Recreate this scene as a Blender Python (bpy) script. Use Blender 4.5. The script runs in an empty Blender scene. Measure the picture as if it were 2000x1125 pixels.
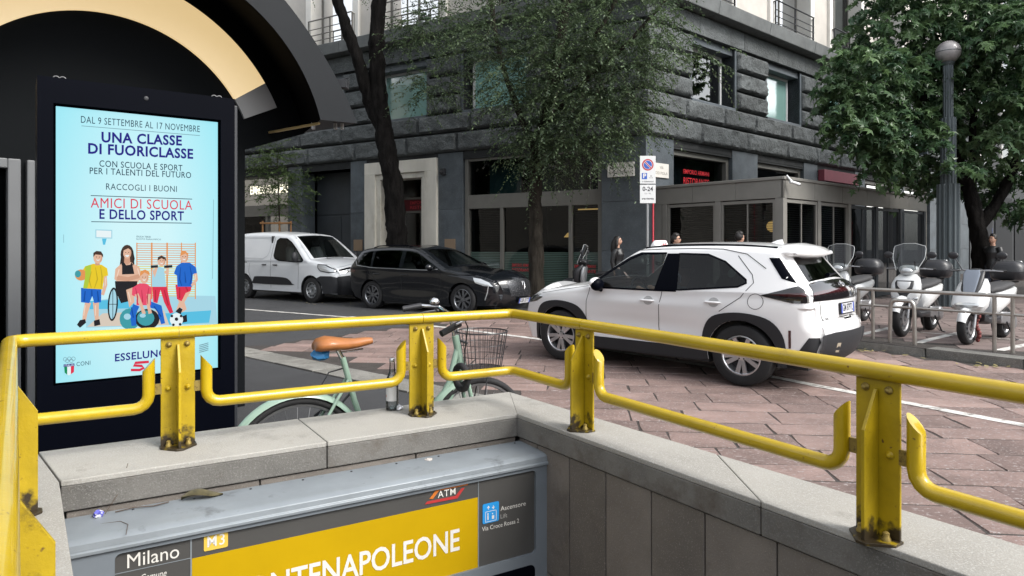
import bpy, bmesh, math, random
import numpy as np
from mathutils import Vector, Matrix, noise
from mathutils.geometry import tessellate_polygon

# ------------------------------------------------------------------ camera, sky, sun, exposure
SC = bpy.context.scene
COL = SC.collection
F, HY, H = 1340.0, 482.0, 1.45          # focal length and horizon in photo pixels, eye height in metres
cam = bpy.data.objects.new('camera', bpy.data.cameras.new('camera'))
COL.objects.link(cam)
cam.location = (0, 0, H)
cam.rotation_euler = (math.radians(90), 0, 0)
cam.data.sensor_width = 36.0
cam.data.lens = F / 2000 * 36
cam.data.shift_y = -(562.5 - HY) / 2000
cam.data.clip_start = 0.02
cam.data.clip_end = 2000
SC.camera = cam

SUN_EL, SUN_AZ = math.radians(43), math.radians(122)
world = bpy.data.worlds.new('World')
SC.world = world
world.use_nodes = True
wn = world.node_tree
bg = wn.nodes['Background']
sky = wn.nodes.new('ShaderNodeTexSky')
sky.sky_type = 'NISHITA'
sky.sun_disc = False
sky.sun_elevation = SUN_EL
sky.sun_rotation = SUN_AZ
sky.air_density = 1.2
sky.dust_density = 1.5
sky.ozone_density = 0.6
hs = wn.nodes.new('ShaderNodeHueSaturation')       # thin overcast: the sky's own colour, mostly greyed
hs.inputs['Saturation'].default_value = 0.22
wn.links.new(sky.outputs[0], hs.inputs['Color'])
wn.links.new(hs.outputs[0], bg.inputs['Color'])
bg.inputs['Strength'].default_value = 0.15
sl = bpy.data.lights.new('sun', 'SUN')
sl.energy = 1.5
sl.angle = math.radians(24)
sl.color = (1.0, 0.96, 0.9)
sun = bpy.data.objects.new('sun', sl)
COL.objects.link(sun)
sun.rotation_euler = (math.radians(90) - SUN_EL, 0, math.pi - SUN_AZ)
SC.view_settings.view_transform = 'Standard'
SC.view_settings.look = 'None'
SC.view_settings.exposure = 1.35
SC.view_settings.gamma = 1.0
SC.view_settings.use_curve_mapping = False
SC.cycles.use_denoising = True
SC.cycles.max_bounces = 7
SC.cycles.transparent_max_bounces = 16
SC.cycles.caustics_reflective = False
SC.cycles.caustics_refractive = False

# ------------------------------------------------------------------ helpers
rnd = random.Random(7)
def V(*a): return Vector(a)
def G(px, py, z=0.0):
    Y = (H - z) * F / (py - HY)
    return ((px - 1000) * Y / F, Y)
def D3(px, py, Y): return V((px - 1000) * Y / F, Y, H + (HY - py) * Y / F)
def onp(px, py, P, d):
    r = (px - 1000) / F
    s = (r * P[1] - P[0]) / (d[0] - r * d[1])
    return s, H + (HY - py) * (P[1] + d[1] * s) / F

class MB:
    def __init__(self): self.v = []; self.f = []; self.mi = []
    def add(self, vs, fs, mi=0):
        b = len(self.v)
        self.v += [tuple(p) for p in vs]
        self.f += [tuple(b + i for i in f) for f in fs]
        self.mi += [mi] * len(fs)
        return self
    def hexa(self, p, mi=0):   # 8 corners: bottom ring 0-3, top ring 4-7
        return self.add(p, [(3, 2, 1, 0), (4, 5, 6, 7), (0, 1, 5, 4), (1, 2, 6, 5), (2, 3, 7, 6), (3, 0, 4, 7)], mi)
    def box(self, x0, x1, y0, y1, z0, z1, mi=0):
        return self.hexa([(x0, y0, z0), (x1, y0, z0), (x1, y1, z0), (x0, y1, z0), (x0, y0, z1), (x1, y0, z1), (x1, y1, z1), (x0, y1, z1)], mi)
    def obox(self, c, ax, ay, az, mi=0):  # centre and half-axis vectors
        c, ax, ay, az = map(Vector, (c, ax, ay, az))
        return self.hexa([c - ax - ay - az, c + ax - ay - az, c + ax + ay - az, c - ax + ay - az, c - ax - ay + az, c + ax - ay + az, c + ax + ay + az, c - ax + ay + az], mi)
    def tube(self, pts, r, n=8, mi=0, cap=True, closed=False):
        pts = [Vector(p) for p in pts]
        m = len(pts)
        rad = r if isinstance(r, (list, tuple)) else [r] * m
        vs, fs = [], []
        up = None
        for i, p in enumerate(pts):
            if closed: t = pts[(i + 1) % m] - pts[i - 1]
            else: t = pts[min(i + 1, m - 1)] - pts[max(i - 1, 0)]
            t = t.normalized() if t.length > 1e-9 else V(0, 0, 1)
            if up is None:
                up = t.orthogonal().normalized()
            up = (up - t * up.dot(t))
            up = up.normalized() if up.length > 1e-6 else t.orthogonal().normalized()
            sd = t.cross(up)
            for k in range(n):
                a = 2 * math.pi * k / n
                vs.append(p + (up * math.cos(a) + sd * math.sin(a)) * rad[i])
        for i in range(m if closed else m - 1):
            j = (i + 1) % m
            for k in range(n):
                fs.append((i * n + k, i * n + (k + 1) % n, j * n + (k + 1) % n, j * n + k))
        if cap and not closed:
            fs.append(tuple(range(n - 1, -1, -1)))
            fs.append(tuple((m - 1) * n + k for k in range(n)))
        return self.add(vs, fs, mi)
    def lathe(self, prof, c=(0, 0, 0), axis=(0, 0, 1), n=24, mi=0, capped=True):
        c, ax = Vector(c), Vector(axis).normalized()
        u = ax.orthogonal().normalized(); w = ax.cross(u)
        vs, fs = [], []
        for r, h in prof:
            for k in range(n):
                a = 2 * math.pi * k / n
                vs.append(c + ax * h + (u * math.cos(a) + w * math.sin(a)) * r)
        for i in range(len(prof) - 1):
            for k in range(n):
                fs.append((i * n + k, i * n + (k + 1) % n, (i + 1) * n + (k + 1) % n, (i + 1) * n + k))
        if capped:
            fs.append(tuple(range(n - 1, -1, -1)))
            fs.append(tuple((len(prof) - 1) * n + k for k in range(n)))
        return self.add(vs, fs, mi)
    def sphere(self, c, r, n=16, m=10, mi=0):
        sx, sy, sz = r if isinstance(r, (list, tuple)) else (r, r, r)
        vs = [(c[0], c[1], c[2] - sz)]
        for i in range(1, m):
            a = -math.pi / 2 + math.pi * i / m
            for k in range(n):
                b = 2 * math.pi * k / n
                vs.append((c[0] + sx * math.cos(a) * math.cos(b), c[1] + sy * math.cos(a) * math.sin(b), c[2] + sz * math.sin(a)))
        vs.append((c[0], c[1], c[2] + sz))
        fs = [(0, 1 + (k + 1) % n, 1 + k) for k in range(n)]
        for i in range(m - 2):
            for k in range(n):
                fs.append((1 + i * n + k, 1 + i * n + (k + 1) % n, 1 + (i + 1) * n + (k + 1) % n, 1 + (i + 1) * n + k))
        t = len(vs) - 1
        fs += [(1 + (m - 2) * n + k, 1 + (m - 2) * n + (k + 1) % n, t) for k in range(n)]
        return self.add(vs, fs, mi)
    def prism(self, loop, off, mi=0, cap_back=True):  # 3D loop extruded by vector
        n = len(loop); loop = [Vector(p) for p in loop]; off = Vector(off)
        tris = tessellate_polygon([loop])
        vs = loop + [p + off for p in loop]
        nrm = sum(((loop[t[1]] - loop[t[0]]).cross(loop[t[2]] - loop[t[0]]) for t in tris), V(0, 0, 0))
        fl = nrm.dot(off) > 0      # make the front face away from the extrusion
        fs = [tuple(reversed(t)) if fl else tuple(t) for t in tris]
        if cap_back: fs += [tuple(n + i for i in (t if fl else reversed(t))) for t in tris]
        fs += [(i, (i + 1) % n, n + (i + 1) % n, n + i) for i in range(n)]
        return self.add(vs, fs, mi)
    def loft(self, rings, mi=0, cap=True, closed_ring=True):
        n = len(rings[0]); vs = [p for r in rings for p in r]; fs = []
        for i in range(len(rings) - 1):
            for k in range(n if closed_ring else n - 1):
                fs.append((i * n + k, i * n + (k + 1) % n, (i + 1) * n + (k + 1) % n, (i + 1) * n + k))
        if cap and closed_ring:
            fs.append(tuple(range(n - 1, -1, -1)))
            fs.append(tuple((len(rings) - 1) * n + k for k in range(n)))
        return self.add(vs, fs, mi)
    def build(self, name, mats, parent=None, smooth=None, bevel=0, world=False, subsurf=0, recalc=True):
        me = bpy.data.meshes.new(name)
        vs = self.v
        if world and parent is not None:
            r = parent
            while r.parent is not None: r = r.parent
            o = r.location
            vs = [(p[0] - o.x, p[1] - o.y, p[2] - o.z) for p in vs]
        me.from_pydata(vs, [], self.f)
        mats = mats if isinstance(mats, (list, tuple)) else [mats]
        for m in mats: me.materials.append(m)
        if len(mats) > 1: me.polygons.foreach_set('material_index', self.mi)
        if recalc:
            bm = bmesh.new(); bm.from_mesh(me)
            bmesh.ops.recalc_face_normals(bm, faces=bm.faces)
            bm.to_mesh(me); bm.free()
        if smooth is not None:
            me.polygons.foreach_set('use_smooth', [True] * len(me.polygons))
            if smooth < 179: me.set_sharp_from_angle(angle=math.radians(smooth))
        me.update()
        o = bpy.data.objects.new(name, me)
        COL.objects.link(o)
        if parent is not None: o.parent = parent
        if bevel:
            b = o.modifiers.new('bevel', 'BEVEL'); b.width = bevel; b.segments = 2; b.limit_method = 'ANGLE'; b.angle_limit = math.radians(35)
        if subsurf:
            s = o.modifiers.new('subsurf', 'SUBSURF'); s.levels = subsurf; s.render_levels = subsurf
        return o

def thing(name, label, cat, loc=(0, 0, 0), rotz=0.0, group=None):
    o = bpy.data.objects.new(name, None)
    o.empty_display_size = 0.2
    COL.objects.link(o)
    o.location = loc; o.rotation_euler = (0, 0, rotz)
    o['label'] = label; o['category'] = cat
    if group: o['group'] = group
    return o
def tag(o, label, cat, group=None):
    o['label'] = label; o['category'] = cat
    if group: o['group'] = group
    return o
def struct(o, label=None):
    o['kind'] = 'structure'
    if label: o['label'] = label
    return o
def copy_tree(o, parent=None):
    c = o.copy(); COL.objects.link(c); c.parent = parent
    for ch in list(o.children): copy_tree(ch, c)
    return c

def text_mesh(s, size, bold=0.0, shear=0.0, spacing=1.0, align='CENTER', res=3, xs=1.0):
    cu = bpy.data.curves.new('lettering', 'FONT')
    cu.body = s; cu.size = size; cu.offset = bold * size; cu.shear = shear; cu.space_character = spacing
    cu.align_x = align; cu.align_y = 'CENTER'; cu.resolution_u = res; cu.fill_mode = 'FRONT'
    t = bpy.data.objects.new('lettering', cu); COL.objects.link(t)
    dg = bpy.context.evaluated_depsgraph_get()
    me = bpy.data.meshes.new_from_object(t.evaluated_get(dg))
    vs = [(v.co.x * xs, v.co.y) for v in me.vertices]
    fs = [tuple(p.vertices) for p in me.polygons]
    bpy.data.objects.remove(t); bpy.data.curves.remove(cu); bpy.data.meshes.remove(me)
    return vs, fs
def put_text(mb, s, size, fn, mi=0, fit=None, **k):   # fn maps (a right, b up) to 3D; fit = (width) to squeeze to
    vs, fs = text_mesh(s, size, **k)
    if not vs: return
    if fit:
        x0 = min(v[0] for v in vs); x1 = max(v[0] for v in vs)
        q = fit / (x1 - x0)
        mid = 0 if k.get('align', 'CENTER') == 'LEFT' else (x0 + x1) / 2
        vs = [((v[0] - (x0 if k.get('align') == 'LEFT' else mid)) * q, v[1]) for v in vs]
    mb.add([fn(a, b) for a, b in vs], fs, mi)

# ------------------------------------------------------------------ materials (procedural)
MATS = {}
def mat(name, col, rough=0.5, metal=0.0, var=0.0, vscale=4.0, bump=0.0, bscale=40.0, coat=0.0, emit=None, estr=0.0, spec=0.5,
        objrand=0.0, speck=None, dirt=None, aniso=None, detail=5.0, bdist=.02):
    if name in MATS: return MATS[name]
    m = bpy.data.materials.new(name); m.use_nodes = True
    nt = m.node_tree; N = nt.nodes; L = nt.links
    b = N['Principled BSDF']
    b.inputs['Roughness'].default_value = rough
    b.inputs['Metallic'].default_value = metal
    b.inputs['Specular IOR Level'].default_value = spec
    b.inputs['Coat Weight'].default_value = coat
    b.inputs['Coat Roughness'].default_value = 0.04
    b.inputs['Base Color'].default_value = (*col, 1)
    tc = N.new('ShaderNodeTexCoord')
    src = tc.outputs['Object']
    if aniso:
        mp = N.new('ShaderNodeMapping'); mp.inputs['Scale'].default_value = aniso
        L.new(src, mp.inputs['Vector']); src = mp.outputs[0]
    if objrand:
        oi = N.new('ShaderNodeObjectInfo')
        mu = N.new('ShaderNodeVectorMath'); mu.operation = 'SCALE'; mu.inputs[0].default_value = (37.0, 51.0, 23.0)
        L.new(oi.outputs['Random'], mu.inputs['Scale'])
        ad = N.new('ShaderNodeVectorMath'); L.new(src, ad.inputs[0]); L.new(mu.outputs[0], ad.inputs[1]); src = ad.outputs[0]
    last = None
    def colour(): 
        return last
    def nz(scale, det=None, r=0.6):
        t = N.new('ShaderNodeTexNoise'); t.inputs['Scale'].default_value = scale; t.inputs['Detail'].default_value = detail if det is None else det
        t.inputs['Roughness'].default_value = r
        L.new(src, t.inputs['Vector']); return t.outputs['Fac']
    def mul(colsock, facsock, lo, hi):     # multiply a colour by a ramp of a value
        mr = N.new('ShaderNodeMapRange'); mr.inputs['From Min'].default_value = 0.3; mr.inputs['From Max'].default_value = 0.7
        mr.inputs['To Min'].default_value = lo; mr.inputs['To Max'].default_value = hi
        L.new(facsock, mr.inputs['Value'])
        vm = N.new('ShaderNodeVectorMath'); vm.operation = 'SCALE'
        if colsock is None: vm.inputs[0].default_value = col
        else: L.new(colsock, vm.inputs[0])
        L.new(mr.outputs[0], vm.inputs['Scale'])
        return vm.outputs[0]
    if var: last = mul(last, nz(vscale), 1 - var, 1 + var)
    if objrand:
        wn_ = N.new('ShaderNodeMapRange'); wn_.inputs['To Min'].default_value = 1 - objrand; wn_.inputs['To Max'].default_value = 1 + objrand
        L.new(oi.outputs['Random'], wn_.inputs['Value'])
        vm = N.new('ShaderNodeVectorMath'); vm.operation = 'SCALE'
        if last is None: vm.inputs[0].default_value = col
        else: L.new(last, vm.inputs[0])
        L.new(wn_.outputs[0], vm.inputs['Scale']); last = vm.outputs[0]
    def mixc(colsock, facsock, c2, lo, hi):
        mr = N.new('ShaderNodeMapRange'); mr.inputs['From Min'].default_value = lo; mr.inputs['From Max'].default_value = hi
        L.new(facsock, mr.inputs['Value'])
        mx = N.new('ShaderNodeMix'); mx.data_type = 'RGBA'
        L.new(mr.outputs[0], mx.inputs['Factor'])
        if colsock is None: mx.inputs['A'].default_value = (*col, 1)
        else: L.new(colsock, mx.inputs['A'])
        mx.inputs['B'].default_value = (*c2, 1)
        return mx.outputs['Result']
    if speck: last = mixc(last, nz(speck[1], 2.0), speck[0], speck[2], speck[2] + 0.08)
    if dirt: last = mixc(last, nz(dirt[1], 8.0, 0.7), dirt[0], dirt[2], dirt[2] + (dirt[3] if len(dirt) > 3 else 0.2))
    if last is not None: L.new(last, b.inputs['Base Color'])
    if bump:
        bp = N.new('ShaderNodeBump'); bp.inputs['Strength'].default_value = bump; bp.inputs['Distance'].default_value = bdist
        L.new(nz(bscale, 6.0, 0.65), bp.inputs['Height']); L.new(bp.outputs[0], b.inputs['Normal'])
    if emit:
        b.inputs['Emission Color'].default_value = (*emit, 1); b.inputs['Emission Strength'].default_value = estr
    MATS[name] = m
    return m
def glass(name, tint=(0.5, 0.55, 0.55), refl=1.0, rough=0.0, body=None, bodyf=0.0):
    """thin sheet of glass: tinted see-through plus mirror reflection by Fresnel, optional milky share"""
    if name in MATS: return MATS[name]
    m = bpy.data.materials.new(name); m.use_nodes = True
    nt = m.node_tree; N = nt.nodes; L = nt.links
    N.remove(N['Principled BSDF']); out = N['Material Output']
    tr = N.new('ShaderNodeBsdfTransparent'); tr.inputs[0].default_value = (*tint, 1)
    gl = N.new('ShaderNodeBsdfGlossy'); gl.inputs['Roughness'].default_value = rough
    fr = N.new('ShaderNodeFresnel'); fr.inputs['IOR'].default_value = 1.5
    ml = N.new('ShaderNodeMath'); ml.operation = 'MULTIPLY'; ml.inputs[1].default_value = 1.7 * refl; ml.use_clamp = True
    L.new(fr.outputs[0], ml.inputs[0])
    base = tr.outputs[0]
    if body:
        df = N.new('ShaderNodeBsdfDiffuse'); df.inputs[0].default_value = (*body, 1)
        m0 = N.new('ShaderNodeMixShader'); m0.inputs[0].default_value = bodyf
        L.new(base, m0.inputs[1]); L.new(df.outputs[0], m0.inputs[2]); base = m0.outputs[0]
    mx = N.new('ShaderNodeMixShader')
    L.new(ml.outputs[0], mx.inputs[0]); L.new(base, mx.inputs[1]); L.new(gl.outputs[0], mx.inputs[2])
    L.new(mx.outputs[0], out.inputs['Surface'])
    MATS[name] = m
    return m
def leafmat(name, c1, c2, tr=0.3, rough=0.45):
    m = bpy.data.materials.new(name); m.use_nodes = True
    nt = m.node_tree; N = nt.nodes; L = nt.links
    b = N['Principled BSDF']; out = N['Material Output']
    at = N.new('ShaderNodeAttribute'); at.attribute_name = 'tone'; at.attribute_type = 'GEOMETRY'
    mx = N.new('ShaderNodeMix'); mx.data_type = 'RGBA'
    L.new(at.outputs['Fac'], mx.inputs['Factor']); mx.inputs['A'].default_value = (*c1, 1); mx.inputs['B'].default_value = (*c2, 1)
    L.new(mx.outputs['Result'], b.inputs['Base Color'])
    b.inputs['Roughness'].default_value = rough
    b.inputs['Specular IOR Level'].default_value = 0.4
    t = N.new('ShaderNodeBsdfTranslucent'); L.new(mx.outputs['Result'], t.inputs[0])
    ms = N.new('ShaderNodeMixShader'); ms.inputs[0].default_value = tr
    L.new(b.outputs[0], ms.inputs[1]); L.new(t.outputs[0], ms.inputs[2]); L.new(ms.outputs[0], out.inputs['Surface'])
    return m

m_asphalt = mat('asphalt', (0.035, 0.036, 0.039), 0.85, var=0.25, vscale=0.8, bump=0.5, bscale=90, speck=((0.12, 0.12, 0.12), 160, 0.6))
m_joint = mat('joint_sand', (0.045, 0.038, 0.034), 0.95, var=0.3, vscale=6, bump=0.6, bscale=60)
m_porph = mat('porphyry', (0.196, 0.136, 0.120), 0.62, var=0.28, vscale=3.0, bump=0.55, bscale=28, objrand=0.30, speck=((0.30, 0.26, 0.25), 42, 0.59), dirt=((0.10, 0.08, 0.075), 2.2, 0.58, 0.2))
m_porph2 = mat('pavement_porphyry', (0.17, 0.13, 0.12), 0.75, var=0.25, vscale=3.0, bump=0.4, bscale=30, objrand=0.2, dirt=((0.12, 0.10, 0.09), 1.5, 0.5))
m_kerb = mat('kerb_granite', (0.17, 0.165, 0.15), 0.8, var=0.3, vscale=2.5, bump=0.5, bscale=40, objrand=0.12, speck=((0.32, 0.31, 0.28), 120, 0.58), dirt=((0.09, 0.085, 0.07), 3.0, 0.52))
m_cope = mat('coping_granite', (0.30, 0.288, 0.262), 0.75, var=0.10, vscale=3, bump=0.25, bscale=120, objrand=0.06, speck=((0.38, 0.37, 0.345), 190, 0.55), dirt=((0.165, 0.158, 0.14), 2.6, 0.56, 0.22))
m_fascia = mat('fascia_granite', (0.135, 0.128, 0.117), 0.8, var=0.22, vscale=5, bump=0.3, bscale=120, objrand=0.08, speck=((0.175, 0.17, 0.158), 170, 0.56), dirt=((0.09, 0.075, 0.06), 4.0, 0.52, 0.16))
m_panel = mat('facing_granite', (0.15, 0.132, 0.115), 0.75, var=0.2, vscale=3, bump=0.2, bscale=120, objrand=0.14, speck=((0.22, 0.20, 0.18), 190, 0.60), dirt=((0.06, 0.05, 0.042), 2.2, 0.55, 0.22))
m_yellow = mat('yellow_paint', (0.45, 0.31, 0.006), 0.32, var=0.12, vscale=5, bump=0.08, bscale=30, coat=0.4, speck=((0.13, 0.065, 0.015), 38, 0.69), dirt=((0.16, 0.09, 0.015), 6.0, 0.62, 0.16))
m_yellow2 = mat('yellow_paint_grimy', (0.38, 0.265, 0.006), 0.42, var=0.2, vscale=6, bump=0.12, bscale=30, speck=((0.10, 0.05, 0.015), 45, 0.68), dirt=((0.05, 0.03, 0.01), 7.0, 0.60, 0.1))
def grime_foot(m, top, col):
    """street grime caked on the lowest part of a post, broken up by noise"""
    N = m.node_tree.nodes; L = m.node_tree.links; b = N['Principled BSDF']
    src = b.inputs['Base Color'].links[0].from_socket
    tc = N.new('ShaderNodeTexCoord'); sx = N.new('ShaderNodeSeparateXYZ'); L.new(tc.outputs['Object'], sx.inputs[0])
    mr = N.new('ShaderNodeMapRange'); mr.inputs['From Min'].default_value = 0; mr.inputs['From Max'].default_value = top; mr.inputs['To Min'].default_value = .62; mr.inputs['To Max'].default_value = .0
    L.new(sx.outputs['Z'], mr.inputs['Value'])
    nz = N.new('ShaderNodeTexNoise'); nz.inputs['Scale'].default_value = 26; nz.inputs['Detail'].default_value = 8; L.new(tc.outputs['Object'], nz.inputs['Vector'])
    ad = N.new('ShaderNodeMath'); ad.operation = 'ADD'; L.new(mr.outputs[0], ad.inputs[0]); L.new(nz.outputs['Fac'], ad.inputs[1])
    th = N.new('ShaderNodeMapRange'); th.inputs['From Min'].default_value = .86; th.inputs['From Max'].default_value = 1.04; L.new(ad.outputs[0], th.inputs['Value'])
    mx = N.new('ShaderNodeMix'); mx.data_type = 'RGBA'; L.new(th.outputs[0], mx.inputs['Factor']); L.new(src, mx.inputs['A']); mx.inputs['B'].default_value = (*col, 1)
    L.new(mx.outputs['Result'], b.inputs['Base Color'])
grime_foot(m_yellow2, .16, (.03, .02, .008))
m_bolt = mat('bolt_steel', (0.30, 0.22, 0.06), 0.5, metal=0.5, dirt=((0.05, 0.03, 0.02), 60, 0.5))
m_lid = mat('sheet_steel_grey', (0.205, 0.228, 0.246), 0.42, metal=0.15, var=0.10, vscale=6, bump=0.06, bscale=12, dirt=((0.11, 0.12, 0.13), 6.5, 0.58, 0.14))
m_frame = mat('sign_frame_grey', (0.145, 0.165, 0.185), 0.5, var=0.08, vscale=4, dirt=((0.10, 0.11, 0.12), 4, 0.62))
m_sgrey = mat('sign_dark_grey', (0.06, 0.058, 0.055), 0.45, var=0.06)
m_syel = mat('sign_yellow', (0.42, 0.265, 0.002), 0.5, var=0.05, spec=.15)
m_swhite = mat('sign_white', (0.62, 0.60, 0.56), 0.5)
m_sred = mat('logo_red', (0.38, 0.03, 0.03), 0.5)
m_sorange = mat('logo_orange', (0.50, 0.14, 0.02), 0.5)
m_sblue = mat('lift_blue', (0.02, 0.26, 0.62), 0.45)
m_black = mat('black_housing', (0.002, 0.0025, 0.005), 0.35, var=0.1, vscale=2, spec=.03)
m_rubber = mat('rubber', (0.014, 0.014, 0.015), 0.8, var=0.2, vscale=10, bump=0.2, bscale=60)
m_plastic = mat('black_plastic', (0.018, 0.019, 0.022), 0.55, bump=0.05, bscale=200)
m_chrome = mat('chrome', (0.75, 0.75, 0.76), 0.12, metal=1.0)
m_alloy = mat('alloy', (0.62, 0.63, 0.65), 0.28, metal=0.9)
m_steel = mat('brushed_steel', (0.42, 0.40, 0.37), 0.35, metal=0.9, var=0.15, vscale=8)
m_wpaint = mat('white_line_paint', (0.55, 0.54, 0.51), 0.8, var=0.2, vscale=4, bump=0.3, bscale=60, dirt=((0.16, 0.14, 0.13), 9, 0.5, 0.15))
m_ruststone = mat('rusticated_stone', (0.078, 0.086, 0.088), 0.85, var=0.4, vscale=1.6, bump=1.0, bscale=16, bdist=.05, objrand=0.12, speck=((0.15, 0.165, 0.167), 45, 0.58), dirt=((0.022, 0.024, 0.026), 1.4, 0.58, 0.14), detail=8)
m_smooth = mat('smooth_dark_stone', (0.070, 0.083, 0.095), 0.5, var=0.3, vscale=2.2, bump=0.12, bscale=50, objrand=0.1, speck=((0.16, 0.18, 0.19), 60, 0.62), detail=8)
m_groove = mat('groove_stone', (0.02, 0.022, 0.023), 0.9, var=0.3, vscale=3, bump=0.4, bscale=30)
m_ledge = mat('ledge_stone', (0.13, 0.138, 0.138), 0.85, var=0.2, vscale=2.5, bump=0.3, bscale=35, objrand=0.06, dirt=((0.09, 0.10, 0.10), 1.8, 0.55))
m_upper = mat('upper_plaster', (0.50, 0.47, 0.43), 0.9, var=0.1, vscale=1.5, bump=0.25, bscale=40, objrand=0.04)
m_jamb = mat('pale_marble', (0.62, 0.60, 0.56), 0.5, var=0.08, vscale=2, bump=0.05, objrand=0.03)
m_marble = mat('veined_marble', (0.58, 0.555, 0.49), 0.45, var=0.12, vscale=2.5, objrand=0.04, dirt=((0.36, 0.33, 0.26), 2.0, 0.56), aniso=(1, 1, 0.35))
m_wframe = mat('aluminium_frame', (0.165, 0.16, 0.145), 0.45, metal=0.3, var=0.06)
m_wwhite = mat('white_window_frame', (0.62, 0.63, 0.63), 0.5)
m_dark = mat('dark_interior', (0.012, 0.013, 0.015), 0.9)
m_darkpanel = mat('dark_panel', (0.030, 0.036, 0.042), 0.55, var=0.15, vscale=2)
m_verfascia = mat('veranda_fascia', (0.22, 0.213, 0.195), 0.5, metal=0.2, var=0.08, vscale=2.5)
m_blind = mat('blind_slats', (0.04, 0.045, 0.05), 0.5)
m_shop = glass('shop_glass', (0.40, 0.43, 0.44), 0.5)
m_teal = glass('frosted_teal_glass', (0.3, 0.4, 0.4), 0.25, 0.10, (0.24, 0.42, 0.385), 0.97)
m_dim = glass('upper_pane_glass', (0.30, 0.33, 0.34), 0.14)
m_frost = glass('striped_glass', (0.35, 0.42, 0.38), 0.7, 0.02, (0.14, 0.21, 0.18), 0.55)
m_clear = glass('clear_glass', (0.9, 0.92, 0.92), 0.9)
m_carglass = glass('car_glass', (0.68, 0.76, 0.74), 0.45)
m_carglass2 = glass('privacy_glass', (0.16, 0.18, 0.18), 0.5)
m_screenw = glass('windscreen_glass', (0.74, 0.78, 0.78), 0.8)
m_red = mat('sign_red', (0.45, 0.03, 0.04), 0.45)
m_redlit = mat('red_letters', (0.55, 0.02, 0.03), 0.5, emit=(1.0, 0.03, 0.04), estr=0.03)
m_warm = mat('lamp_warm', (0.9, 0.6, 0.2), 0.5, emit=(1.0, 0.62, 0.2), estr=0.3)
m_brass = mat('brass_plate', (0.30, 0.22, 0.15), 0.5, metal=0.4)
m_bark = mat('bark', (0.036, 0.031, 0.025), 0.95, var=0.6, vscale=9, bump=1.0, bscale=14, aniso=(1, 1, 0.22), detail=8, bdist=.06, spec=.1)
m_bark2 = mat('dark_bark', (0.010, 0.009, 0.0085), 0.95, var=0.7, vscale=9, bump=1.0, bscale=14, aniso=(1, 1, 0.22), detail=8, bdist=.06, spec=.1)
# ================================================================== THE SETTING
# stairwell parapet geometry (needed for the hole in the ground)
PO = V(-0.015, 4.025); PI_ = V(0.026, 3.494)              # outer and inner corner of the coping
uO = V(0.578, -0.816); uI = V(0.556, -0.831); vL = V(-0.855, -0.518)
PO2 = PO.xy + vL * 2.28; PI2 = PI_.xy + vL * 1.945          # far left corner of the coping
wI = V(0.575, -0.818)
R_END = 3.6
hole = [PO.xy - 0.0 * vL, PO.xy + uO * R_END, PO2 + wI * R_END + V(-0.2, -0.3), PO2]
inset = 0.12
def flat_sheet(name, loops, z, m, kind='structure'):
    bm = bmesh.new()
    for lp in loops:
        vs = [bm.verts.new((p[0], p[1], z)) for p in lp]
        for i in range(len(vs)): bm.edges.new((vs[i], vs[(i + 1) % len(vs)]))
    bmesh.ops.triangle_fill(bm, edges=bm.edges[:], use_beauty=True)
    for f in bm.faces:
        if f.normal.z < 0: f.normal_flip()
    me = bpy.data.meshes.new(name); bm.to_mesh(me); bm.free()
    me.materials.append(m)
    o = bpy.data.objects.new(name, me); COL.objects.link(o)
    o['kind'] = kind
    return o
def inset_poly(lp, d):
    c = sum((Vector(p) for p in lp), V(0, 0)) / len(lp)
    return [Vector(p) + (c - Vector(p)).normalized() * d for p in lp]
flat_sheet('road', [[(-300, -300), (300, -300), (300, 300), (-300, 300)], inset_poly(hole, 0.25)], 0.0, m_asphalt)
# floor and steps at the bottom of the stairwell
mb = MB()
mb.box(-4, 3.5, -3, 5, -2.3, -2.2)
struct(mb.build('stair_floor', m_panel))

# ---- stone paved part of the crossing: sheet of joint sand with single slabs on it
PAVE = [(-3.93, 9.95), (-3.49, 10.0), (-3.25, 10.62), (-2.78, 11.1), (-2.47, 11.78), (-1.99, 12.38), (-1.02, 13.68), (0.45, 14.95), (1.2, 15.45),
        (2.15, 14.3), (3.0, 12.3), (4.72, 9.83), (5.97, 8.05), (7.6, 5.7), (9.2, 3.4), (7.0, 0.5), (2.6, 0.4),
        (PO.x + uO.x * 3.2, PO.y + uO.y * 3.2), (PO.x + uO.x * 0.0, PO.y + 0.0), (-0.3, 6.65), (-1.39, 7.62)]
paving = flat_sheet('stone_paving', [PAVE], 0.0145, m_joint)
def inpoly(x, y, poly):
    c = False; j = len(poly) - 1
    for i in range(len(poly)):
        xi, yi = poly[i][0], poly[i][1]; xj, yj = poly[j][0], poly[j][1]
        if (yi > y) != (yj > y) and x < (xj - xi) * (y - yi) / (yj - yi) + xi: c = not c
        j = i
    return c
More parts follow.
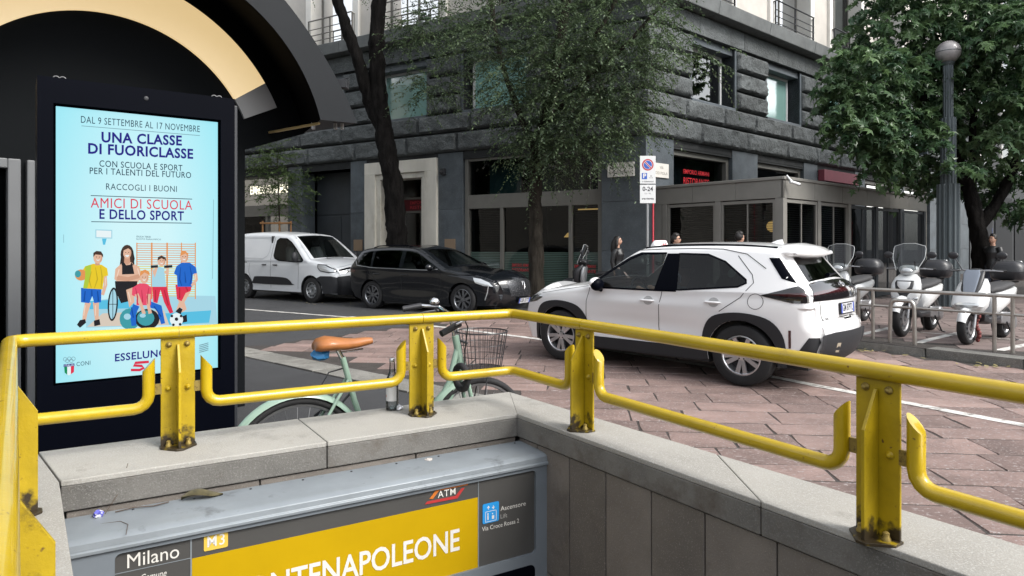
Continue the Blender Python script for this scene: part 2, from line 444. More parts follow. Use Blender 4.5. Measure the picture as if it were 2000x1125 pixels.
def stone_mesh(w, d, h, seed, r):
    """one split slab: uneven outline, chamfered rim, slightly uneven top"""
    q = random.Random(seed); out = []
    n = 3
    def jit(): return q.uniform(-r, r)
    pts = []
    for i in range(n): pts.append((-w / 2 + w * i / n + (jit() if i else jit() * .6), -d / 2 + jit()))
    for i in range(2): pts.append((w / 2 + jit(), -d / 2 + d * i / 2 + (jit() if i else 0)))
    for i in range(n): pts.append((w / 2 - w * i / n + (jit() if i else jit() * .6), d / 2 + jit()))
    for i in range(2): pts.append((-w / 2 + jit(), d / 2 - d * i / 2 + (jit() if i else 0)))
    m = len(pts); cx, cy = q.uniform(-.1, .1) * w, q.uniform(-.1, .1) * d
    vs = [(x, y, 0) for x, y in pts] + [(x * .996, y * .995, h * .6) for x, y in pts]
    ins = [(x * (1 - .012 / w), y * (1 - .022 / d), h + q.uniform(-.08, .08) * h) for x, y in pts]
    vs += ins + [(cx, cy, h + q.uniform(-.05, .12) * h)]
    fs = []
    for i in range(m):
        j = (i + 1) % m
        fs += [(i, j, m + j, m + i), (m + i, m + j, 2 * m + j, 2 * m + i), (2 * m + i, 2 * m + j, 3 * m)]
    return vs, fs
def lay_stones(parent, poly, rowdir, spacing, lens, z, m, h, name, limit, seed, keep_px=10, back=False):
    q = random.Random(seed)
    rd = Vector(rowdir).normalized(); pd = V(-rd.y, rd.x)
    # work in row coordinates
    co = [(Vector(p).dot(rd), Vector(p).dot(pd)) for p in poly]
    a0, a1 = min(c[0] for c in co), max(c[0] for c in co); b0, b1 = min(c[1] for c in co), max(c[1] for c in co)
    spots = []
    b = b0
    while b < b1:
        d = spacing * q.uniform(.82, 1.2)
        a = a0 - q.uniform(0, .6)
        while a < a1:
            w = q.uniform(*lens)
            c = rd * (a + w / 2) + pd * (b + d / 2)
            ok = all(inpoly(*(rd * (a + w * fx) + pd * (b + d * fy)), poly) for fx in (.12, .88) for fy in (.15, .85))
            if ok and c.y > 0.6:
                px = 1000 + F * c.x / c.y; py = HY + F * H / c.y
                spots.append((c, w, d, px, py))
            a += w
        b += d
    seen = [s for s in spots if -600 < s[3] < 3200 and s[4] < 1700]
    seen.sort(key=lambda s: (not (-60 < s[3] < 2060 and s[4] < 1180), -s[4]))
    var = []
    for k in range(14):
        vs, fs = stone_mesh(1.0, 1.0, 1.0, seed * 50 + k, 0.018)
        var.append((vs, fs))
    meshes = []
    for vs, fs in var:
        me = bpy.data.meshes.new(name); me.from_pydata([(x * lens[0] * 1.25, y * spacing, zz * h) for x, y, zz in vs], [], fs)
        me.materials.append(m); me.polygons.foreach_set('use_smooth', [True] * len(me.polygons)); me.set_sharp_from_angle(angle=math.radians(50)); me.update(); meshes.append(me)
    ang = math.atan2(rd.y, rd.x)
    rest = MB()
    for i, (c, w, d, px, py) in enumerate(seen):
        k = q.randrange(14); gap = q.uniform(.010, .022)
        sx = (w - gap * .8) / (lens[0] * 1.25); sy = (d - gap * 1.25) / spacing
        fl = q.choice((0, math.pi))
        aa = ang + fl + q.uniform(-.008, .008)
        if i < limit:
            o = bpy.data.objects.new(name, meshes[k]); COL.objects.link(o); o.parent = parent
            o.location = (c.x, c.y, z + q.uniform(.0, .002)); o.rotation_euler = (q.uniform(-.0015, .0015), q.uniform(-.0015, .0015), aa); o.scale = (sx, sy, 1)
        else:
            ca, sa = math.cos(aa), math.sin(aa)
            rest.add([(c.x + (x * lens[0] * 1.25 * sx) * ca - (y * spacing * sy) * sa, c.y + (x * lens[0] * 1.25 * sx) * sa + (y * spacing * sy) * ca, z + zz * h) for x, y, zz in var[k][0]], var[k][1])
    if rest.v:
        o = rest.build(name + '_field', m, parent, smooth=50); o['kind'] = 'stuff'
    print(name, 'stones', len(seen))
lay_stones(paving, PAVE, (0.995, -0.09), 0.37, (0.42, 0.84), 0.005, m_porph, 0.013, 'paving_slab', 300, 3)
# pale granite strip between the paving and the asphalt walk
strip = MB()
d0 = V(0.745, -0.666); n0 = V(-0.666, -0.745)
a0 = V(-9.5, 14.9)
a0 = V(-3.93, 9.92)
def quadstrip(mb, a, b, n, w, z0, z1, gap=0.006):
    d = (b - a).normalized()
    a = a + d * gap; b = b - d * gap
    mb.hexa([(*a, z0), (*b, z0), (*(b + n * w), z0), (*(a + n * w), z0), (*a, z1), (*b, z1), (*(b + n * w), z1), (*(a + n * w), z1)])
stripo = bpy.data.objects.new('granite_strip', None); COL.objects.link(stripo); stripo['kind'] = 'structure'
t = -3.2
while t < 5.6:
    L_ = rnd.uniform(0.7, 1.1)
    mb = MB(); quadstrip(mb, a0 + d0 * t, a0 + d0 * (t + L_), n0, 0.40, -0.05, 0.018 + rnd.uniform(-.002, .003))
    mb.build('strip_slab', m_kerb, stripo, bevel=0.006)
    t += L_
# ---- raised pavement round the building and plaza, with granite kerb stones
KERB = [(-30, 37.2), (-9.0, 22.8), (-4.06, 19.45), (-2.1, 18.0), (0.2, 16.35), (1.25, 15.5), (1.95, 14.6), (2.75, 13.0), (3.7, 11.4), (4.75, 9.81), (5.99, 8.03), (7.6, 5.72), (9.6, 2.85), (12.5, -1.3)]
KV = [Vector(p) for p in KERB]
walk = [tuple(p) for p in KV] + [(60, -30), (60, 80), (-30, 80)]
pav = flat_sheet('pavement', [walk], 0.1285, m_joint)
kerbo = bpy.data.objects.new('kerb', None); COL.objects.link(kerbo); kerbo['kind'] = 'structure'
def offs(i, w):
    d1 = (KV[i] - KV[i - 1]).normalized() if i > 0 else (KV[1] - KV[0]).normalized()
    d2 = (KV[i + 1] - KV[i]).normalized() if i < len(KV) - 1 else d1
    n = V(-(d1 + d2).y, (d1 + d2).x).normalized()
    return KV[i] + n * w
for i in range(1, len(KV) - 1):
    a, b = KV[i], KV[i + 1]; A, B = offs(i, .30), offs(i + 1, .30)
    n = max(1, round((b - a).length / 1.05))
    for k in range(n):
        f0, f1 = k / n + .003, (k + 1) / n - .003
        p = [a.lerp(b, f0), a.lerp(b, f1), A.lerp(B, f1), A.lerp(B, f0)]
        mb = MB(); zt = 0.128 + rnd.uniform(-.004, .004)
        mb.hexa([(*q, -.1) for q in p] + [(*q, zt) for q in p])
        mb.build('kerb_stone', m_kerb, kerbo, bevel=0.015)
PLZ = [tuple(offs(i, .31)) for i in range(6, 13)] + [(16, 8), (12, 22), (9.3, 18), (6.0, 14.8), (3.6, 16.8)]
lay_stones(pav, PLZ, (0.9, -0.42), 0.40, (0.5, 0.9), 0.119, m_porph2, 0.014, 'pavement_slab', 260, 9)
WLK = [tuple(offs(i, .31)) for i in range(2, 7)] + [(3.1, 16.6), (-3.0, 20.8), (-8, 24)]
lay_stones(pav, WLK, (0.849, -0.529), 0.45, (0.6, 1.0), 0.119, m_porph2, 0.012, 'pavement_slab', 0, 10)
# ---- painted lines
def line_strip(name, pts, w, z, parent=None):
    pts = [Vector(p) for p in pts]; vs = []; fs = []
    # resample so that the paint can be broken unevenly
    rs = []
    for a, b in zip(pts, pts[1:]):
        n = max(1, int((b - a).length / .25))
        rs += [a.lerp(b, k / n) for k in range(n)]
    rs.append(pts[-1])
    for i, p in enumerate(rs):
        d = (rs[min(i + 1, len(rs) - 1)] - rs[max(i - 1, 0)]).normalized(); n = V(-d.y, d.x)
        e = rnd.uniform(-.008, .008)
        vs += [(*(p + n * (w / 2 + e)), z), (*(p - n * (w / 2 - e)), z)]
        if i: fs.append((2 * i - 2, 2 * i - 1, 2 * i + 1, 2 * i))
    mb = MB(); mb.add(vs, fs)
    o = mb.build(name, m_wpaint); o['kind'] = 'structure'
    return o
line_strip('lane_line', [(-14, 20.9), (-6.37, 16.0), (-3.36, 14.08)] , 0.11, 0.006)
line_strip('lane_line', [(-3.3, 14.04), (-1.52, 12.46), (0.32, 10.73), (1.7, 9.05), (2.9, 7.47), (3.43, 6.56), (4.1, 5.5), (5.2, 3.6)], 0.12, 0.0235)
def Gp(px, py): return G(px, py, .132)
line_strip('bay_line', [Gp(1792, 670), Gp(1872, 650)], 0.11, 0.136)
line_strip('bay_line', [Gp(1950, 685), Gp(2060, 662)], 0.11, 0.136)
line_strip('bay_line', [Gp(1678, 655), Gp(1740, 640)], 0.11, 0.136)
line_strip('bay_line', [Gp(1716, 643), Gp(2040, 668)], 0.06, 0.136)

# ================================================================== CORNER BUILDING
K0 = V(3.32, 17.0)
class Fac:
    def __init__(s, d, n): s.d = V(*d); s.n = V(*n)
    def p(s, a, o, z): 
        q = K0 + s.d * a + s.n * o
        return (q.x, q.y, z)
    def box(s, mb, a0, a1, o0, o1, z0, z1, mi=0):
        return mb.hexa([s.p(a0, o0, z0), s.p(a1, o0, z0), s.p(a1, o1, z0), s.p(a0, o1, z0), s.p(a0, o0, z1), s.p(a1, o0, z1), s.p(a1, o1, z1), s.p(a0, o1, z1)], mi)
    def quad(s, mb, a0, a1, o, z0, z1, mi=0):
        return mb.add([s.p(a0, o, z0), s.p(a1, o, z0), s.p(a1, o, z1), s.p(a0, o, z1)], [(0, 1, 2, 3)], mi)
FL = Fac((-.849, .529), (-.529, -.849)); FR = Fac((.749, .663), (.663, -.749))
MIT = 0.745      # corner mitre: extra length per metre of projection
bld = thing('corner_building', 'dark rusticated stone corner building with pale upper storey and shop windows', 'building', (K0.x, K0.y, 0.12))
def B(mb, name, m, parent=None, **k): return mb.build(name, m, parent or bld, world=True, **k)
def rough_block(fac, s0, s1, z0, z1, out, amp, seed, corner=False):
    nx = max(6, int((s1 - s0) / .06)); nz_ = max(5, int((z1 - z0) / .055))
    nx = min(nx, 44)
    mb = MB(); vs = []
    for j in range(nz_ + 1):
        for i in range(nx + 1):
            u, w = i / nx, j / nz_
            z = z0 + (z1 - z0) * w
            e = min(u * (s1 - s0), (1 - u) * (s1 - s0) if not corner else 9, w * (z1 - z0), (1 - w) * (z1 - z0))
            if corner: e = min((1 - u) * (s1 - s0), w * (z1 - z0), (1 - w) * (z1 - z0))
            k = min(1, e / .045)
            s = s0 + (s1 - s0) * u
            pv = Vector((s * 3.2 + seed * 7.3, z * 4.5, seed * 1.7))
            d = noise.noise(pv) * .5 + noise.noise(pv * 2.7) * .45 + noise.noise(pv * 6.1) * .4 - .15
            o = out * (.25 + .75 * math.sqrt(k)) + amp * d * k
            if corner and i == 0: s = -MIT * o
            elif corner: s = s - MIT * o * (1 - u)
            vs.append(fac.p(s, o, z))
    W_ = nx + 1
    fs = [(j * W_ + i, j * W_ + i + 1, (j + 1) * W_ + i + 1, (j + 1) * W_ + i) for j in range(nz_) for i in range(nx)]
    b = len(vs)
    bk = -.05
    vs += [fac.p(s0, bk, z0), fac.p(s1, bk, z0), fac.p(s1, bk, z1), fac.p(s0, bk, z1)]
    fs += [tuple([b + 1, b] + [i for i in range(W_)]), tuple([b + 3, b + 2] + [nz_ * W_ + i for i in range(nx, -1, -1)]),
           tuple([b, b + 3] + [j * W_ for j in range(nz_, -1, -1)]), tuple([b + 2, b + 1] + [j * W_ + nx for j in range(nz_ + 1)])]
    mb.add(vs, fs)
    B(mb, 'stone_block', m_ruststone, smooth=55)
LEN_L, LEN_R = 26.0, 26.0
def row(fac, z0, z1, total, seed, start_len):
    q = random.Random(seed); s = 0; i = 0
    while s < total:
        l = start_len if i == 0 else q.uniform(1.5, 2.6)
        rough_block(fac, s + (.0 if i == 0 else .008), s + l - .008, z0, z1, .13, .055, seed * 31 + i, corner=(i == 0))
        s += l; i += 1
for fac, sd in ((FL, 1), (FR, 2)):
    row(fac, 4.24, 4.79, LEN_L, sd * 3, 1.5 + .4 * sd)
    row(fac, 4.845, 5.36, LEN_L, sd * 3 + 1, 2.2 - .3 * sd)
# openings on the rusticated storey
OPL = [(3.45, 5.58), (6.93, 9.06), (10.42, 12.55), (13.9, 16.0), (17.4, 19.5), (20.9, 23.0)]
OPR = [(1.95, 4.10), (5.93, 8.08), (9.90, 12.05), (13.87, 16.02), (17.84, 20.0), (21.8, 24.0)]
for fac, ops, sd in ((FL, OPL, 5), (FR, OPR, 6)):
    edges = [0.0] + [x for o in ops for x in o] + [26.0]
    for i in range(0, len(edges), 2):
        p0, p1 = edges[i], edges[i + 1]
        mb = MB(); fac.box(mb, p0, p1, -.75, -.02, 5.30, 7.2); B(mb, 'wall_core', m_groove)
        for k, (z0, z1) in enumerate(((5.415, 5.90), (5.965, 6.47), (6.54, 7.07))):
            rough_block(fac, p0 + (.0 if i == 0 else .10), p1 - .06, z0, z1, .13, .06, sd * 100 + i * 5 + k, corner=(i == 0))
        for e, sg in ((p0, 1), (p1, -1)):
            if 0 < e < 26:
                mb = MB(); fac.box(mb, e + (.0 if sg > 0 else -.09), e + (.09 if sg > 0 else 0), -.5, .02, 5.42, 7.09); B(mb, 'window_jamb', m_smooth, bevel=.008)
    mb = MB(); fac.box(mb, 0, 26, -.75, -.03, 4.0, 5.30); B(mb, 'wall_core', m_groove)
    mb = MB(); fac.box(mb, 0, 26, -.75, -.04, 7.2, 8.0); B(mb, 'wall_core', m_groove)
    # frieze course under the ledge
    s = 0; i = 0
    q = random.Random(sd)
    while s < 26:
        l = q.uniform(1.6, 2.4)
        mb = MB(); e0 = -MIT * .09 if i == 0 else s + .004
        mb.hexa([fac.p(s + .004 if i else 0, -.03, 7.14), fac.p(s + l - .004, -.03, 7.14), fac.p(s + l - .004, .09, 7.14), fac.p(e0, .09, 7.14),
                 fac.p(s + .004 if i else 0, -.03, 7.66), fac.p(s + l - .004, -.03, 7.66), fac.p(s + l - .004, .09, 7.66), fac.p(e0, .09, 7.66)])
        B(mb, 'frieze_stone', m_ruststone, bevel=.012)
        s += l; i += 1
    # projecting ledge
    s = 0; i = 0
    while s < 26:
        l = q.uniform(2.2, 3.2)
        mb = MB(); a = s + .003 if i else 0; e0 = s + .003 if i else -MIT * .48
        mb.hexa([fac.p(a, -.4, 7.68), fac.p(s + l - .003, -.4, 7.68), fac.p(s + l - .003, .42, 7.70), fac.p(e0 if i else -MIT * .42, .42, 7.70),
                 fac.p(a, -.4, 8.10), fac.p(s + l - .003, -.4, 8.10), fac.p(s + l - .003, .48, 8.06), fac.p(e0, .48, 8.06)])
        B(mb, 'ledge_stone', m_ledge, bevel=.02)
        s += l; i += 1
    # windows of that storey: recess, white frame, pane
    for j, (p0, p1) in enumerate(ops):
        mb = MB(); fac.box(mb, p0 - .02, p1 + .02, -.46, -.06, 6.93, 7.16); B(mb, 'lintel', m_smooth, bevel=.01)
        mb = MB(); fac.box(mb, p0 - .02, p1 + .02, -.5, .05, 5.30, 5.415); B(mb, 'window_sill', m_smooth, bevel=.01)
        fo = -.36
        win = MB(); t = .07
        fac.box(win, p0 + .09, p0 + .09 + t, fo - .06, fo, 5.42, 6.93); fac.box(win, p1 - .09 - t, p1 - .09, fo - .06, fo, 5.42, 6.93)
        fac.box(win, p0 + .09 + t, p1 - .09 - t, fo - .06, fo, 5.42, 5.42 + t); fac.box(win, p0 + .09 + t, p1 - .09 - t, fo - .06, fo, 6.93 - t, 6.93)
        w = B(win, 'window', m_wwhite)
        pn = MB(); fac.quad(pn, p0 + .16, p1 - .16, fo - .03, 5.49, 6.86)
        B(pn, 'pane', m_dim if (fac is FR and j == 0) else m_teal, w)
        
# upper storey
def upper(fac, ops):
    edges = [0.0] + [x for o in ops for x in o] + [26.0]
    for i in range(0, len(edges), 2):
        mb = MB(); o = -.08; c = i == 0
        e0 = edges[i]
        mb.hexa([fac.p(e0, -.7, 8.05), fac.p(edges[i + 1], -.7, 8.05), fac.p(edges[i + 1], o, 8.05), fac.p(e0 if not c else -MIT * o, o, 8.05),
                 fac.p(e0, -.7, 11.6), fac.p(edges[i + 1], -.7, 11.6), fac.p(edges[i + 1], o, 11.6), fac.p(e0 if not c else -MIT * o, o, 11.6)])
        B(mb, 'upper_wall', m_upper)
    mb = MB(); fac.box(mb, 0, 26, -.7, -.08, 11.6, 19.5); B(mb, 'upper_wall', m_upper)
    for j, (p0, p1) in enumerate(ops):
        for a, b in ((p0, p0 + .26), (p1 - .26, p1)):
            mb = MB(); fac.box(mb, a, b, -.6, .02, 8.06, 11.6); B(mb, 'window_surround', m_jamb, bevel=.01)
        w = MB(); fo = -.45; t = .06; a, b = p0 + .27, p1 - .27; m = (a + b) / 2
        for x in (a, m - t / 2, b - t): fac.box(w, x, x + t, fo - .05, fo, 8.1, 11.5)
        fac.box(w, a, b, fo - .045, fo - .005, 8.12, 8.3)
        win = B(w, 'window', m_wframe)
        pn = MB(); fac.quad(pn, a + .03, b - .03, fo - .03, 8.2, 11.5); B(pn, 'pane', m_shop, win)
        cu = MB(); fac.box(cu, a, a + (b - a) * (.9 if fac is FR else .45), fo - .16, fo - .12, 8.1, 11.5); B(cu, 'curtain', m_jamb, win)
        
        # balcony rail
        r = MB(); q0, q1 = p0 + .16, p1 - .16
        r.tube([fac.p(q0, .0, 8.12), fac.p(q0, .0, 9.0), fac.p(q0 + .06, .1, 9.06), fac.p(q1 - .06, .1, 9.06), fac.p(q1, .0, 9.0), fac.p(q1, .0, 8.12)], .024, 8)
        for zz in (8.36, 8.56, 8.76):
            r.tube([fac.p(q0 + .05, .1, zz), fac.p(q1 - .05, .1, zz)], .016, 6)
        for x in (q0 + .05, q1 - .05, (q0 + q1) / 2): fac.box(r, x - .012, x + .012, .05, .1, 8.15, 9.05)
        B(r, 'balcony_rail', m_plastic if fac is FR else m_wframe, win, smooth=40)
for fac in (FL, FR):
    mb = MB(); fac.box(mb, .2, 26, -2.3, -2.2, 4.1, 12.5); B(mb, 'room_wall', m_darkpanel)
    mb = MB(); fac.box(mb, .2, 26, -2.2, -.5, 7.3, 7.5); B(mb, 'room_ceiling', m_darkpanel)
upper(FL, [(2.3, 4.9), (6.2, 9.05), (9.75, 12.2), (13.6, 16.2), (17.5, 20.1), (21.4, 24)])
upper(FR, [(1.6, 4.2), (6.15, 9.1), (10.28, 13.2), (14.4, 17.3), (18.4, 21.3), (22.2, 25)])
# ---- ground storey piers of smooth dark stone
def pier(fac, s0, s1, z1=4.22, o=.0, m=m_smooth, cuts=(1.35, 2.55)):
    zs = [.12] + list(cuts) + [z1]
    for a, b in zip(zs, zs[1:]):
        mb = MB(); fac.box(mb, s0, s1, -.6, o, a + .003, b - .003); B(mb, 'pier_slab', m, bevel=.004)
zs = [.12, 1.35, 2.6, 4.22]
for a, b in zip(zs, zs[1:]):       # the corner pier turns the corner
    mb = MB(); loop = [FL.p(1.2, 0, a + .003), FL.p(0, 0, a + .003), FR.p(1.16, 0, a + .003), FR.p(1.16, -.6, a + .003), FL.p(1.2, -.6, a + .003)]
    mb.prism(loop, (0, 0, b - a - .006)); B(mb, 'pier_slab', m_smooth, bevel=.004)
for s0, s1 in ((5.6, 6.5), (9.4, 10.1), (12.43, 13.1), (17.6, 18.4), (22, 26)): pier(FL, s0, s1)
for s0, s1 in ((4.0, 5.41), (8.38, 9.36), (12.42, 13.3), (16.4, 17.3), (20.4, 21.3), (24.5, 26)): pier(FR, s0, s1)
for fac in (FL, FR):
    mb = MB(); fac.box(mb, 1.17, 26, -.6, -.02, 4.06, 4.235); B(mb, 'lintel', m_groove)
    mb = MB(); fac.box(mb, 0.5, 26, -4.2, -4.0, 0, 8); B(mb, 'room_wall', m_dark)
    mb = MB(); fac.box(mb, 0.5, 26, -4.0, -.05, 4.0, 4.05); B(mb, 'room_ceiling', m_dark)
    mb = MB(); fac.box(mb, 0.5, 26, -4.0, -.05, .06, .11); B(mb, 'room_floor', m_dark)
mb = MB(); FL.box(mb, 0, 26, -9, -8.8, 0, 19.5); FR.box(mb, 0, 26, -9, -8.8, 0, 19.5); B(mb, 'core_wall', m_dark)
mb = MB(); mb.prism([FL.p(26, -.1, 19.5), FL.p(0, -.1, 19.5), FR.p(26, -.1, 19.5), FR.p(26, -9, 19.5), FL.p(26, -9, 19.5)], (0, 0, .3)); B(mb, 'roof', m_ledge)
# ---- big shop window on the left front
def framebar(fac, a0, a1, o0, o1, z0, z1, par, name='frame_bar', m=m_wframe):
    mb = MB(); fac.box(mb, a0, a1, o0, o1, z0, z1); return B(mb, name, m, par, bevel=.006)
def shop_window(fac, s0, s1, upz=(2.98, 3.92), mulls=(), low=True, o=-.16):
    w = MB(); fac.box(w, s0, s1, o - .1, o + .05, 2.55, 2.95)
    win = B(w, 'shop_window', m_wframe, bevel=.006)
    for a, b in ((s0, s0 + .12), (s1 - .12, s1)): framebar(fac, a, b, o - .1, o + .08, .12, 4.05, win)
    framebar(fac, s0 + .12, s1 - .12, o - .08, o + .06, 3.93, 4.05, win)
    pn = MB(); fac.quad(pn, s0 + .12, s1 - .12, o - .03, 2.95, 3.93); B(pn, 'pane', m_shop, win)
    if low:
        xs = [s0 + .12] + list(mulls) + [s1 - .12]
        for x in mulls: framebar(fac, x - .05, x + .05, o - .08, o + .05, .12, 2.55, win)
        for a, b in zip(xs, xs[1:]):
            pn = MB(); fac.quad(pn, a + .05, b - .05, o - .03, .12, 2.55); B(pn, 'pane', m_shop, win)
    return win
wl = shop_window(FL, 1.22, 5.58, mulls=(2.16, 4.33))
for a, b in ((1.36, 2.1), (2.22, 4.27), (4.39, 5.44)):
    fr = MB()
    zz = .14
    while zz < 1.30:
        FL.quad(fr, a, b, -.175, zz, zz + .034); zz += .047
    o = B(fr, 'film_stripes', m_frost, wl); o['kind'] = 'stuff'
for c in (3.7, 1.75):
    for tt, zc_ in (('EMPORIO ARMANI', .93), ('RISTORANTE', .80)):
        tx = MB(); put_text(tx, tt, .12, lambda a, b: FL.p(c - a, -.168, zc_ + b), bold=.01, fit=.62); o = B(tx, 'window_lettering', m_red, wl); o['kind'] = 'stuff'
bl = MB()
for a, b in ((1.36, 2.1), (4.39, 5.44)):
    zz = 1.32
    while zz < 2.5: FL.box(bl, a, b, -.34, -.30, zz, zz + .006); zz += .05
o = B(bl, 'blind', m_blind, wl); o['kind'] = 'stuff'
lp = MB(); lp.lathe([(.03, .13), (.05, .12), (.15, 0), (.13, 0)], FL.p(2.75, -1.2, 1.72), n=16); B(lp, 'lamp_shade', m_warm, wl, smooth=40)
mb = MB(); FL.box(mb, 1.4, 2.1, -.5, -.45, 2.44, 2.47); B(mb, 'cove_light', m_warm, wl)
mb = MB(); FL.box(mb, 4.2, 5.3, -1.0, -.96, 2.95, 3.9); B(mb, 'hanging_panel', mat('teal_panel', (0.03, 0.11, 0.12), 0.6), wl)
mb = MB(); FL.box(mb, 2.4, 3.9, -1.6, -1.5, 2.95, 3.9); B(mb, 'hanging_panel', mat('olive_panel', (0.06, 0.09, 0.06), 0.6), wl)
# ---- marble doorway
for nm, a0, a1, z0, z1, o0, o1 in (('door_jamb', 6.5, 6.95, .12, 3.72, -.5, .10), ('door_jamb', 8.95, 9.4, .12, 3.72, -.5, .10), ('door_head', 6.5, 9.4, 3.72, 4.10, -.5, .101)):
    mb = MB(); FL.box(mb, a0, a1, o0, o1, z0, z1); B(mb, nm, m_marble, bevel=.01)
for nm, a0, a1, z0, z1 in (('inner_jamb', 6.953, 7.12, .12, 3.55), ('inner_jamb', 8.78, 8.947, .12, 3.55), ('inner_head', 6.953, 8.947, 3.553, 3.717)):
    mb = MB(); FL.box(mb, a0, a1, -.5, .03, z0, z1); B(mb, nm, m_marble, bevel=.006)
for nm, a0, a1 in (('reveal_slab', 6.95, 7.0), ('reveal_slab', 8.9, 8.95)):
    mb = MB(); FL.box(mb, a0, a1, -1.2, -.503, .12, 3.7); B(mb, nm, m_marble)
door = MB(); FL.box(door, 6.95, 8.95, -1.25, -1.2, .12, .3); FL.box(door, 7.0, 7.12, -1.24, -1.18, .3, 2.55); FL.box(door, 8.78, 8.9, -1.24, -1.18, .3, 2.55); FL.box(door, 7.9, 8.0, -1.24, -1.18, .3, 2.55); FL.box(door, 7.0, 8.9, -1.24, -1.12, 2.55, 2.62); FL.box(door, 7.0, 8.9, -1.24, -1.12, 3.0, 3.06)
dr = B(door, 'door', m_wframe)
pn = MB(); FL.quad(pn, 7.0, 8.9, -1.21, .3, 3.7); B(pn, 'pane', m_shop, dr)
mb = MB(); FL.box(mb, 7.05, 8.85, -1.17, -1.14, 2.63, 2.99); rp = B(mb, 'name_panel', mat('dark_red_panel', (0.09, 0.008, 0.012), 0.5), dr)
for tt, zc_ in (('EMPORIO ARMANI', 2.88), ('RISTORANTE', 2.73)):
    tx = MB(); put_text(tx, tt, .14, lambda a, b: FL.p(7.9 - a, -1.135, zc_ + b), bold=.01, fit=1.3); o = B(tx, 'door_lettering', m_red, dr); o['kind'] = 'stuff'
for s in (6.05, 9.75):
    mb = MB(); FL.box(mb, s - .19, s + .19, .003, .03, 1.32, 1.68)
    o = mb.build('brass_plate', m_brass); tag(o, 'brass name plate on the pier %s of the marble doorway' % ('right' if s < 7 else 'left'), 'plaque', 'brass plates by the doorway')
mb = MB(); FL.box(mb, 6.2, 6.34, .003, .12, 3.58, 3.76); mb.tube([FL.p(6.27, .12, 3.67), FL.p(6.27, .2, 3.62)], .035, 10)
tag(mb.build('wall_lamp', m_plastic, bevel=.005), 'small black spotlight on the pier beside the marble doorway', 'lamp')
# ---- dark gate bay
gt = MB(); FL.box(gt, 10.1, 12.43, -.75, -.7, .12, 4.05); gate = B(gt, 'gate', m_darkpanel)
for a, b, z0, z1 in ((10.13, 11.2, .15, 2.5), (11.24, 12.4, .15, 2.5), (10.13, 12.4, 2.56, 4.0)):
    mb = MB(); FL.box(mb, a, b, -.70, -.68, z0, z1); B(mb, 'gate_panel', m_darkpanel, gate, bevel=.006)
mb = MB(); FL.box(mb, 10.3, 10.5, -.68, -.6, 2.6, 2.66); B(mb, 'gate_closer', m_plastic, gate)
# ---- store front further left with lit lettering
ws = shop_window(FL, 13.1, 17.6, mulls=(14.4,))
mb = MB(); FL.box(mb, 13.2, 17.5, -.5, -.45, 2.95, 3.95); B(mb, 'back_panel', m_darkpanel, ws)
tx = MB(); put_text(tx, 'EMPORIO ARMANI', .42, lambda a, b: FL.p(15.3 - a, -.12, 3.5 + b), bold=.012, align='LEFT', fit=2.25); B(tx, 'sign_lettering', mat('lit_letters', (0.9, 0.85, 0.7), 0.5, emit=(1.0, 0.93, 0.72), estr=.7), ws)
mb = MB(); FL.box(mb, 13.65, 14.25, -.4, -.37, 1.3, 2.3); B(mb, 'poster', m_jamb, ws)
shop_window(FL, 18.4, 22, mulls=(20.0,))
# ---- upper lights of the right front, above the glazed veranda
def sign_win(fac, s0, s1, text=None):
    w = MB(); o = -.22
    fac.box(w, s0, s0 + .08, o - .08, o + .08, .12, 4.05); fac.box(w, s1 - .14, s1, o - .08, o + .1, .12, 4.05); fac.box(w, s0 + .08, s1 - .14, o - .08, o + .1, 3.86, 4.05)
    win = B(w, 'shop_window', m_wframe, bevel=.006)
    pn = MB(); fac.quad(pn, s0 + .08, s1 - .14, o - .03, .12, 3.86); B(pn, 'pane', m_shop, win)
    bk = MB(); fac.box(bk, s0 + .08, s1 - .14, o - .5, o - .45, .12, 3.9); B(bk, 'back_panel', mat('blue_panel', (0.035, 0.06, 0.075), 0.6), win)
    return win
w1 = sign_win(FR, 1.16, 4.0)
tx = MB(); tx2 = MB()
put_text(tx, 'EMPORIO ARMANI', .17, lambda a, b: FR.p(2.5 + a, -.2, 3.47 + b), bold=.004, fit=1.22)
put_text(tx2, 'RISTORANTE', .25, lambda a, b: FR.p(2.5 + a, -.2, 3.22 + b), bold=.004, fit=1.22)
for q_ in (tx, tx2): o = B(q_, 'sign_lettering', m_redlit, w1); o['kind'] = 'stuff'
sign_win(FR, 5.41, 8.38)
for s0, s1 in ((9.36, 12.42), (13.3, 16.4), (17.3, 20.4), (21.3, 24.5)): sign_win(FR, s0, s1)
mb = MB(); FR.box(mb, 9.4, 12.38, .003, .22, 3.68, 4.06)
tag(mb.build('awning_box', mat('awning_red', (0.16, 0.03, 0.045), 0.6, var=0.1), bevel=.01), 'long dark red awning box above the veranda roof', 'awning')
# shop interior glimpses at the far right: lit posters
for px, py, w, h, c, e, lab in ((1938, 465, .35, 1.1, (0.05, 0.12, 0.6), .35, 'blue lit poster in the shop behind the right tree'), (1953, 452, .28, 1.2, (0.6, 0.4, 0.12), .35, 'narrow amber lit poster in the shop behind the right tree')):
    s, z = onp(px, py, K0 + FR.n * .08, FR.d)
    mb = MB(); FR.box(mb, s - w / 2, s + w / 2, .003, .05, z - h / 2, z + h / 2)
    tag(mb.build('lit_poster', mat('poster_%d' % px, c, 0.5, emit=c, estr=e * .4)), lab, 'poster')

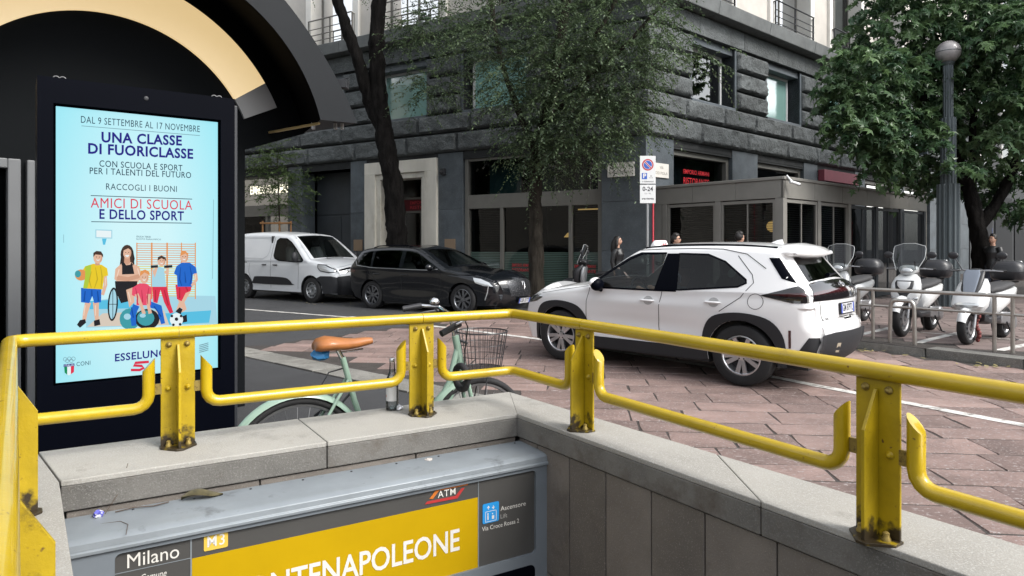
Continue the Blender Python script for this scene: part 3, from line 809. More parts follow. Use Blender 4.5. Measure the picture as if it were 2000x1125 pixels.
# ---- street name plaques
for fac, s0, s1, z0, z1, t1, t2, lab in ((FL, .30, 1.02, 3.22, 3.58, 'VIA', 'DEI GIARDINI', 'pale marble street name plaque on the shaded left face of the corner pier'),
                                        (FR, .28, .90, 3.20, 3.56, 'VIA', 'DEI POLA', 'white marble street name plaque on the bright right face of the corner pier')):
    t = thing('street_plaque', lab, 'plaque', fac.p((s0 + s1) / 2, 0.003, z0), group='street name plaques at the corner')
    mb = MB(); fac.box(mb, s0, s1, .003, .035, z0, z1); mb.build('slab', m_jamb, t, world=True, bevel=.004)
    sg = -1 if fac is FL else 1; c = (s0 + s1) / 2
    for tt, zc_, ft in ((t1, z1 - .11, None), (t2, z0 + .11, (s1 - s0) * .8)):
        tx = MB(); put_text(tx, tt, .10, lambda a, b: fac.p(c + sg * a, .037, zc_ + b), fit=ft)
        o = tx.build('engraving', mat('engraved_grey', (0.22, 0.21, 0.19), 0.8), t, world=True); o['kind'] = 'stuff'

# ================================================================== GLAZED VERANDA
V0 = K0 + FR.d * .3 + FR.n * 3.4
ver = thing('glazed_veranda', 'grey metal glazed restaurant veranda with dark blinds built against the corner building', 'veranda', (V0.x, V0.y, .12))
class Fv(Fac):
    def __init__(s, o, d, n): s.o = o; s.d = d; s.n = n
    def p(s, a, o, z):
        q = s.o + s.d * a + s.n * o; return (q.x, q.y, z)
VA = Fv(V0, -FR.n, -FR.d)            # left face, running back to the building
VB = Fv(V0, FR.d, FR.n)             # long face along the pavement
def BV(mb, name, m, parent=None, **k): return mb.build(name, m, parent or ver, world=True, **k)
ZT, ZB = 2.96, 2.50
for fac, n, ln in ((VA, 3, 3.39), (VB, 6, 8.8)):
    for k in range(n):
        a, b = ln * k / n, ln * (k + 1) / n
        mb = MB(); fac.box(mb, a + (.004 if k else 0), b - .004, -.06, .0 if k or fac is VB else .0, ZB, ZT - .07); BV(mb, 'fascia_panel', m_verfascia, bevel=.005)
    mb = MB(); fac.box(mb, -.02 if fac is VB else 0, ln, -.1, .03, ZT - .068, ZT); BV(mb, 'roof_trim', m_verfascia, bevel=.01)
mb = MB(); mb.hexa([VB.p(.06, -.06, 2.80), VB.p(8.8, -.06, 2.80), VB.p(8.8, -3.35, 2.80), VB.p(.06, -3.35, 2.80), VB.p(.06, -.06, 2.93), VB.p(8.8, -.06, 2.93), VB.p(8.8, -3.35, 2.93), VB.p(.06, -3.35, 2.93)]); BV(mb, 'roof', m_verfascia)
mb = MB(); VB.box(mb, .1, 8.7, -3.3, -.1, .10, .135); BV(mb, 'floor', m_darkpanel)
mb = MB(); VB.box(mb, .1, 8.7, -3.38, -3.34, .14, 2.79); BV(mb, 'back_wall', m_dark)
# posts
pl = {'A': (0.0, 1.65, 3.05), 'B': (0.0, 1.9, 3.7, 5.5, 7.2, 8.7)}
for x in (1.52, 3.0): 
    mb = MB(); VA.box(mb, x, x + .14, -.12, -.005, .13, ZB); BV(mb, 'post', m_verfascia, bevel=.006)
mb = MB(); VA.box(mb, 3.15, 3.38, -.1, -.01, .13, ZB); BV(mb, 'end_panel', m_verfascia)
mb = MB(); mb.hexa([VB.p(.003, -.2, .13), VB.p(.16, -.2, .13), VB.p(.16, -.005, .13), VB.p(.003, -.005, .13), VB.p(.003, -.2, ZB), VB.p(.16, -.2, ZB), VB.p(.16, -.005, ZB), VB.p(.003, -.005, ZB)]); BV(mb, 'corner_post', m_verfascia, bevel=.006)
for x in (1.65, 3.3, 5.0, 6.7, 8.6):
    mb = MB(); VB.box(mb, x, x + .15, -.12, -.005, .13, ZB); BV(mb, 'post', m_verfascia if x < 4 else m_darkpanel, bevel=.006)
bays = [(VA, .21, 1.51), (VA, 1.67, 2.99), (VB, .17, 1.64), (VB, 1.81, 3.29), (VB, 3.46, 4.99), (VB, 5.16, 6.69), (VB, 6.86, 8.59)]
for k, (fac, a, b) in enumerate(bays):
    w = MB(); t = .05
    fac.box(w, a, a + t, -.09, -.03, .15, ZB - .02); fac.box(w, b - t, b, -.09, -.03, .15, ZB - .02); fac.box(w, a + t, b - t, -.09, -.03, .15, .32); fac.box(w, a + t, b - t, -.09, -.03, ZB - .09, ZB - .02)
    if k in (0, 2, 3, 4, 5): fac.box(w, (a + b) / 2 - .015, (a + b) / 2 + .015, -.08, -.04, .32, ZB - .09)
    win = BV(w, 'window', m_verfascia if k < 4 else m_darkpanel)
    pn = MB(); fac.quad(pn, a + t, b - t, -.06, .32, ZB - .09); BV(pn, 'pane', m_shop, win)
    if k in (0, 1, 2, 3):
        bl = MB(); zz = .5 if k != 1 else 1.2
        while zz < ZB - .1:
            bl.hexa([fac.p(a + t, -.16, zz), fac.p(b - t, -.16, zz), fac.p(b - t, -.125, zz + .006), fac.p(a + t, -.125, zz + .006), fac.p(a + t, -.16, zz + .003), fac.p(b - t, -.16, zz + .003), fac.p(b - t, -.125, zz + .009), fac.p(a + t, -.125, zz + .009)])
            zz += .05
        o = BV(bl, 'blind', m_blind, win); o['kind'] = 'stuff'
lp = MB(); lp.sphere(VB.p(.95, -.75, 1.92), .13, 16, 10); BV(lp, 'globe_lamp', m_warm, smooth=180)
lp = MB(); lp.tube([VA.p(2.5, -1.4, 1.6), VA.p(2.5, -1.4, 2.0)], .045, 10); BV(lp, 'pendant_lamp', m_warm, smooth=50)
mb = MB(); VA.box(mb, 1.72, 1.84, -.3, -.28, 2.28, 2.4); BV(mb, 'exit_sign', mat('exit_green', (0.02, 0.5, 0.12), 0.5, emit=(0.05, 0.8, 0.25), estr=.2))
mb = MB(); VB.box(mb, 4.25, 4.31, -.35, -.33, .9, 2.1); BV(mb, 'light_strip', m_redlit)
# tables inside, dark, seen only as dim shapes
tb = MB()
for a, o in ((1.4, -1.7), (3.4, -1.7), (5.6, -1.7)):
    c = VB.p(a, o, .14); tb.lathe([(.25, 0), (.25, .02), (.04, .04), (.04, .7), (.4, .72), (.4, .75)], c, n=16)
o = BV(tb, 'table_row', m_darkpanel, smooth=40)
# security camera on the veranda corner
cp = VB.p(.12, .03, 2.90)
sc_ = thing('security_camera', 'white security camera on the corner of the veranda roof', 'camera', cp)
mb = MB(); mb.tube([VB.p(.1, .02, 2.98), VB.p(.1, .08, 2.9), VB.p(.12, .12, 2.86)], .022, 8); mb.build('bracket', m_wwhite, sc_, world=True, smooth=50)
mb = MB(); mb.tube([VB.p(.08, .10, 2.84), VB.p(.16, .15, 2.82), VB.p(.27, .22, 2.78)], .034, 12); cb = mb.build('housing', m_wwhite, sc_, world=True, smooth=50)
mb = MB(); mb.tube([VB.p(.271, .221, 2.779), VB.p(.28, .226, 2.777)], .028, 12); mb.build('lens', m_plastic, cb, world=True)

# ================================================================== THE OTHER SIDES OF THE CROSSING (outside the frame or far down the street)
m_opp = mat('pale_facade', (0.20, 0.19, 0.17), .9, var=.15, vscale=.5, bump=.2, bscale=10); m_opp2 = mat('grey_facade', (0.045, 0.047, 0.05), .9, var=.15, vscale=.5, bump=.2, bscale=10)
m_winsheet = mat('dark_pane', (0.03, 0.035, 0.04), .08, spec=.6)
def block(name, label, c0, d, ln, dep, hgt, m, floors, per, shop=False):
    """plain street block: front line from c0 along d, windows set into the front as frame and pane"""
    d = Vector(d).normalized(); n = V(d.y, -d.x)
    t = thing(name, label, 'building', (c0[0], c0[1], 0))
    def P(s, o, z): return (d.x * s + n.x * o, d.y * s + n.y * o, z)
    mb = MB(); mb.hexa([P(0, -dep, 0), P(ln, -dep, 0), P(ln, 0, 0), P(0, 0, 0), P(0, -dep, hgt), P(ln, -dep, hgt), P(ln, 0, hgt), P(0, 0, hgt)]); mb.build('wall', m, t)
    mb = MB(); mb.hexa([P(-.2, -dep, hgt), P(ln + .2, -dep, hgt), P(ln + .2, .4, hgt), P(-.2, .4, hgt), P(-.2, -dep, hgt + .4), P(ln + .2, -dep, hgt + .4), P(ln + .2, .4, hgt + .4), P(-.2, .4, hgt + .4)]); mb.build('cornice', m, t)
    st = ln / per; fh = (hgt - 4.5) / floors
    w0 = MB(); w0.hexa([P(-.75, 0, 0), P(.75, 0, 0), P(.75, .12, 0), P(-.75, .12, 0), P(-.75, 0, 2.3), P(.75, 0, 2.3), P(.75, .12, 2.3), P(-.75, .12, 2.3)]); pn = MB(); pn.add([P(-.6, .125, .12), P(.6, .125, .12), P(.6, .125, 2.18), P(-.6, .125, 2.18)], [(0, 1, 2, 3)])
    wo = w0.build('window', m_jamb, t); po2 = pn.build('pane', m_winsheet, wo)
    first = True
    for f in range(floors):
        for k in range(per):
            o = wo if first else copy_tree(wo, t)
            first = False
            q = P(st * (k + .5), .002, 5.2 + f * fh); o.location = q
    if shop:
        for k in range(int(ln / 4)):
            mb = MB(); a, b = k * 4 + .3, k * 4 + 3.7; mb.hexa([P(a, 0.003, .2), P(b, .003, .2), P(b, .06, .2), P(a, .06, .2), P(a, .003, 4.2), P(b, .003, 4.2), P(b, .06, 4.2), P(a, .06, 4.2)]); mb.build('shop_front', m_dark, t)
    return t
block('far_building', 'tall pale building across the street to the left of the viewer', (-27, -30), (0.0, 1.0), 62, 12, 12, m_opp, 3, 14)
block('far_building', 'long grey building at the right side of the plaza', (50, 40), (0.0, -1.0), 70, 12, 13, m_opp2, 3, 15)
block('far_building', 'pale building behind the viewer', (35, -45), (-1.0, 0.0), 60, 12, 13, m_opp, 3, 12)
eR = K0 + FR.d * 26.2
block('far_building', 'plain dark building further down the street behind the right tree', (eR.x, eR.y), FR.d, 40, 10, 16, m_opp2, 4, 10, True)
eL = K0 + FL.d * 66
block('far_building', 'plain grey building further down the street behind the kiosk', (eL.x, eL.y), -FL.d, 39.8, 10, 17, m_opp2, 4, 10)
# ================================================================== STAIRWELL PARAPET
ZC = 0.60
par = thing('stairwell_parapet', 'grey granite parapet with pale coping around the metro stairs', 'parapet', (0, 3.7, 0))
def BP(mb, name, m, parent=None, **k): return mb.build(name, m, parent or par, world=True, **k)
def isect(p, d, q, e):
    # p + d t = q + e s
    det = d.x * (-e.y) + e.x * d.y
    t = ((q.x - p.x) * (-e.y) + e.x * (q.y - p.y)) / det
    return p + d * t
po, pi_ = PO.xy, PI_.xy
def slab(name, pts, z0, z1, m, bevel=.004):
    mb = MB(); mb.hexa([(*p, z0) for p in pts] + [(*p, z1) for p in pts]); return BP(mb, name, m, bevel=bevel)
TH = 0.115
# back coping: slabs between cuts
def back(fr): return (po.lerp(PO2, fr), pi_.lerp(PI2, fr))
cuts = [0.0, .535, 1.0]
cuts_in = [0.0, .50, 1.0]
g = .0022
for i in range(2):
    o0, o1 = po.lerp(PO2, cuts[i]), po.lerp(PO2, cuts[i + 1]); i0, i1 = pi_.lerp(PI2, cuts_in[i]), pi_.lerp(PI2, cuts_in[i + 1])
    o0 = o0 + vL * (g if i else 0); i0 = i0 + vL * (g if i else 0); o1 = o1 - vL * g; i1 = i1 - vL * g
    slab('coping_slab', [i0, o0, o1, i1][::-1], ZC - .022, ZC, m_cope)
    slab('fascia_slab', [i0, i0 - V(-vL.y, vL.x) * .2, i1 - V(-vL.y, vL.x) * .2, i1] if False else [i0, i0.lerp(o0, .85), i1.lerp(o1, .85), i1], ZC - TH, ZC - .0225, m_fascia)
# right coping
ro = [0, 1.45, 2.75, R_END]; 
for i in range(3):
    o0, o1 = po + uO * (ro[i] * 1.02 + (g if i else 0)), po + uO * (ro[i + 1] * 1.02 - g); i0, i1 = pi_ + uI * (ro[i] + (g if i else 0)), pi_ + uI * (ro[i + 1] - g)
    slab('coping_slab', [i0, i1, o1, o0], ZC - .022, ZC - (.0 if i else .0005), m_cope)
    slab('fascia_slab', [i0, i1, i1.lerp(o1, .85), i0.lerp(o0, .85)], ZC - TH, ZC - .0225, m_fascia)
# left coping
lo = [0, 1.3, R_END]
PO2b = PO2 + V(-.26, -.02)
wL = V(0.578, -0.816)
LW = V(-0.32, -0.14)
for i in range(2):
    i0, i1 = PI2 + wL * (lo[i]) , PI2 + wL * (lo[i + 1] - g)
    o0, o1 = i0 + LW, i1 + LW
    if i == 0: o0 = PO2 + vL * .12; 
    pts = [i0, o0, o1, i1] if i else [PI2 + vL * .004, PO2 + vL * .004, o0, o1, i1]
    mb = MB(); mb.prism([(*p, ZC - .022) for p in pts], (0, 0, .022)); BP(mb, 'coping_slab', m_cope, bevel=.004)
    pts2 = [i0, i0 + LW * .85, i1 + LW * .85, i1]
    slab('fascia_slab', pts2, ZC - TH, ZC - .0225, m_fascia)
# inner facing panels below
def panels(p, d, ins, widths, z1, rows, name='facing_panel'):
    s = 0
    for w in widths:
        for a, b in rows:
            q0, q1 = p + d * (s + .003), p + d * (s + w - .003)
            mb = MB(); mb.hexa([(*q0, a + .003), (*q1, a + .003), (*(q1 + ins * .05), a + .003), (*(q0 + ins * .05), a + .003), (*q0, b - .003), (*q1, b - .003), (*(q1 + ins * .05), b - .003), (*(q0 + ins * .05), b - .003)])
            BP(mb, name, m_panel, bevel=.003)
        s += w
rows = [(-2.2, -1.0), (-1.0, -.12), (-.12, ZC - TH - .004)]
nB = V(-vL.y, vL.x); nB = nB if nB.y > 0 else -nB
nR = V(-uI.y, uI.x); nR = nR if nR.x > 0 else -nR
nL_ = -nR
panels(pi_ + nB * .012, vL, nB, [.55, .7, .68], ZC, rows)
panels(pi_ + nR * .012, uI, nR, [.16, .25, .25, .27, .27, .3, .3, .3, .3, .3, .3, .4], ZC, rows)
panels(PI2 + nL_ * .012, wL, nL_, [.5] * 7, ZC, rows)
# wall core below the coping
for a, b, c, d in ((po, PO2, PI2, pi_), (po, po + uO * R_END, pi_ + uI * R_END, pi_)):
    q = [a.lerp(d, .12), b.lerp(c, .12), b.lerp(c, .80), a.lerp(d, .80)]
    slab('wall_core', q, -.3, ZC - TH - .002, m_fascia, 0)
q = [PI2 + LW * .85, PI2 + LW * .85 + wL * R_END, PI2 + LW * .25 + wL * R_END, PI2 + LW * .25]
slab('wall_core', q, -.3, ZC - TH - .002, m_fascia, 0)

# ================================================================== YELLOW GUARD RAIL
ZR = 1.086
rail = thing('guard_railing', 'yellow painted tube guard rail on flat steel posts on top of the parapet', 'railing', (0, 3.7, ZC))
def BR(mb, name, m, parent=None, **k): return mb.build(name, m, parent or rail, world=True, **k)
rc = V(*G(1000, 612, ZR)); rr = V(*G(2000, 770, ZR)); rl = V(*G(18, 667, ZR)); rle = V(*G(-12, 1085, ZR))
dr_ = (rr - rc).normalized(); rr = rc + dr_ * 3.3
dl_ = (rl - rc).normalized(); dll = (rle - rl).normalized(); rle = rl + dll * 2.6
RT = 0.0255
def arc_corner(a, c, b, r, z, n=5):
    d1 = (a - c).normalized(); d2 = (b - c).normalized()
    p0, p1 = c + d1 * r, c + d2 * r
    return [(*(p0 * (1 - t) ** 2 + c * 2 * t * (1 - t) + p1 * t * t), z) for t in [k / n for k in range(n + 1)]]
# post base points on the coping, in order from the left
pb = [V(*G(345, 862, ZC)), V(*G(808, 800, ZC)), V(*G(1165, 833, ZC)), V(*G(1757, 1032, ZC))]
def proj(p, a, d): return a + d * (p - a).dot(d)
P1, P2 = proj(pb[0], rc, dl_), proj(pb[1], rc, dl_)
P3, P4 = proj(pb[2], rc, dr_), proj(pb[3], rc, dr_)
P0 = proj(V(*G(28, 1010, ZC)), rl, dll)
P5 = P4 + dr_ * 1.42; Pm = P0 + dll * 1.2
def tubepart(pts, name='top_rail', m=m_yellow):
    mb = MB(); mb.tube(pts, RT, 16); return BR(mb, name, m, smooth=60)
e = .0015
tubepart([(*rle, ZR), (*P0, ZR)][:2] if False else [(*rle, ZR), (*rl.lerp(rle, .5), ZR)] + [])
tubepart([(*(rl.lerp(rle, .5) - dll * e), ZR)] + arc_corner(rle, rl, rc, .07, ZR) + [(*(P1 - dl_ * e), ZR)])
tubepart([(*(P1 + dl_ * -e * 2), ZR), (*(P2 + dl_ * e), ZR)])
tubepart([(*(P2 - dl_ * e), ZR)] + arc_corner(rl, rc, rr, .05, ZR) + [(*(P3 - dr_ * e), ZR)])
tubepart([(*(P3 + dr_ * e), ZR), (*rr, ZR)])
# posts: flat plate, slanted fin, base plate, bolts
def post(p, d, inw, big=True):
    hw = .066; zt = ZR - RT * .8
    mb = MB(); c = p
    mb.hexa([(*(c - d * hw - inw * .0), ZC + .008), (*(c + d * hw), ZC + .008), (*(c + d * hw - inw * .010), ZC + .008), (*(c - d * hw - inw * .010), ZC + .008),
             (*(c - d * hw), zt), (*(c + d * hw), zt), (*(c + d * hw - inw * .010), zt), (*(c - d * hw - inw * .010), zt)])
    po_ = BR(mb, 'post', m_yellow2, bevel=.002)
    f = MB(); t = .005
    prof = [(.002, ZC + .008), (.078, ZC + .008), (.078, zt - .14), (.012, zt - .03), (.002, zt - .03)]
    f.prism([(*(c + inw * o - d * t), z) for o, z in prof], (d.x * 2 * t, d.y * 2 * t, 0)); BR(f, 'fin', m_yellow2, po_, bevel=.0015)
    b = MB(); q = [c - d * (hw + .004) - inw * .014, c + d * (hw + .004) - inw * .014, c + d * .012 + inw * .092, c - d * .012 + inw * .092]
    q = [c - d * (hw + .004) - inw * .014, c + d * (hw + .004) - inw * .014, c + d * (hw + .004) + inw * .03, c + d * .014 + inw * .09, c - d * .014 + inw * .09, c - d * (hw + .004) + inw * .03]
    b.prism([(*x, ZC + .0005) for x in q], (0, 0, .0085)); BR(b, 'base_plate', m_yellow2, po_, bevel=.0015)
    for dd, z in ((-.035, zt - .03), (.035, zt - .03), (-.038, ZC + .25), (.038, ZC + .25)):
        k = MB(); a = c + d * dd + inw * .0005; k.lathe([(.012, 0), (.012, .004), (.008, .008), (.006, .014), (.002, .016)], (*a, z), (inw.x, inw.y, 0), 10); BR(k, 'bolt', m_bolt if z > ZC + .3 else m_yellow2, po_, smooth=40)
    for dd in (-.038, .038):
        k = MB(); a = c + d * dd + inw * .022; k.lathe([(.013, 0), (.013, .005), (.009, .012), (.009, .022), (.003, .026)], (*a, ZC + .009), (0, 0, 1), 10); BR(k, 'bolt', m_bolt, po_, smooth=40)
    # stub plates that carry the lower tubes
    for sg in (-1, 1):
        k = MB(); a = c + d * sg * (hw + .009) - inw * .004
        k.obox((*a, ZC + .25), (d.x * .012, d.y * .012, 0), (inw.x * .005, inw.y * .005, 0), (0, 0, .022)); BR(k, 'lug', m_bolt, po_)
    return po_
inB = -nB; inR = -nR
post(P1, dl_, inB); post(P2, dl_, inB)
post(P3, dr_, inR); post(P4, dr_, inR); post(P5, dr_, inR)
inL = V(-dll.y, dll.x); inL = inL if inL.x > 0 else -inL
post(P0, dll, inL); post(Pm, dll, inL)
ZL, ZU = .775, .955
def lower(pa, da, pbn, db, corner=None):
    """low tube whose two ends turn up beside the posts"""
    off = .066 + .045; r = .055
    a = pa + da * off; b = pbn + db * off
    pts = [(*a, ZU), (*a, ZL + r)]
    c2 = corner if corner is not None else b
    d = (c2 - a).normalized()
    for k in range(1, 5):
        t = k / 4 * math.pi / 2
        pts.append((*(a + d * (r - r * math.cos(t))), ZL + r - r * math.sin(t)))
    if corner is not None: pts += arc_corner(a, corner, b, .05, ZL)
    c1 = corner if corner is not None else a
    d2 = (c1 - b).normalized(); tail = []
    for k in range(0, 4):
        t = k / 4 * math.pi / 2
        tail.append((*(b + d2 * (r - r * math.sin(t))), ZL + r - r * math.cos(t)))
    pts += tail + [(*b, ZL + r), (*b, ZU)]
    mb = MB(); mb.tube(pts, .024, 14)
    # slanted cut on the free ends
    n = 14
    for idx, dd in ((0, da), (len(pts) - 1, db)):
        for k in range(n):
            v = mb.v[idx * n + k]; pc = V(pts[idx][0], pts[idx][1])
            t = (V(v[0], v[1]) - pc).dot(dd)
            mb.v[idx * n + k] = (v[0], v[1], v[2] - t * 1.15)
    return BR(mb, 'lower_rail', m_yellow, smooth=50)
nl = -dl_
lower(P1, -dl_ , P2, dl_)
lower(P2, -dl_, P3, -dr_, corner=rc)
lower(P3, dr_, P4, -dr_); lower(P4, dr_, P5, -dr_)
lower(P1, dl_, P0, -dll, corner=rl)
lower(P0, dll, Pm, -dll)

# ================================================================== METRO SIGN BOX under the coping
X0 = V(*G(1010, 852, ZC - .118 - .03)); 
ZX = ZC - .148
X0 = pi_ + V(0.0, -.004)
fx = V(*G(1084, 885, ZX)) ; bx_d = (fx - X0); dep = bx_d.dot(-nB)
Xr = fx                                         # front right top corner
sgn = thing('metro_sign', 'grey metal metro entrance sign box with yellow station name panel', 'sign', (Xr.x, Xr.y, -.4))
def BS(mb, name, m, parent=None, **k): return mb.build(name, m, parent or sgn, world=True, **k)
def SB(a, o, z):      # a: metres left from the right end, o: outward from the face, z
    q = Xr + vL * a - nB * o
    return (q.x, q.y, z)
BW = 1.99
# body
mb = MB(); mb.hexa([SB(.012, -dep + .01, -.75), SB(BW, -dep + .01, -.75), SB(BW, -.03, -.75), SB(.012, -.03, -.75), SB(.012, -dep + .01, ZX - .043), SB(BW, -dep + .01, ZX - .043), SB(BW, -.03, ZX - .043), SB(.012, -.03, ZX - .043)])
BS(mb, 'box_body', m_frame)
# lid of folded sheet with a rounded lip
prof = [(-dep + .004, ZX + .012), (-.045, ZX + .004), (-.02, ZX - .001), (-.006, ZX - .010), (-.003, ZX - .032), (.004, ZX - .036), (.004, ZX - .048), (-.028, ZX - .048), (-.028, ZX - .042), (-dep + .004, ZX - .042)]
mb = MB(); mb.prism([SB(-.012, o, z) for o, z in prof], (vL.x * (BW + .03), vL.y * (BW + .03), 0)); lid = BS(mb, 'lid', m_lid, smooth=35, bevel=.002)
for k in range(9):
    a = .1 + k * .21; mb = MB(); c = SB(a, -dep + .03, ZX + .011); mb.lathe([(.005, 0), (.004, .003)], c, n=8); BS(mb, 'rivet', m_plastic, lid)
# raised border with rounded window, then the printed panel set back in it
def on_sign(px, py): 
    s, z = onp(px, py, Xr + nB * .022, vL); return s, z
yl0, zz0 = on_sign(1037, 960)
def rrect(a0, a1, z0, z1, r, n=5):
    pts = []
    for cx, cz, t0 in ((a1 - r, z1 - r, 0), (a0 + r, z1 - r, 90), (a0 + r, z0 + r, 180), (a1 - r, z0 + r, 270)):
        for k in range(n + 1):
            t = math.radians(t0 + 90 * k / n); pts.append((cx + r * math.cos(t), cz + r * math.sin(t)))
    return pts
pa0, pa1 = .105, on_sign(224, 1095)[0]
pz1, pz0 = ZX - .066, ZX - .066 - .395
win_ = rrect(pa0, pa1, pz0, pz1, .02)
outer = [(.012, -.75), (BW, -.75), (BW, ZX - .044), (.012, ZX - .044)]
tri = tessellate_polygon([[Vector((a, z, 0)) for a, z in outer], [Vector((a, z, 0)) for a, z in win_]])
allp = outer + win_
mb = MB(); mb.add([SB(a, -.008, z) for a, z in allp], [tuple(t) for t in tri]); nW = len(win_)
mb.add([SB(a, -.008, z) for a, z in win_] + [SB(a, -.025, z) for a, z in win_], [(i, (i + 1) % nW, nW + (i + 1) % nW, nW + i) for i in range(nW)])
BS(mb, 'sign_frame', m_frame)
def area(name, a0, a1, z0, z1, m, o=-.022, par_=None):
    mb = MB(); mb.add([SB(a0, o, z0), SB(a1, o, z0), SB(a1, o, z1), SB(a0, o, z1)], [(0, 1, 2, 3)]); return BS(mb, name, m, par_)
pan = area('sign_panel', pa0 - .01, pa1 + .01, pz0 - .01, pz1 + .01, m_sgrey)
aD1, _ = on_sign(934, 1000); aD2, _ = on_sign(373, 1050)
_, zy = on_sign(934, 970); _, zy2 = on_sign(373, 1092); zy = (zy + zy2) / 2
area('yellow_field', aD1 + .003, aD2 - .003, pz0 - .008, zy, m_syel, -.0205, pan)
for a in (aD1, aD2): area('divider', a - .0025, a + .0025, pz0 - .005, pz1 + .003, m_lid, -.0195, pan)
_, zm = on_sign(300, 1105); area('divider', aD2, pa1 + .005, zm - .0015, zm + .0015, m_lid, -.0196, pan)
def stext(name, s, px, py, hpx, m, align='CENTER', fit_px=None, par_=pan, o=-.019, **k):
    a, z = on_sign(px, py)
    Yd = (Xr + vL * a).y
    size = hpx * Yd / F / .70
    mb = MB(); fit = None
    if fit_px: a1, _ = on_sign(px + fit_px, py); fit = abs(a - a1)
    if align == 'LEFT': put_text(mb, s, size, lambda x, y: SB(a - x, o, z + y), align='LEFT', fit=fit, **k)
    else: put_text(mb, s, size, lambda x, y: SB(a - x, o, z + y), fit=fit, **k)
    return BS(mb, name, m, par_)
# station name: cap height and right end measured, letters run off the bottom of the picture
aE, zE = on_sign(897, 1055); 
vs, fs = text_mesh('MONTENAPOLEONE', .20, bold=.016, spacing=1.0)
x0, x1 = min(v[0] for v in vs), max(v[0] for v in vs); wN = (aD2 - .06) - aE
a9, _ = on_sign(497, 1115)
sc1 = ((a9 - aE) * 13.9 / 12.35) / (x1 - x0)
mb = MB(); mb.add([SB(aE - (v[0] - x1) * sc1, -.019, zE + v[1] * sc1 * 1.28) for v in vs], fs); BS(mb, 'station_name', m_swhite, pan)
stext('city_name', 'Milano', 300, 1087, 27, m_swhite, fit_px=98)
stext('city_name', 'Comune', 300, 1124, 14, m_swhite, fit_px=50, shear=.3)
# M3 badge
a0_, z0_ = on_sign(398, 1076); a1_, z1_ = on_sign(445, 1038)
bd = rrect(a1_, a0_, z0_ - .002, z0_ + .060, .006)
mb = MB(); mb.add([SB(a, -.0192, z) for a, z in bd], [tuple(range(len(bd)))]); BS(mb, 'line_badge', mat('badge_yellow', (0.62, 0.42, 0.06), .45), pan)
mb = MB(); ac, zc = (a0_ + a1_) / 2, z0_ + .029; put_text(mb, 'M3', .058, lambda x, y: SB(ac - x, -.0182, zc + y), bold=.008, spacing=1.15, fit=abs(a0_ - a1_) * .72); BS(mb, 'badge_lettering', m_swhite, pan)
# operator logo: two slanted brackets and the letters
def spoly(pts, m, name, o=-.0192):
    mb = MB(); q = [on_sign(*p) for p in pts]; mb.prism([SB(a, o, z) for a, z in q], (-nB.x * .0004, -nB.y * .0004, 0)); return BS(mb, name, m, pan)
spoly([(838, 974), (853, 954), (915, 942), (913, 947), (857, 958), (845, 974)], m_sorange, 'logo_bracket')
spoly([(830, 986), (835, 978), (890, 968), (904, 950), (898, 951)][:0] or [(829, 985), (834, 979), (889, 968), (901, 953), (907, 952), (893, 973)], m_sred, 'logo_bracket')
stext('logo_letters', 'ATM', 872, 963, 13, m_swhite, fit_px=34, bold=.006, spacing=1.15)
# lift notice
q0 = on_sign(942, 1024); q1 = on_sign(974, 1016); zt_ = on_sign(942, 985)[1]
bd = rrect(q1[0], q0[0], (q0[1] + q1[1]) / 2, zt_, .008)
mb = MB(); mb.add([SB(a, -.0192, z) for a, z in bd], [tuple(range(len(bd)))]); BS(mb, 'lift_pictogram', m_sblue, pan)
ac = (q0[0] + q1[0]) / 2; zb_ = (q0[1] + q1[1]) / 2; hh = zt_ - zb_; ww = abs(q0[0] - q1[0])
mb = MB()
def sq(a0, a1, z0, z1): mb.add([SB(a0, -.0185, z0), SB(a1, -.0185, z0), SB(a1, -.0185, z1), SB(a0, -.0185, z1)], [(0, 1, 2, 3)])
for a, b, c, d in ((-.34, .34, .06, .085), (-.34, .34, .57, .595), (-.34, -.31, .06, .595), (.31, .34, .06, .595)): sq(ac + a * ww, ac + b * ww, zb_ + c * hh, zb_ + d * hh)
sq(ac + .14 * ww, ac + .22 * ww, zb_ + .16 * hh, zb_ + .40 * hh); sq(ac - .2 * ww, ac - .06 * ww, zb_ + .16 * hh, zb_ + .34 * hh)
for cx, cz, r in ((.18, .46, .045), (-.1, .43, .04)):
    mb.add([SB(ac + cx * ww + r * ww * math.cos(t * .785), -.0185, zb_ + cz * hh + r * ww * math.sin(t * .785)) for t in range(8)], [tuple(range(8))])
for cx, sg in ((.15, 1), (-.15, -1)):
    cz = .76; mb.add([SB(ac + (cx - .09) * ww, -.0185, zb_ + (cz) * hh), SB(ac + (cx + .09) * ww, -.0185, zb_ + cz * hh), SB(ac + cx * ww, -.0185, zb_ + (cz + .12 * sg) * hh)], [(0, 1, 2)])
    sq(ac + (cx - .02) * ww, ac + (cx + .02) * ww, zb_ + (cz - .08 * sg) * hh, zb_ + cz * hh)
BS(mb, 'pictogram_lines', m_swhite, pan)
stext('lift_text', 'Ascensore', 977, 994, 9, m_swhite, align='LEFT', fit_px=49)
stext('lift_text', 'Lift', 977, 1009, 8.5, mat('pale_grey', (0.36, 0.35, 0.33), .5), align='LEFT', fit_px=13)
stext('lift_text', 'Via Croce Rossa 2', 941, 1034, 8.5, m_swhite, align='LEFT', fit_px=72)
# dark ad case below the sign panel (only its rounded top right corner shows)
bd = rrect(.11, 1.0, -.74, pz0 - .05, .03)
mb = MB(); mb.add([SB(a, -.0075, z) for a, z in bd], [tuple(range(len(bd)))]); BS(mb, 'lower_panel', m_black)

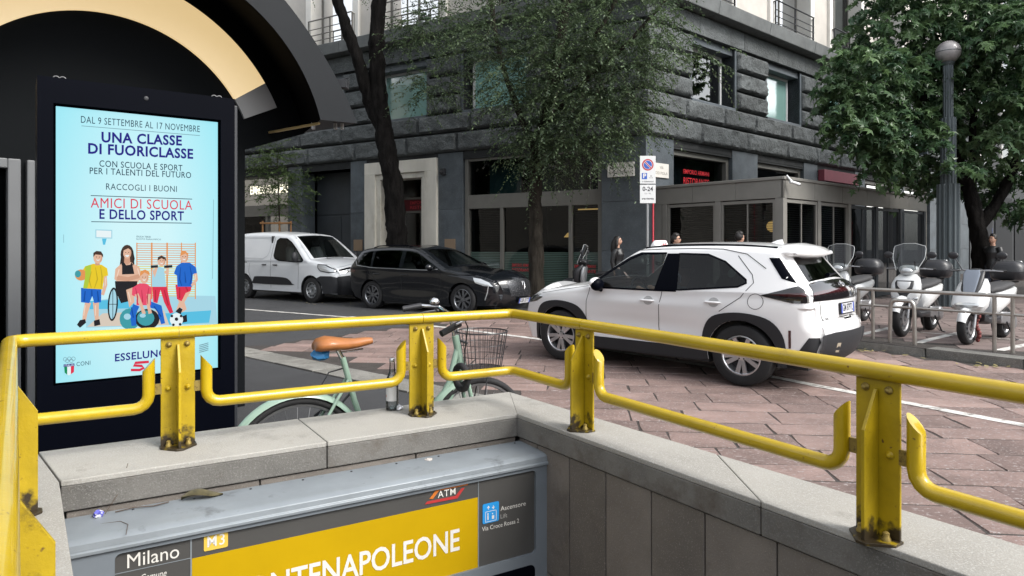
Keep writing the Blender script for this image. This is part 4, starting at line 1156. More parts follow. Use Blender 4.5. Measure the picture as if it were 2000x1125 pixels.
# ---- litter on coping and lid
def crumple(name, c, r, m, seed, label, flat=.8):
    q = random.Random(seed); mb = MB(); mb.sphere((0, 0, 0), 1, 9, 6)
    mb.v = [((x * r * q.uniform(.6, 1.25)), (y * r * q.uniform(.6, 1.25)), (z * r * flat * q.uniform(.6, 1.2)) + r * flat * .8) for x, y, z in mb.v]
    o = mb.build(name, m); o.location = c; tag(o, label, 'litter'); return o
m_foil = mat('foil', (0.6, 0.6, 0.62), .3, metal=.6); m_paper = mat('paper', (0.42, 0.39, 0.36), .9, dirt=((0.4, 0.2, 0.15), 60, .6)); m_wrap = mat('blue_wrapper', (0.10, 0.10, 0.42), .4, speck=((0.7, 0.7, 0.75), 40, .5))
c = G(779, 800, ZC); crumple('crumpled_foil', (c[0], c[1], ZC), .021, m_foil, 3, 'crumpled silver foil at the foot of the yellow post by the bottle')
ZLID = ZX + .012
s = Xr + vL * .52; q_ = V(*G(838, 897, ZLID)); crumple('scrap_paper', (q_.x, q_.y, ZLID - .006), .018, m_paper, 5, 'small torn paper scrap on the sign box lid', .35)
q_ = V(*G(192, 1008, ZLID)); crumple('candy_wrapper', (q_.x, q_.y, ZLID - .004), .020, m_wrap, 8, 'crumpled blue and white wrapper at the left end of the sign box lid')
# dry leaf and twigs on the lid
q_ = V(*G(395, 972, ZLID))
mb = MB(); n = 8; vs = []
for i in range(n + 1):
    t = i / n; w = .026 * math.sin(math.pi * min(1, t * 1.02)) ** .8
    for k in (-1, 0, 1): vs.append((t * .15 - .075, k * w, .012 + .014 * abs(k) + .012 * math.sin(t * 5)))
mb.add(vs, [(i * 3 + k, i * 3 + k + 1, (i + 1) * 3 + k + 1, (i + 1) * 3 + k) for i in range(n) for k in range(2)])
o = mb.build('dry_leaf', mat('dry_leaf', (0.06, 0.05, 0.02), .7, var=.4, vscale=30), smooth=180); o.location = (q_.x, q_.y, ZLID - .008); o.rotation_euler = (.2, 0, math.atan2(-vL.y, -vL.x) - .05)
tag(o, 'dry curled leaf lying behind the metro sign box lid', 'leaf')
def twig(name, pxs, label, r=.0011, zz=ZLID - .002):
    pts = []
    for px, py, dz in pxs:
        q = G(px, py, zz + dz); pts.append((q[0], q[1], zz + dz))
    mb = MB(); mb.tube(pts, r, 5); tag(mb.build(name, mat('twig_brown', (.075, .05, .035), .9), smooth=60), label, 'twig')
twig('fallen_twig', [(140, 1034, .004), (175, 1026, .006), (235, 1018, .008), (250, 1024, .008), (246, 1044, .004)], 'thin dry twig curving over the left end of the sign box lid', zz=ZX)
twig('fallen_twig', [(205, 1004, .0), (232, 962, .06), (250, 905, .15)], 'thin dry twig leaning against the coping face behind the sign box', zz=ZX + .012)
twig('fallen_twig', [(225, 1000, .0), (262, 991, .004), (300, 988, .002), (330, 980, .003)], 'reddish twig lying along the back of the sign box lid', .0020, zz=ZX + .014)

# ---- glass bottle on the coping
c = G(766, 800, ZC)
bot = thing('glass_bottle', 'clear glass bottle with pale label standing beside the yellow post', 'bottle', (c[0], c[1], ZC))
mb = MB(); mb.lathe([(.030, .001), (.033, .006), (.033, .145), (.029, .165), (.016, .20), (.0135, .235), (.0135, .255)], n=24); mb.build('bottle_glass', glass('bottle_glass', (0.86, 0.89, 0.89), 1.0), bot, smooth=50)
mb = MB(); mb.lathe([(.0, .003), (.031, .004), (.031, .012)], n=20, capped=False); mb.build('bottle_base', glass('thick_glass', (0.55, 0.6, 0.62), 1.0), bot, smooth=50)
mb = MB(); n = 14; vs = []
for i in range(n + 1):
    a = math.radians(-150 + 110 * i / n); vs += [(.0335 * math.cos(a), .0335 * math.sin(a), .05), (.0335 * math.cos(a), .0335 * math.sin(a), .125)]
mb.add(vs, [(2 * i, 2 * i + 2, 2 * i + 3, 2 * i + 1) for i in range(n)]); mb.build('label', mat('bottle_label', (0.62, 0.62, 0.62), .6, speck=((0.6, 0.28, 0.22), 25, .6)), bot, smooth=180)
mb = MB(); mb.lathe([(.0145, .25), (.0145, .268), (.013, .27)], n=16); mb.build('cap', m_alloy, bot, smooth=40)

# ================================================================== DIGITAL TOTEM
TP = V(-2.457, 3.70); Td = V(.81, .586).normalized(); Tn = V(Td.y, -Td.x)
def TT(s, o, z):
    q = TP + Td * s + Tn * o; return (q.x, q.y, z)
def ot(px, py): return onp(px, py, TP, Td)
tot = thing('advertising_totem', 'black outdoor digital advertising totem with a bright cyan poster screen', 'advertising display', (*(TP + Td * .4), 0))
def BT(mb, name, m, parent=None, **k): return mb.build(name, m, parent or tot, world=True, **k)
h0, _ = ot(72, 400); h1, _ = ot(456, 400); zt1 = (ot(70, 148)[1] + ot(460, 196)[1]) / 2
s0, s1 = ot(109, 480)[0], ot(425, 480)[0]; zt2 = (ot(112, 207)[1] + ot(428, 240)[1]) / 2; zb2 = (ot(107, 748)[1] + ot(422, 718)[1]) / 2
outer = [(h0, 0.0), (h1, 0.0), (h1, zt1), (h0, zt1)]; inner = [(s0 - .012, zb2 - .012), (s1 + .012, zb2 - .012), (s1 + .012, zt2 + .012), (s0 - .012, zt2 + .012)]
mb = MB(); tri = tessellate_polygon([[Vector((a, z, 0)) for a, z in outer], [Vector((a, z, 0)) for a, z in inner]])
mb.add([TT(a, .03, z) for a, z in outer + inner], [tuple(t) for t in tri])
mb.add([TT(a, .03, z) for a, z in inner] + [TT(a, 0, z) for a, z in inner], [(i, (i + 1) % 4, 4 + (i + 1) % 4, 4 + i) for i in range(4)])
mb.add([TT(a, .03, z) for a, z in outer] + [TT(a, -.30, z) for a, z in outer], [(i, (i + 1) % 4, 4 + (i + 1) % 4, 4 + i) for i in range(4)] + [(4, 5, 6, 7)])
hou = BT(mb, 'housing', m_black)
mb = MB(); mb.hexa([TT(h1 + .002, -.28, 0), TT(h1 + .03, -.28, 0), TT(h1 + .03, -.02, 0), TT(h1 + .002, -.02, 0), TT(h1 + .002, -.28, zt1 - .03), TT(h1 + .03, -.28, zt1 - .03), TT(h1 + .03, -.02, zt1 - .03), TT(h1 + .002, -.02, zt1 - .03)]); BT(mb, 'side_trim', mat('totem_grey', (0.02, 0.022, 0.027), .5), bevel=.006)
for s in (h0 + .09, h0 + .12, h1 - .09, h1 - .06):
    mb = MB(); c = Vector(TT(s, -.1, zt1 + .022)); mb.tube([c + Vector((Td.x * .016 * math.cos(a), Td.y * .016 * math.cos(a), .016 * math.sin(a) - .004)) for a in [k * math.pi / 6 for k in range(12)]], .0035, 8, closed=True); mb.tube([c - Vector((0, 0, .02)), c - Vector((0, 0, .032))], .008, 8); BT(mb, 'lifting_eye', mat('eye_steel', (.16, .16, .16), .5, metal=.6), smooth=60)
cs, cz = ot(284, 194); mb = MB(); mb.lathe([(.012, 0), (.012, .004), (.006, .006)], TT(cs, .03, cz), (Tn.x, Tn.y, 0), 12); BT(mb, 'camera_eye', m_plastic, smooth=40)
def scr(name, c, e=1.0): return mat(name, (.004, .004, .004), .4, emit=c, estr=e, spec=.05)
# screen: pale cyan picture, slightly brighter to the middle
m_scr = bpy.data.materials.new('screen_glow'); m_scr.use_nodes = True
N_ = m_scr.node_tree.nodes; L__ = m_scr.node_tree.links; b_ = N_['Principled BSDF']
b_.inputs['Base Color'].default_value = (.02, .02, .02, 1); b_.inputs['Roughness'].default_value = .3; b_.inputs['Specular IOR Level'].default_value = .1
tc_ = N_.new('ShaderNodeTexCoord'); sp_ = N_.new('ShaderNodeTexGradient'); sp_.gradient_type = 'SPHERICAL'; mp_ = N_.new('ShaderNodeMapping')
mp_.inputs['Location'].default_value = (-.5, -.5, -.45); mp_.inputs['Scale'].default_value = (1.0, 1.0, 1.0)
L__.new(tc_.outputs['Generated'], mp_.inputs[0]); L__.new(mp_.outputs[0], sp_.inputs[0])
rp_ = N_.new('ShaderNodeValToRGB'); rp_.color_ramp.elements[0].color = (.34, .82, .93, 1); rp_.color_ramp.elements[0].position = 0.15; rp_.color_ramp.elements[1].color = (.62, .92, .97, 1); rp_.color_ramp.elements[1].position = .75
L__.new(sp_.outputs[0], rp_.inputs[0]); L__.new(rp_.outputs[0], b_.inputs['Emission Color']); b_.inputs['Emission Strength'].default_value = .94 / 2 ** SC.view_settings.exposure
mb = MB(); mb.add([TT(s0, .004, zb2), TT(s1, .004, zb2), TT(s1, .004, zt2), TT(s0, .004, zt2)], [(0, 1, 2, 3)]); screen = BT(mb, 'screen', m_scr)
ES = .94 / 2 ** SC.view_settings.exposure
c_navy = scr('ink_navy', (.010, .006, .24), ES); c_ink = scr('ink_slate', (.012, .045, .085), ES); c_red = scr('ink_red', (.75, .03, .08), ES); c_skin = scr('ink_skin', (.80, .50, .36), ES); c_skin2 = scr('ink_skin_shade', (.66, .36, .24), ES)
c_yel = scr('ink_yellow', (.85, .62, .02), ES); c_blue = scr('ink_blue', (.01, .14, .62), ES); c_dk = scr('ink_black', (.012, .012, .016), ES); c_brown = scr('ink_brown', (.06, .03, .02), ES); c_pink = scr('ink_pink', (.85, .08, .16), ES)
c_orange = scr('ink_orange', (.80, .32, .10), ES); c_teal = scr('ink_teal', (.05, .35, .40), ES); c_lblue = scr('ink_light_blue', (.10, .55, .80), ES); c_white = scr('ink_white', (.85, .95, .97), ES); c_green = scr('ink_green', (.0, .28, .10), ES); c_grey = scr('ink_grey', (.20, .36, .42), ES); c_floor = scr('ink_floor', (.72, .62, .52), ES); c_pale = scr('ink_pale', (.40, .70, .82), ES)
LAY = [.0045]
def sp(pts, m, name='picture_shape'):
    LAY[0] += .00006
    q = [ot(*p) for p in pts]; mb = MB(); l3 = [Vector(TT(a, LAY[0], z)) for a, z in q]
    tr_ = tessellate_polygon([l3]); mb.add(l3, [tuple(t) for t in tr_]); return BT(mb, name, m, screen, recalc=False)
def ell(cx, cy, rx, ry, m, n=16, rot=0): 
    ca, sa = math.cos(rot), math.sin(rot)
    return sp([(cx + rx * math.cos(k * 2 * math.pi / n) * ca - ry * math.sin(k * 2 * math.pi / n) * sa, cy + rx * math.cos(k * 2 * math.pi / n) * sa + ry * math.sin(k * 2 * math.pi / n) * ca) for k in range(n)], m)
def limb(pts, ws, m):
    L1, L2 = [], []
    for i, p in enumerate(pts):
        a = pts[max(i - 1, 0)]; b = pts[min(i + 1, len(pts) - 1)]
        dx, dy = b[0] - a[0], b[1] - a[1]; l = math.hypot(dx, dy) or 1
        w = ws[i] / 2
        L1.append((p[0] - dy / l * w, p[1] + dx / l * w)); L2.append((p[0] + dy / l * w, p[1] - dx / l * w))
    sp(L1 + L2[::-1], m)
def ttext(s, px0, px1, py0, py1, hpx, m, bold=.0, shear=0, spacing=1.0):
    """a line of print from (px0,py0) to (px1,py1) given by its mid-height"""
    a0, z0 = ot(px0, py0); a1, z1 = ot(px1, py1)
    Yd = (TP + Td * ((a0 + a1) / 2)).y; size = hpx * Yd / F / .70
    LAY[0] += .00006
    l = LAY[0]
    mb = MB(); c = (a0 + a1) / 2; zc = (z0 + z1) / 2; sl_ = (z1 - z0) / (a1 - a0)
    put_text(mb, s, size, lambda x, y: TT(c + x, l, zc + y + sl_ * x), fit=(a1 - a0), bold=bold * .6, shear=shear, spacing=1.08)
    o = BT(mb, 'poster_text', m, screen, recalc=False); o['kind'] = 'stuff'; return o
ttext('DAL 9 SETTEMBRE AL 17 NOVEMBRE', 158, 390, 234, 253, 13, c_ink)
limb([(159, 246), (390, 265)], [1.2, 1.2], c_grey)
ttext('UNA CLASSE', 198, 355, 269, 276, 19, c_navy, bold=.05); ttext('DI FUORICLASSE', 172, 377, 291, 302, 19, c_navy, bold=.05)
ttext('CON SCUOLA E SPORT', 194, 356, 320, 329, 12, c_ink, bold=.01); ttext('PER I TALENTI DEL FUTURO', 175, 373, 334, 343, 12, c_ink, bold=.01)
ttext('RACCOGLI I BUONI', 207, 345, 365, 370, 12, c_ink)
limb([(177, 382), (375, 389)], [1.4, 1.4], c_ink); limb([(178, 433), (374, 436)], [1.4, 1.4], c_ink)
ttext('AMICI DI SCUOLA', 177, 375, 397, 402, 19, c_red, bold=.0)
ttext('E DELLO SPORT', 194, 359, 419, 423, 18, c_navy, bold=.035)
ttext('GIULIA TERZI', 266, 294, 462, 463, 3, c_ink, bold=.02); ttext('NUOTO PARALIMPICO', 266, 314, 467, 468, 3, c_ink)
# gym behind the group
sp([(168, 590), (265, 575), (420, 578), (424, 632), (168, 640)], c_pale); sp([(172, 588), (262, 583), (262, 602), (175, 604)], c_lblue); sp([(320, 612), (412, 606), (408, 630), (330, 634)], c_lblue); sp([(200, 612), (320, 606), (330, 634), (170, 638)], c_floor)
for k in range(24):
    y = 476 + k * 4.4; limb([(266, y), (382, y + 1)], [1.3, 1.3], c_yel if k > 9 else c_orange)
for x in (267, 296, 326, 354, 381): limb([(x, 474), (x, 584)], [3.0 if x in (296, 326) else 2, 3.0 if x in (296, 326) else 2], c_orange)
for a in ([(186, 448), (219, 449), (219, 466), (186, 465)], [(188, 450), (217, 451), (217, 464), (188, 463)]): sp(a, c_pale if a[0][0] == 186 else c_white)
sp([(199, 466), (208, 466), (205, 478), (201, 478)], c_lblue)
# boy with ball, yellow shirt
limb([(172, 590), (166, 612), (164, 626)], [12, 9, 7], c_skin); limb([(187, 590), (188, 612), (189, 626)], [12, 9, 7], c_skin)
sp([(150, 634), (156, 625), (166, 623), (168, 630), (156, 640)], c_dk); sp([(183, 626), (194, 623), (196, 634), (184, 637)], c_dk)
sp([(158, 562), (198, 564), (197, 590), (184, 592), (180, 578), (174, 592), (158, 590)], c_blue)
limb([(204, 538), (206, 556), (200, 576)], [8, 7, 6], c_skin); sp([(166, 520), (182, 515), (198, 517), (209, 524), (211, 538), (203, 540), (200, 565), (162, 563), (166, 540), (157, 534)], c_yel)
limb([(150, 541), (160, 543), (170, 537)], [6, 7, 7], c_skin2); ell(158, 537, 12, 11, c_orange); ell(152, 535, 6, 7, c_teal)
limb([(190, 508), (190, 518)], [8, 9], c_skin2); ell(191, 503, 9, 12, c_skin); sp([(182, 502), (182, 494), (188, 490), (197, 491), (201, 497), (201, 503), (197, 498), (186, 497)], c_brown)
# woman in wheelchair
ell(248, 497, 13, 19, c_brown); sp([(236, 500), (233, 522), (242, 520), (256, 520), (263, 521), (260, 498)], c_brown)
sp([(225, 525), (240, 512), (256, 512), (272, 522), (277, 540), (268, 552), (230, 552), (223, 545)], c_skin); sp([(238, 512), (242, 512), (246, 518), (254, 517), (257, 511), (262, 535), (238, 536)], c_dk); limb([(228, 542), (250, 545), (272, 539)], [9, 8, 8], c_skin2)
sp([(243, 500), (253, 500), (254, 513), (248, 517), (242, 513)], c_skin2); ell(248, 494, 8, 11, c_skin); sp([(239, 490), (244, 481), (252, 481), (257, 490), (250, 485)], c_brown); limb([(244, 499), (248, 501), (252, 499)], [1.2, 2, 1.2], c_white)
sp([(224, 549), (268, 549), (266, 566), (248, 574), (252, 588), (236, 592), (226, 570)], c_dk); sp([(246, 566), (262, 560), (262, 590), (252, 600)], c_skin)
for rx, ry, mm in ((10, 33, c_dk), (7, 29, c_pale)): ell(220, 594, rx, ry, mm, 20, .06)
limb([(220, 562), (220, 626)], [1.2, 1.2], c_dk); limb([(212, 594), (229, 594)], [1.2, 1.2], c_dk)
# girl with dumbbells
sp([(297, 560), (325, 559), (332, 592), (338, 610), (331, 612), (320, 590), (313, 566), (307, 592), (299, 590)], c_red); sp([(296, 528), (308, 520), (320, 524), (324, 560), (296, 560)], c_pale)
limb([(300, 528), (299, 540), (306, 520)], [7, 7, 5], c_skin); limb([(322, 530), (326, 538), (327, 520)], [6, 6, 5], c_skin); limb([(294, 521), (308, 520)], [5, 5], c_dk); limb([(320, 521), (336, 520)], [5, 5], c_dk); ell(315, 510, 8, 10, c_skin); sp([(307, 509), (308, 502), (315, 499), (323, 503), (324, 510), (315, 504)], c_brown)
# boy in blue shirt
limb([(352, 584), (360, 604), (352, 608)], [11, 8, 6], c_skin); limb([(366, 566), (354, 590), (347, 606)], [13, 10, 7], c_skin); sp([(342, 556), (374, 556), (372, 568), (362, 572), (354, 588), (345, 584)], c_red); sp([(344, 520), (354, 513), (370, 513), (382, 522), (384, 534), (376, 536), (374, 560), (346, 560), (345, 538), (339, 534)], c_blue); limb([(381, 534), (383, 546), (374, 558)], [7, 6, 5], c_skin)
ell(359, 502, 8, 11, c_skin); sp([(351, 500), (353, 491), (361, 490), (367, 495), (367, 502), (362, 495)], c_orange); sp([(342, 608), (350, 600), (356, 604), (352, 614)], c_dk); sp([(354, 618), (364, 614), (365, 628), (356, 630)], c_dk)
# child sitting on a ball, pink shirt
ell(253, 623, 20, 21, c_teal); ell(287, 623, 24, 20, c_dk); ell(284, 621, 17, 15, c_teal)
limb([(266, 596), (259, 612), (261, 636)], [13, 12, 9], c_blue); limb([(290, 594), (310, 600), (318, 632)], [13, 12, 8], c_blue); sp([(258, 562), (272, 553), (286, 554), (296, 562), (294, 596), (266, 596), (266, 580), (257, 576)], c_pink); limb([(266, 574), (276, 598), (281, 613)], [8, 6, 7], c_skin); limb([(290, 574), (289, 596), (293, 612)], [8, 6, 7], c_skin); ell(281, 541, 9, 13, c_skin); sp([(272, 540), (274, 530), (283, 526), (291, 531), (292, 538), (282, 532)], c_orange)
ell(344, 624, 13, 13, c_white); ell(344, 623, 4, 4, c_dk, 5); ell(335, 617, 3, 3, c_dk, 5); ell(353, 617, 3, 3, c_dk, 5); ell(338, 634, 3, 3, c_dk, 5); ell(351, 633, 3, 3, c_dk, 5)
def face(cx, cy, k=1.0):
    for dx in (-3, 3): ell(cx + dx * k, cy - 1 * k, 1.1 * k, .8 * k, c_dk, 8)
    limb([(cx - 3.2 * k, cy + 4.2 * k), (cx, cy + 5.6 * k), (cx + 3.2 * k, cy + 4.2 * k)], [1.0, 2.0 * k, 1.0], c_white)
    limb([(cx + .2, cy), (cx + 1.0 * k, cy + 2.2 * k)], [.8, 1.0], c_skin2); limb([(cx + 6.4 * k, cy - 5 * k), (cx + 6.8 * k, cy + 3 * k), (cx + 4 * k, cy + 8.5 * k)], [1.2, 2.0, 1.2], c_skin2)
face(191, 503); face(248, 494, .95); face(315, 510, .85); face(359, 502, .9); face(281, 542, .95)
c_yel2 = scr('ink_yellow_shade', (.55, .42, .02), ES); c_blue2 = scr('ink_blue_shade', (.0, .07, .36), ES); c_pink2 = scr('ink_pink_shade', (.5, .03, .08), ES); c_red2 = scr('ink_red_shade', (.45, .02, .04), ES); c_skinh = scr('ink_skin_light', (.92, .70, .56), ES); c_gre2 = scr('ink_shirt_green', (.45, .62, .05), ES)
sp([(166, 520), (178, 517), (176, 540), (170, 563), (162, 563), (166, 540)], c_gre2)
for a_ in ([(186, 522), (190, 545), (184, 563)], [(196, 520), (199, 540), (197, 562)], [(178, 530), (174, 548), (178, 562)]): limb(a_, [1, 2.4, 1.2], c_yel2)
for a_ in ([(166, 568), (164, 588)], [(190, 568), (192, 588)], [(179, 566), (179, 578)]): limb(a_, [2, 3], c_blue2)
for a_ in ([(352, 522), (350, 545), (354, 558)], [(370, 520), (374, 540), (370, 556)], [(360, 530), (362, 552)]): limb(a_, [1, 2.6, 1.2][:len(a_)], c_blue2)
for a_ in ([(264, 562), (268, 580), (268, 594)], [(290, 562), (287, 580), (288, 594)], [(276, 566), (278, 590)]): limb(a_, [1, 2.4, 1.2][:len(a_)], c_pink2)
for a_ in ([(303, 566), (303, 588)], [(320, 566), (328, 596)], [(350, 562), (350, 582)], [(362, 560), (366, 568)]): limb(a_, [2, 2.4], c_red2)
for a_ in ([(232, 526), (228, 540)], [(268, 524), (272, 538)], [(166, 596), (163, 616)], [(186, 596), (186, 616)], [(206, 542), (205, 558)], [(381, 536), (381, 546)], [(250, 570), (255, 590)]): limb(a_, [2.2, 1.6], c_skinh)
for a_ in ([(256, 600), (260, 620)], [(300, 598), (314, 618)]): limb(a_, [2.4, 2.4], c_blue2)
ell(248, 618, 7, 6, c_pale); ell(278, 616, 6, 4, c_pale); limb([(240, 488), (237, 505), (238, 518)], [2, 3, 2], c_dk); limb([(258, 490), (261, 505), (259, 518)], [2, 3, 2], c_dk)
# logos at the foot
ttext('ESSELUNGA', 224, 338, 699, 687, 14, c_navy, bold=.035); limb([(290, 706), (264, 708), (260, 713), (276, 714), (280, 718), (272, 722), (255, 722)], [5, 5, 5, 5, 5, 5, 5], c_red)
for cx, cy in ((127, 701), (135, 700), (143, 700), (131, 704), (139, 704)):
    pts = [(cx + 3.6 * math.cos(a * math.pi / 6), cy + 3.6 * math.sin(a * math.pi / 6)) for a in range(13)]; limb(pts, [1] * 13, c_grey)
sp([(124, 711), (145, 709), (145, 714), (124, 716)], c_navy); sp([(125, 716), (131, 715.4), (131, 731), (126, 727)], c_green); sp([(131, 715.4), (138, 714.8), (138, 730), (134.5, 732.5), (131, 731)], c_white); sp([(138, 714.8), (144.6, 714), (144, 726), (138, 730)], c_red); ttext('ITALIA', 126, 144, 713.6, 712, 3.5, c_white, bold=.02)
ttext('CONI', 149, 176, 711, 708, 8, c_ink)
for k in range(5): limb([(388, 674 + k * 3.4), (396, 672 + k * 3.4), (406, 669 + k * 3.4)], [1.6, 1.8, 1.6], c_grey)
limb([(416, 390), (414, 545)], [.8, .8], c_grey); limb([(124, 458), (124, 474)], [.8, .8], c_grey)

# ================================================================== NEWS KIOSK with arched hood
kd = V(math.cos(math.radians(48)), math.sin(math.radians(48))); kn = V(kd.y, -kd.x)
KW = V(-2.46, 6.22); KP = V(-1.388, 6.10)
def KQ(P, s, o, z):
    q = P + kd * s + kn * o; return (q.x, q.y, z)
kio = thing('news_kiosk', 'anthracite street kiosk with arched hood and golden arch band', 'kiosk', (*(KW + kd * -1.5), 0))
def BK(mb, name, m, parent=None, **k): return mb.build(name, m, parent or kio, world=True, **k)
m_anth = mat('anthracite', (0.0055, 0.0065, 0.0075), .7, spec=.06, var=.06, vscale=1.5); m_hood = mat('hood_grey', (0.014, 0.0155, 0.0175), .5, spec=.15, var=.06, vscale=2); m_gold = mat('golden_band', (0.86, 0.64, 0.30), .34, metal=.7, var=.08, vscale=2.5)
mb = MB(); mb.hexa([KQ(KW, -5.5, -2.2, 0), KQ(KW, .04, -2.2, 0), KQ(KW, .04, 0, 0), KQ(KW, -5.5, 0, 0), KQ(KW, -5.5, -2.2, 2.36), KQ(KW, .04, -2.2, 2.36), KQ(KW, .04, 0, 2.36), KQ(KW, -5.5, 0, 2.36)]); BK(mb, 'kiosk_wall', m_anth)
cS, cZ = -1.04, 2.11
def arcpts(c, r, a0, a1, n): return [(c[0] + r * math.cos(math.radians(a0 + (a1 - a0) * k / n)), c[1] + r * math.sin(math.radians(a0 + (a1 - a0) * k / n))) for k in range(n + 1)]
ta_ = math.degrees(math.asin((2.56 - cZ) / 1.76))
tym = [(.03, 2.33)] + arcpts((cS, cZ), 1.76, ta_, 180 - ta_, 40) + [(-2.2, 2.33)]
mb = MB(); mb.prism([KQ(KW, s, -.004, z) for s, z in tym], (-kn.x * .2, -kn.y * .2, 0)); BK(mb, 'tympanum', m_anth)
# golden band
a_end = math.degrees(math.atan2(onp(535, 212, KW, kd)[1] - cZ, onp(535, 212, KW, kd)[0] - cS))
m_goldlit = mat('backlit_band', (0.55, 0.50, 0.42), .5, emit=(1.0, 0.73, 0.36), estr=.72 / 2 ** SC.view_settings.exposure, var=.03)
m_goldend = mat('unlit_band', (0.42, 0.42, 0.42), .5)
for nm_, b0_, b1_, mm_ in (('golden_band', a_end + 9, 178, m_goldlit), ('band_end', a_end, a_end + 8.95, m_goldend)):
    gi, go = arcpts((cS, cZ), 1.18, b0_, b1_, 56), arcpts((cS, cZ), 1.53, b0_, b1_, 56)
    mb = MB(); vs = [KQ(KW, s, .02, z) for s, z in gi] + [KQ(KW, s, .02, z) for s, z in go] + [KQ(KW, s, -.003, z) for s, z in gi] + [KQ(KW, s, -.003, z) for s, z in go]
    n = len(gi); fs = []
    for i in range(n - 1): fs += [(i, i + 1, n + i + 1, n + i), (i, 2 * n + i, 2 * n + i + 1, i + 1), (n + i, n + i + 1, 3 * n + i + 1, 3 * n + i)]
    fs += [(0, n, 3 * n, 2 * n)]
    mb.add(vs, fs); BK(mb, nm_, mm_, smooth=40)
# hood: front face ring and inner barrel, reaching back to the wall
hz0 = 2.53
ic, ir = (-1.40 * 1.22, 1.45 + .57 * 1.22), 1.15 * 1.22
oc, orr = (-2.13 * 1.22, 1.45 - .16 * 1.22), 2.39 * 1.22
ia = math.degrees(math.asin((hz0 - ic[1]) / ir)); oa = math.degrees(math.asin((hz0 + .02 - oc[1]) / orr))
nn = 44
inn = arcpts(ic, ir, ia, 90, nn); inn = inn + [(2 * ic[0] - s, z) for s, z in inn[::-1][1:]]
apex = math.degrees(math.acos((ic[0] - oc[0]) / orr))
out_ = arcpts(oc, orr, oa, apex, nn); out_ = out_ + [(2 * ic[0] - s, z) for s, z in out_[::-1][1:]]
HD = .86
m_ = len(inn)
mb = MB(); vs = []
for o in (0, -HD):
    if o == 0: vs += [KQ(KP, s, 0, z) for s, z in inn] + [KQ(KP, s, 0, z) for s, z in out_]
    else:
        b0 = math.degrees(math.asin((2.56 - cZ) / 1.74)); bk_ = arcpts((cS, cZ), 1.74, b0, 180 - b0, m_ - 1); bo_ = arcpts((cS, cZ), 2.08, b0, 180 - b0, m_ - 1)
        vs += [KQ(KW, s, .002, z) for s, z in bk_] + [KQ(KW, s, .002, z) for s, z in bo_]
fs = []
for i in range(m_ - 1):
    fs += [(i, i + 1, m_ + i + 1, m_ + i), (i, 2 * m_ + i, 2 * m_ + i + 1, i + 1), (m_ + i, m_ + i + 1, 3 * m_ + i + 1, 3 * m_ + i), (2 * m_ + i, 3 * m_ + i, 3 * m_ + i + 1, 2 * m_ + i + 1)]
fs += [(0, m_, 3 * m_, 2 * m_), (m_ - 1, 3 * m_ - 1, 4 * m_ - 1, 2 * m_ - 1)]
mb.add(vs, fs); hood_o = BK(mb, 'hood', m_hood, smooth=35)
base_ = [Vector(v) for v in vs]; li = MB(); cc_ = [Vector(KQ(KP, ic[0], 0, ic[1])), Vector(KQ(KW, cS, .002, cZ))]
l_ = [base_[i] + (cc_[0] - base_[i]).normalized() * .004 - Vector((kn.x, kn.y, 0)) * .004 for i in range(m_)] + [base_[2 * m_ + i] + (cc_[1] - base_[2 * m_ + i]).normalized() * .004 for i in range(m_)]
li.add(l_, [(i, i + 1, m_ + i + 1, m_ + i) for i in range(m_ - 1)]); BK(li, 'hood_lining', mat('black_lining', (.0025, .0028, .004), .8, spec=.03), hood_o, smooth=40)
mb = MB(); a = Vector(KQ(KP, inn[0][0] + .05, -.1, hz0 - .012)); b = Vector(KQ(KP, inn[0][0] + .0, -HD, hz0 - .012)); mb.tube([a, b], .012, 6); BK(mb, 'edge_strip', m_gold)
mb = MB(); c = D3(668, 165, 6.05); mb.obox(c, (.05, 0, 0), (0, .05, 0), (0, 0, .035)); mb.tube([c + V(-.05, 0, .03), c + V(.06, 0, .06), c + V(.06, 0, 0)], .006, 6); BK(mb, 'floodlight', m_plastic, bevel=.005)
for px in (612, 655, 668):
    c = D3(px, 246, 6.2); mb = MB(); mb.obox(c, (.012, 0, 0), (0, .02, 0), (0, 0, .03)); BK(mb, 'clip', m_wwhite)
# door frame at the far left of the picture
def okp(px, py): return onp(px, py, KW + kn * .05, kd)
zt_ = okp(10, 309)[1]
fr_ = MB()
d_l, d_r, d_l2 = okp(-260, 500)[0], okp(40, 500)[0], okp(14, 500)[0]
for a, b, z0, z1 in ((d_l2, d_r, .05, zt_), (d_l, d_l2, zt_ - .07, zt_), (d_l - .08, d_l, .05, zt_)):
    fr_.hexa([KQ(KW, a, .003, z0), KQ(KW, b, .003, z0), KQ(KW, b, .07, z0), KQ(KW, a, .07, z0), KQ(KW, a, .003, z1), KQ(KW, b, .003, z1), KQ(KW, b, .07, z1), KQ(KW, a, .07, z1)])
df = BK(fr_, 'door_frame', mat('grey_frame', (0.13, 0.135, 0.14), .5, var=.05), bevel=.008)
mb = MB(); mb.add([KQ(KW, d_l, .02, .05), KQ(KW, d_l2, .02, .05), KQ(KW, d_l2, .02, zt_ - .07), KQ(KW, d_l, .02, zt_ - .07)], [(0, 1, 2, 3)]); BK(mb, 'door_pane', m_shop, df)
a, b = okp(46, 500)[0] + .02, okp(62, 500)[0] + .02
mb = MB(); mb.hexa([KQ(KW, a, .003, .05), KQ(KW, b, .003, .05), KQ(KW, b, .06, .05), KQ(KW, a, .06, .05), KQ(KW, a, .003, zt_), KQ(KW, b, .003, zt_), KQ(KW, b, .06, zt_), KQ(KW, a, .06, zt_)]); BK(mb, 'side_post', MATS['grey_frame'], bevel=.008)
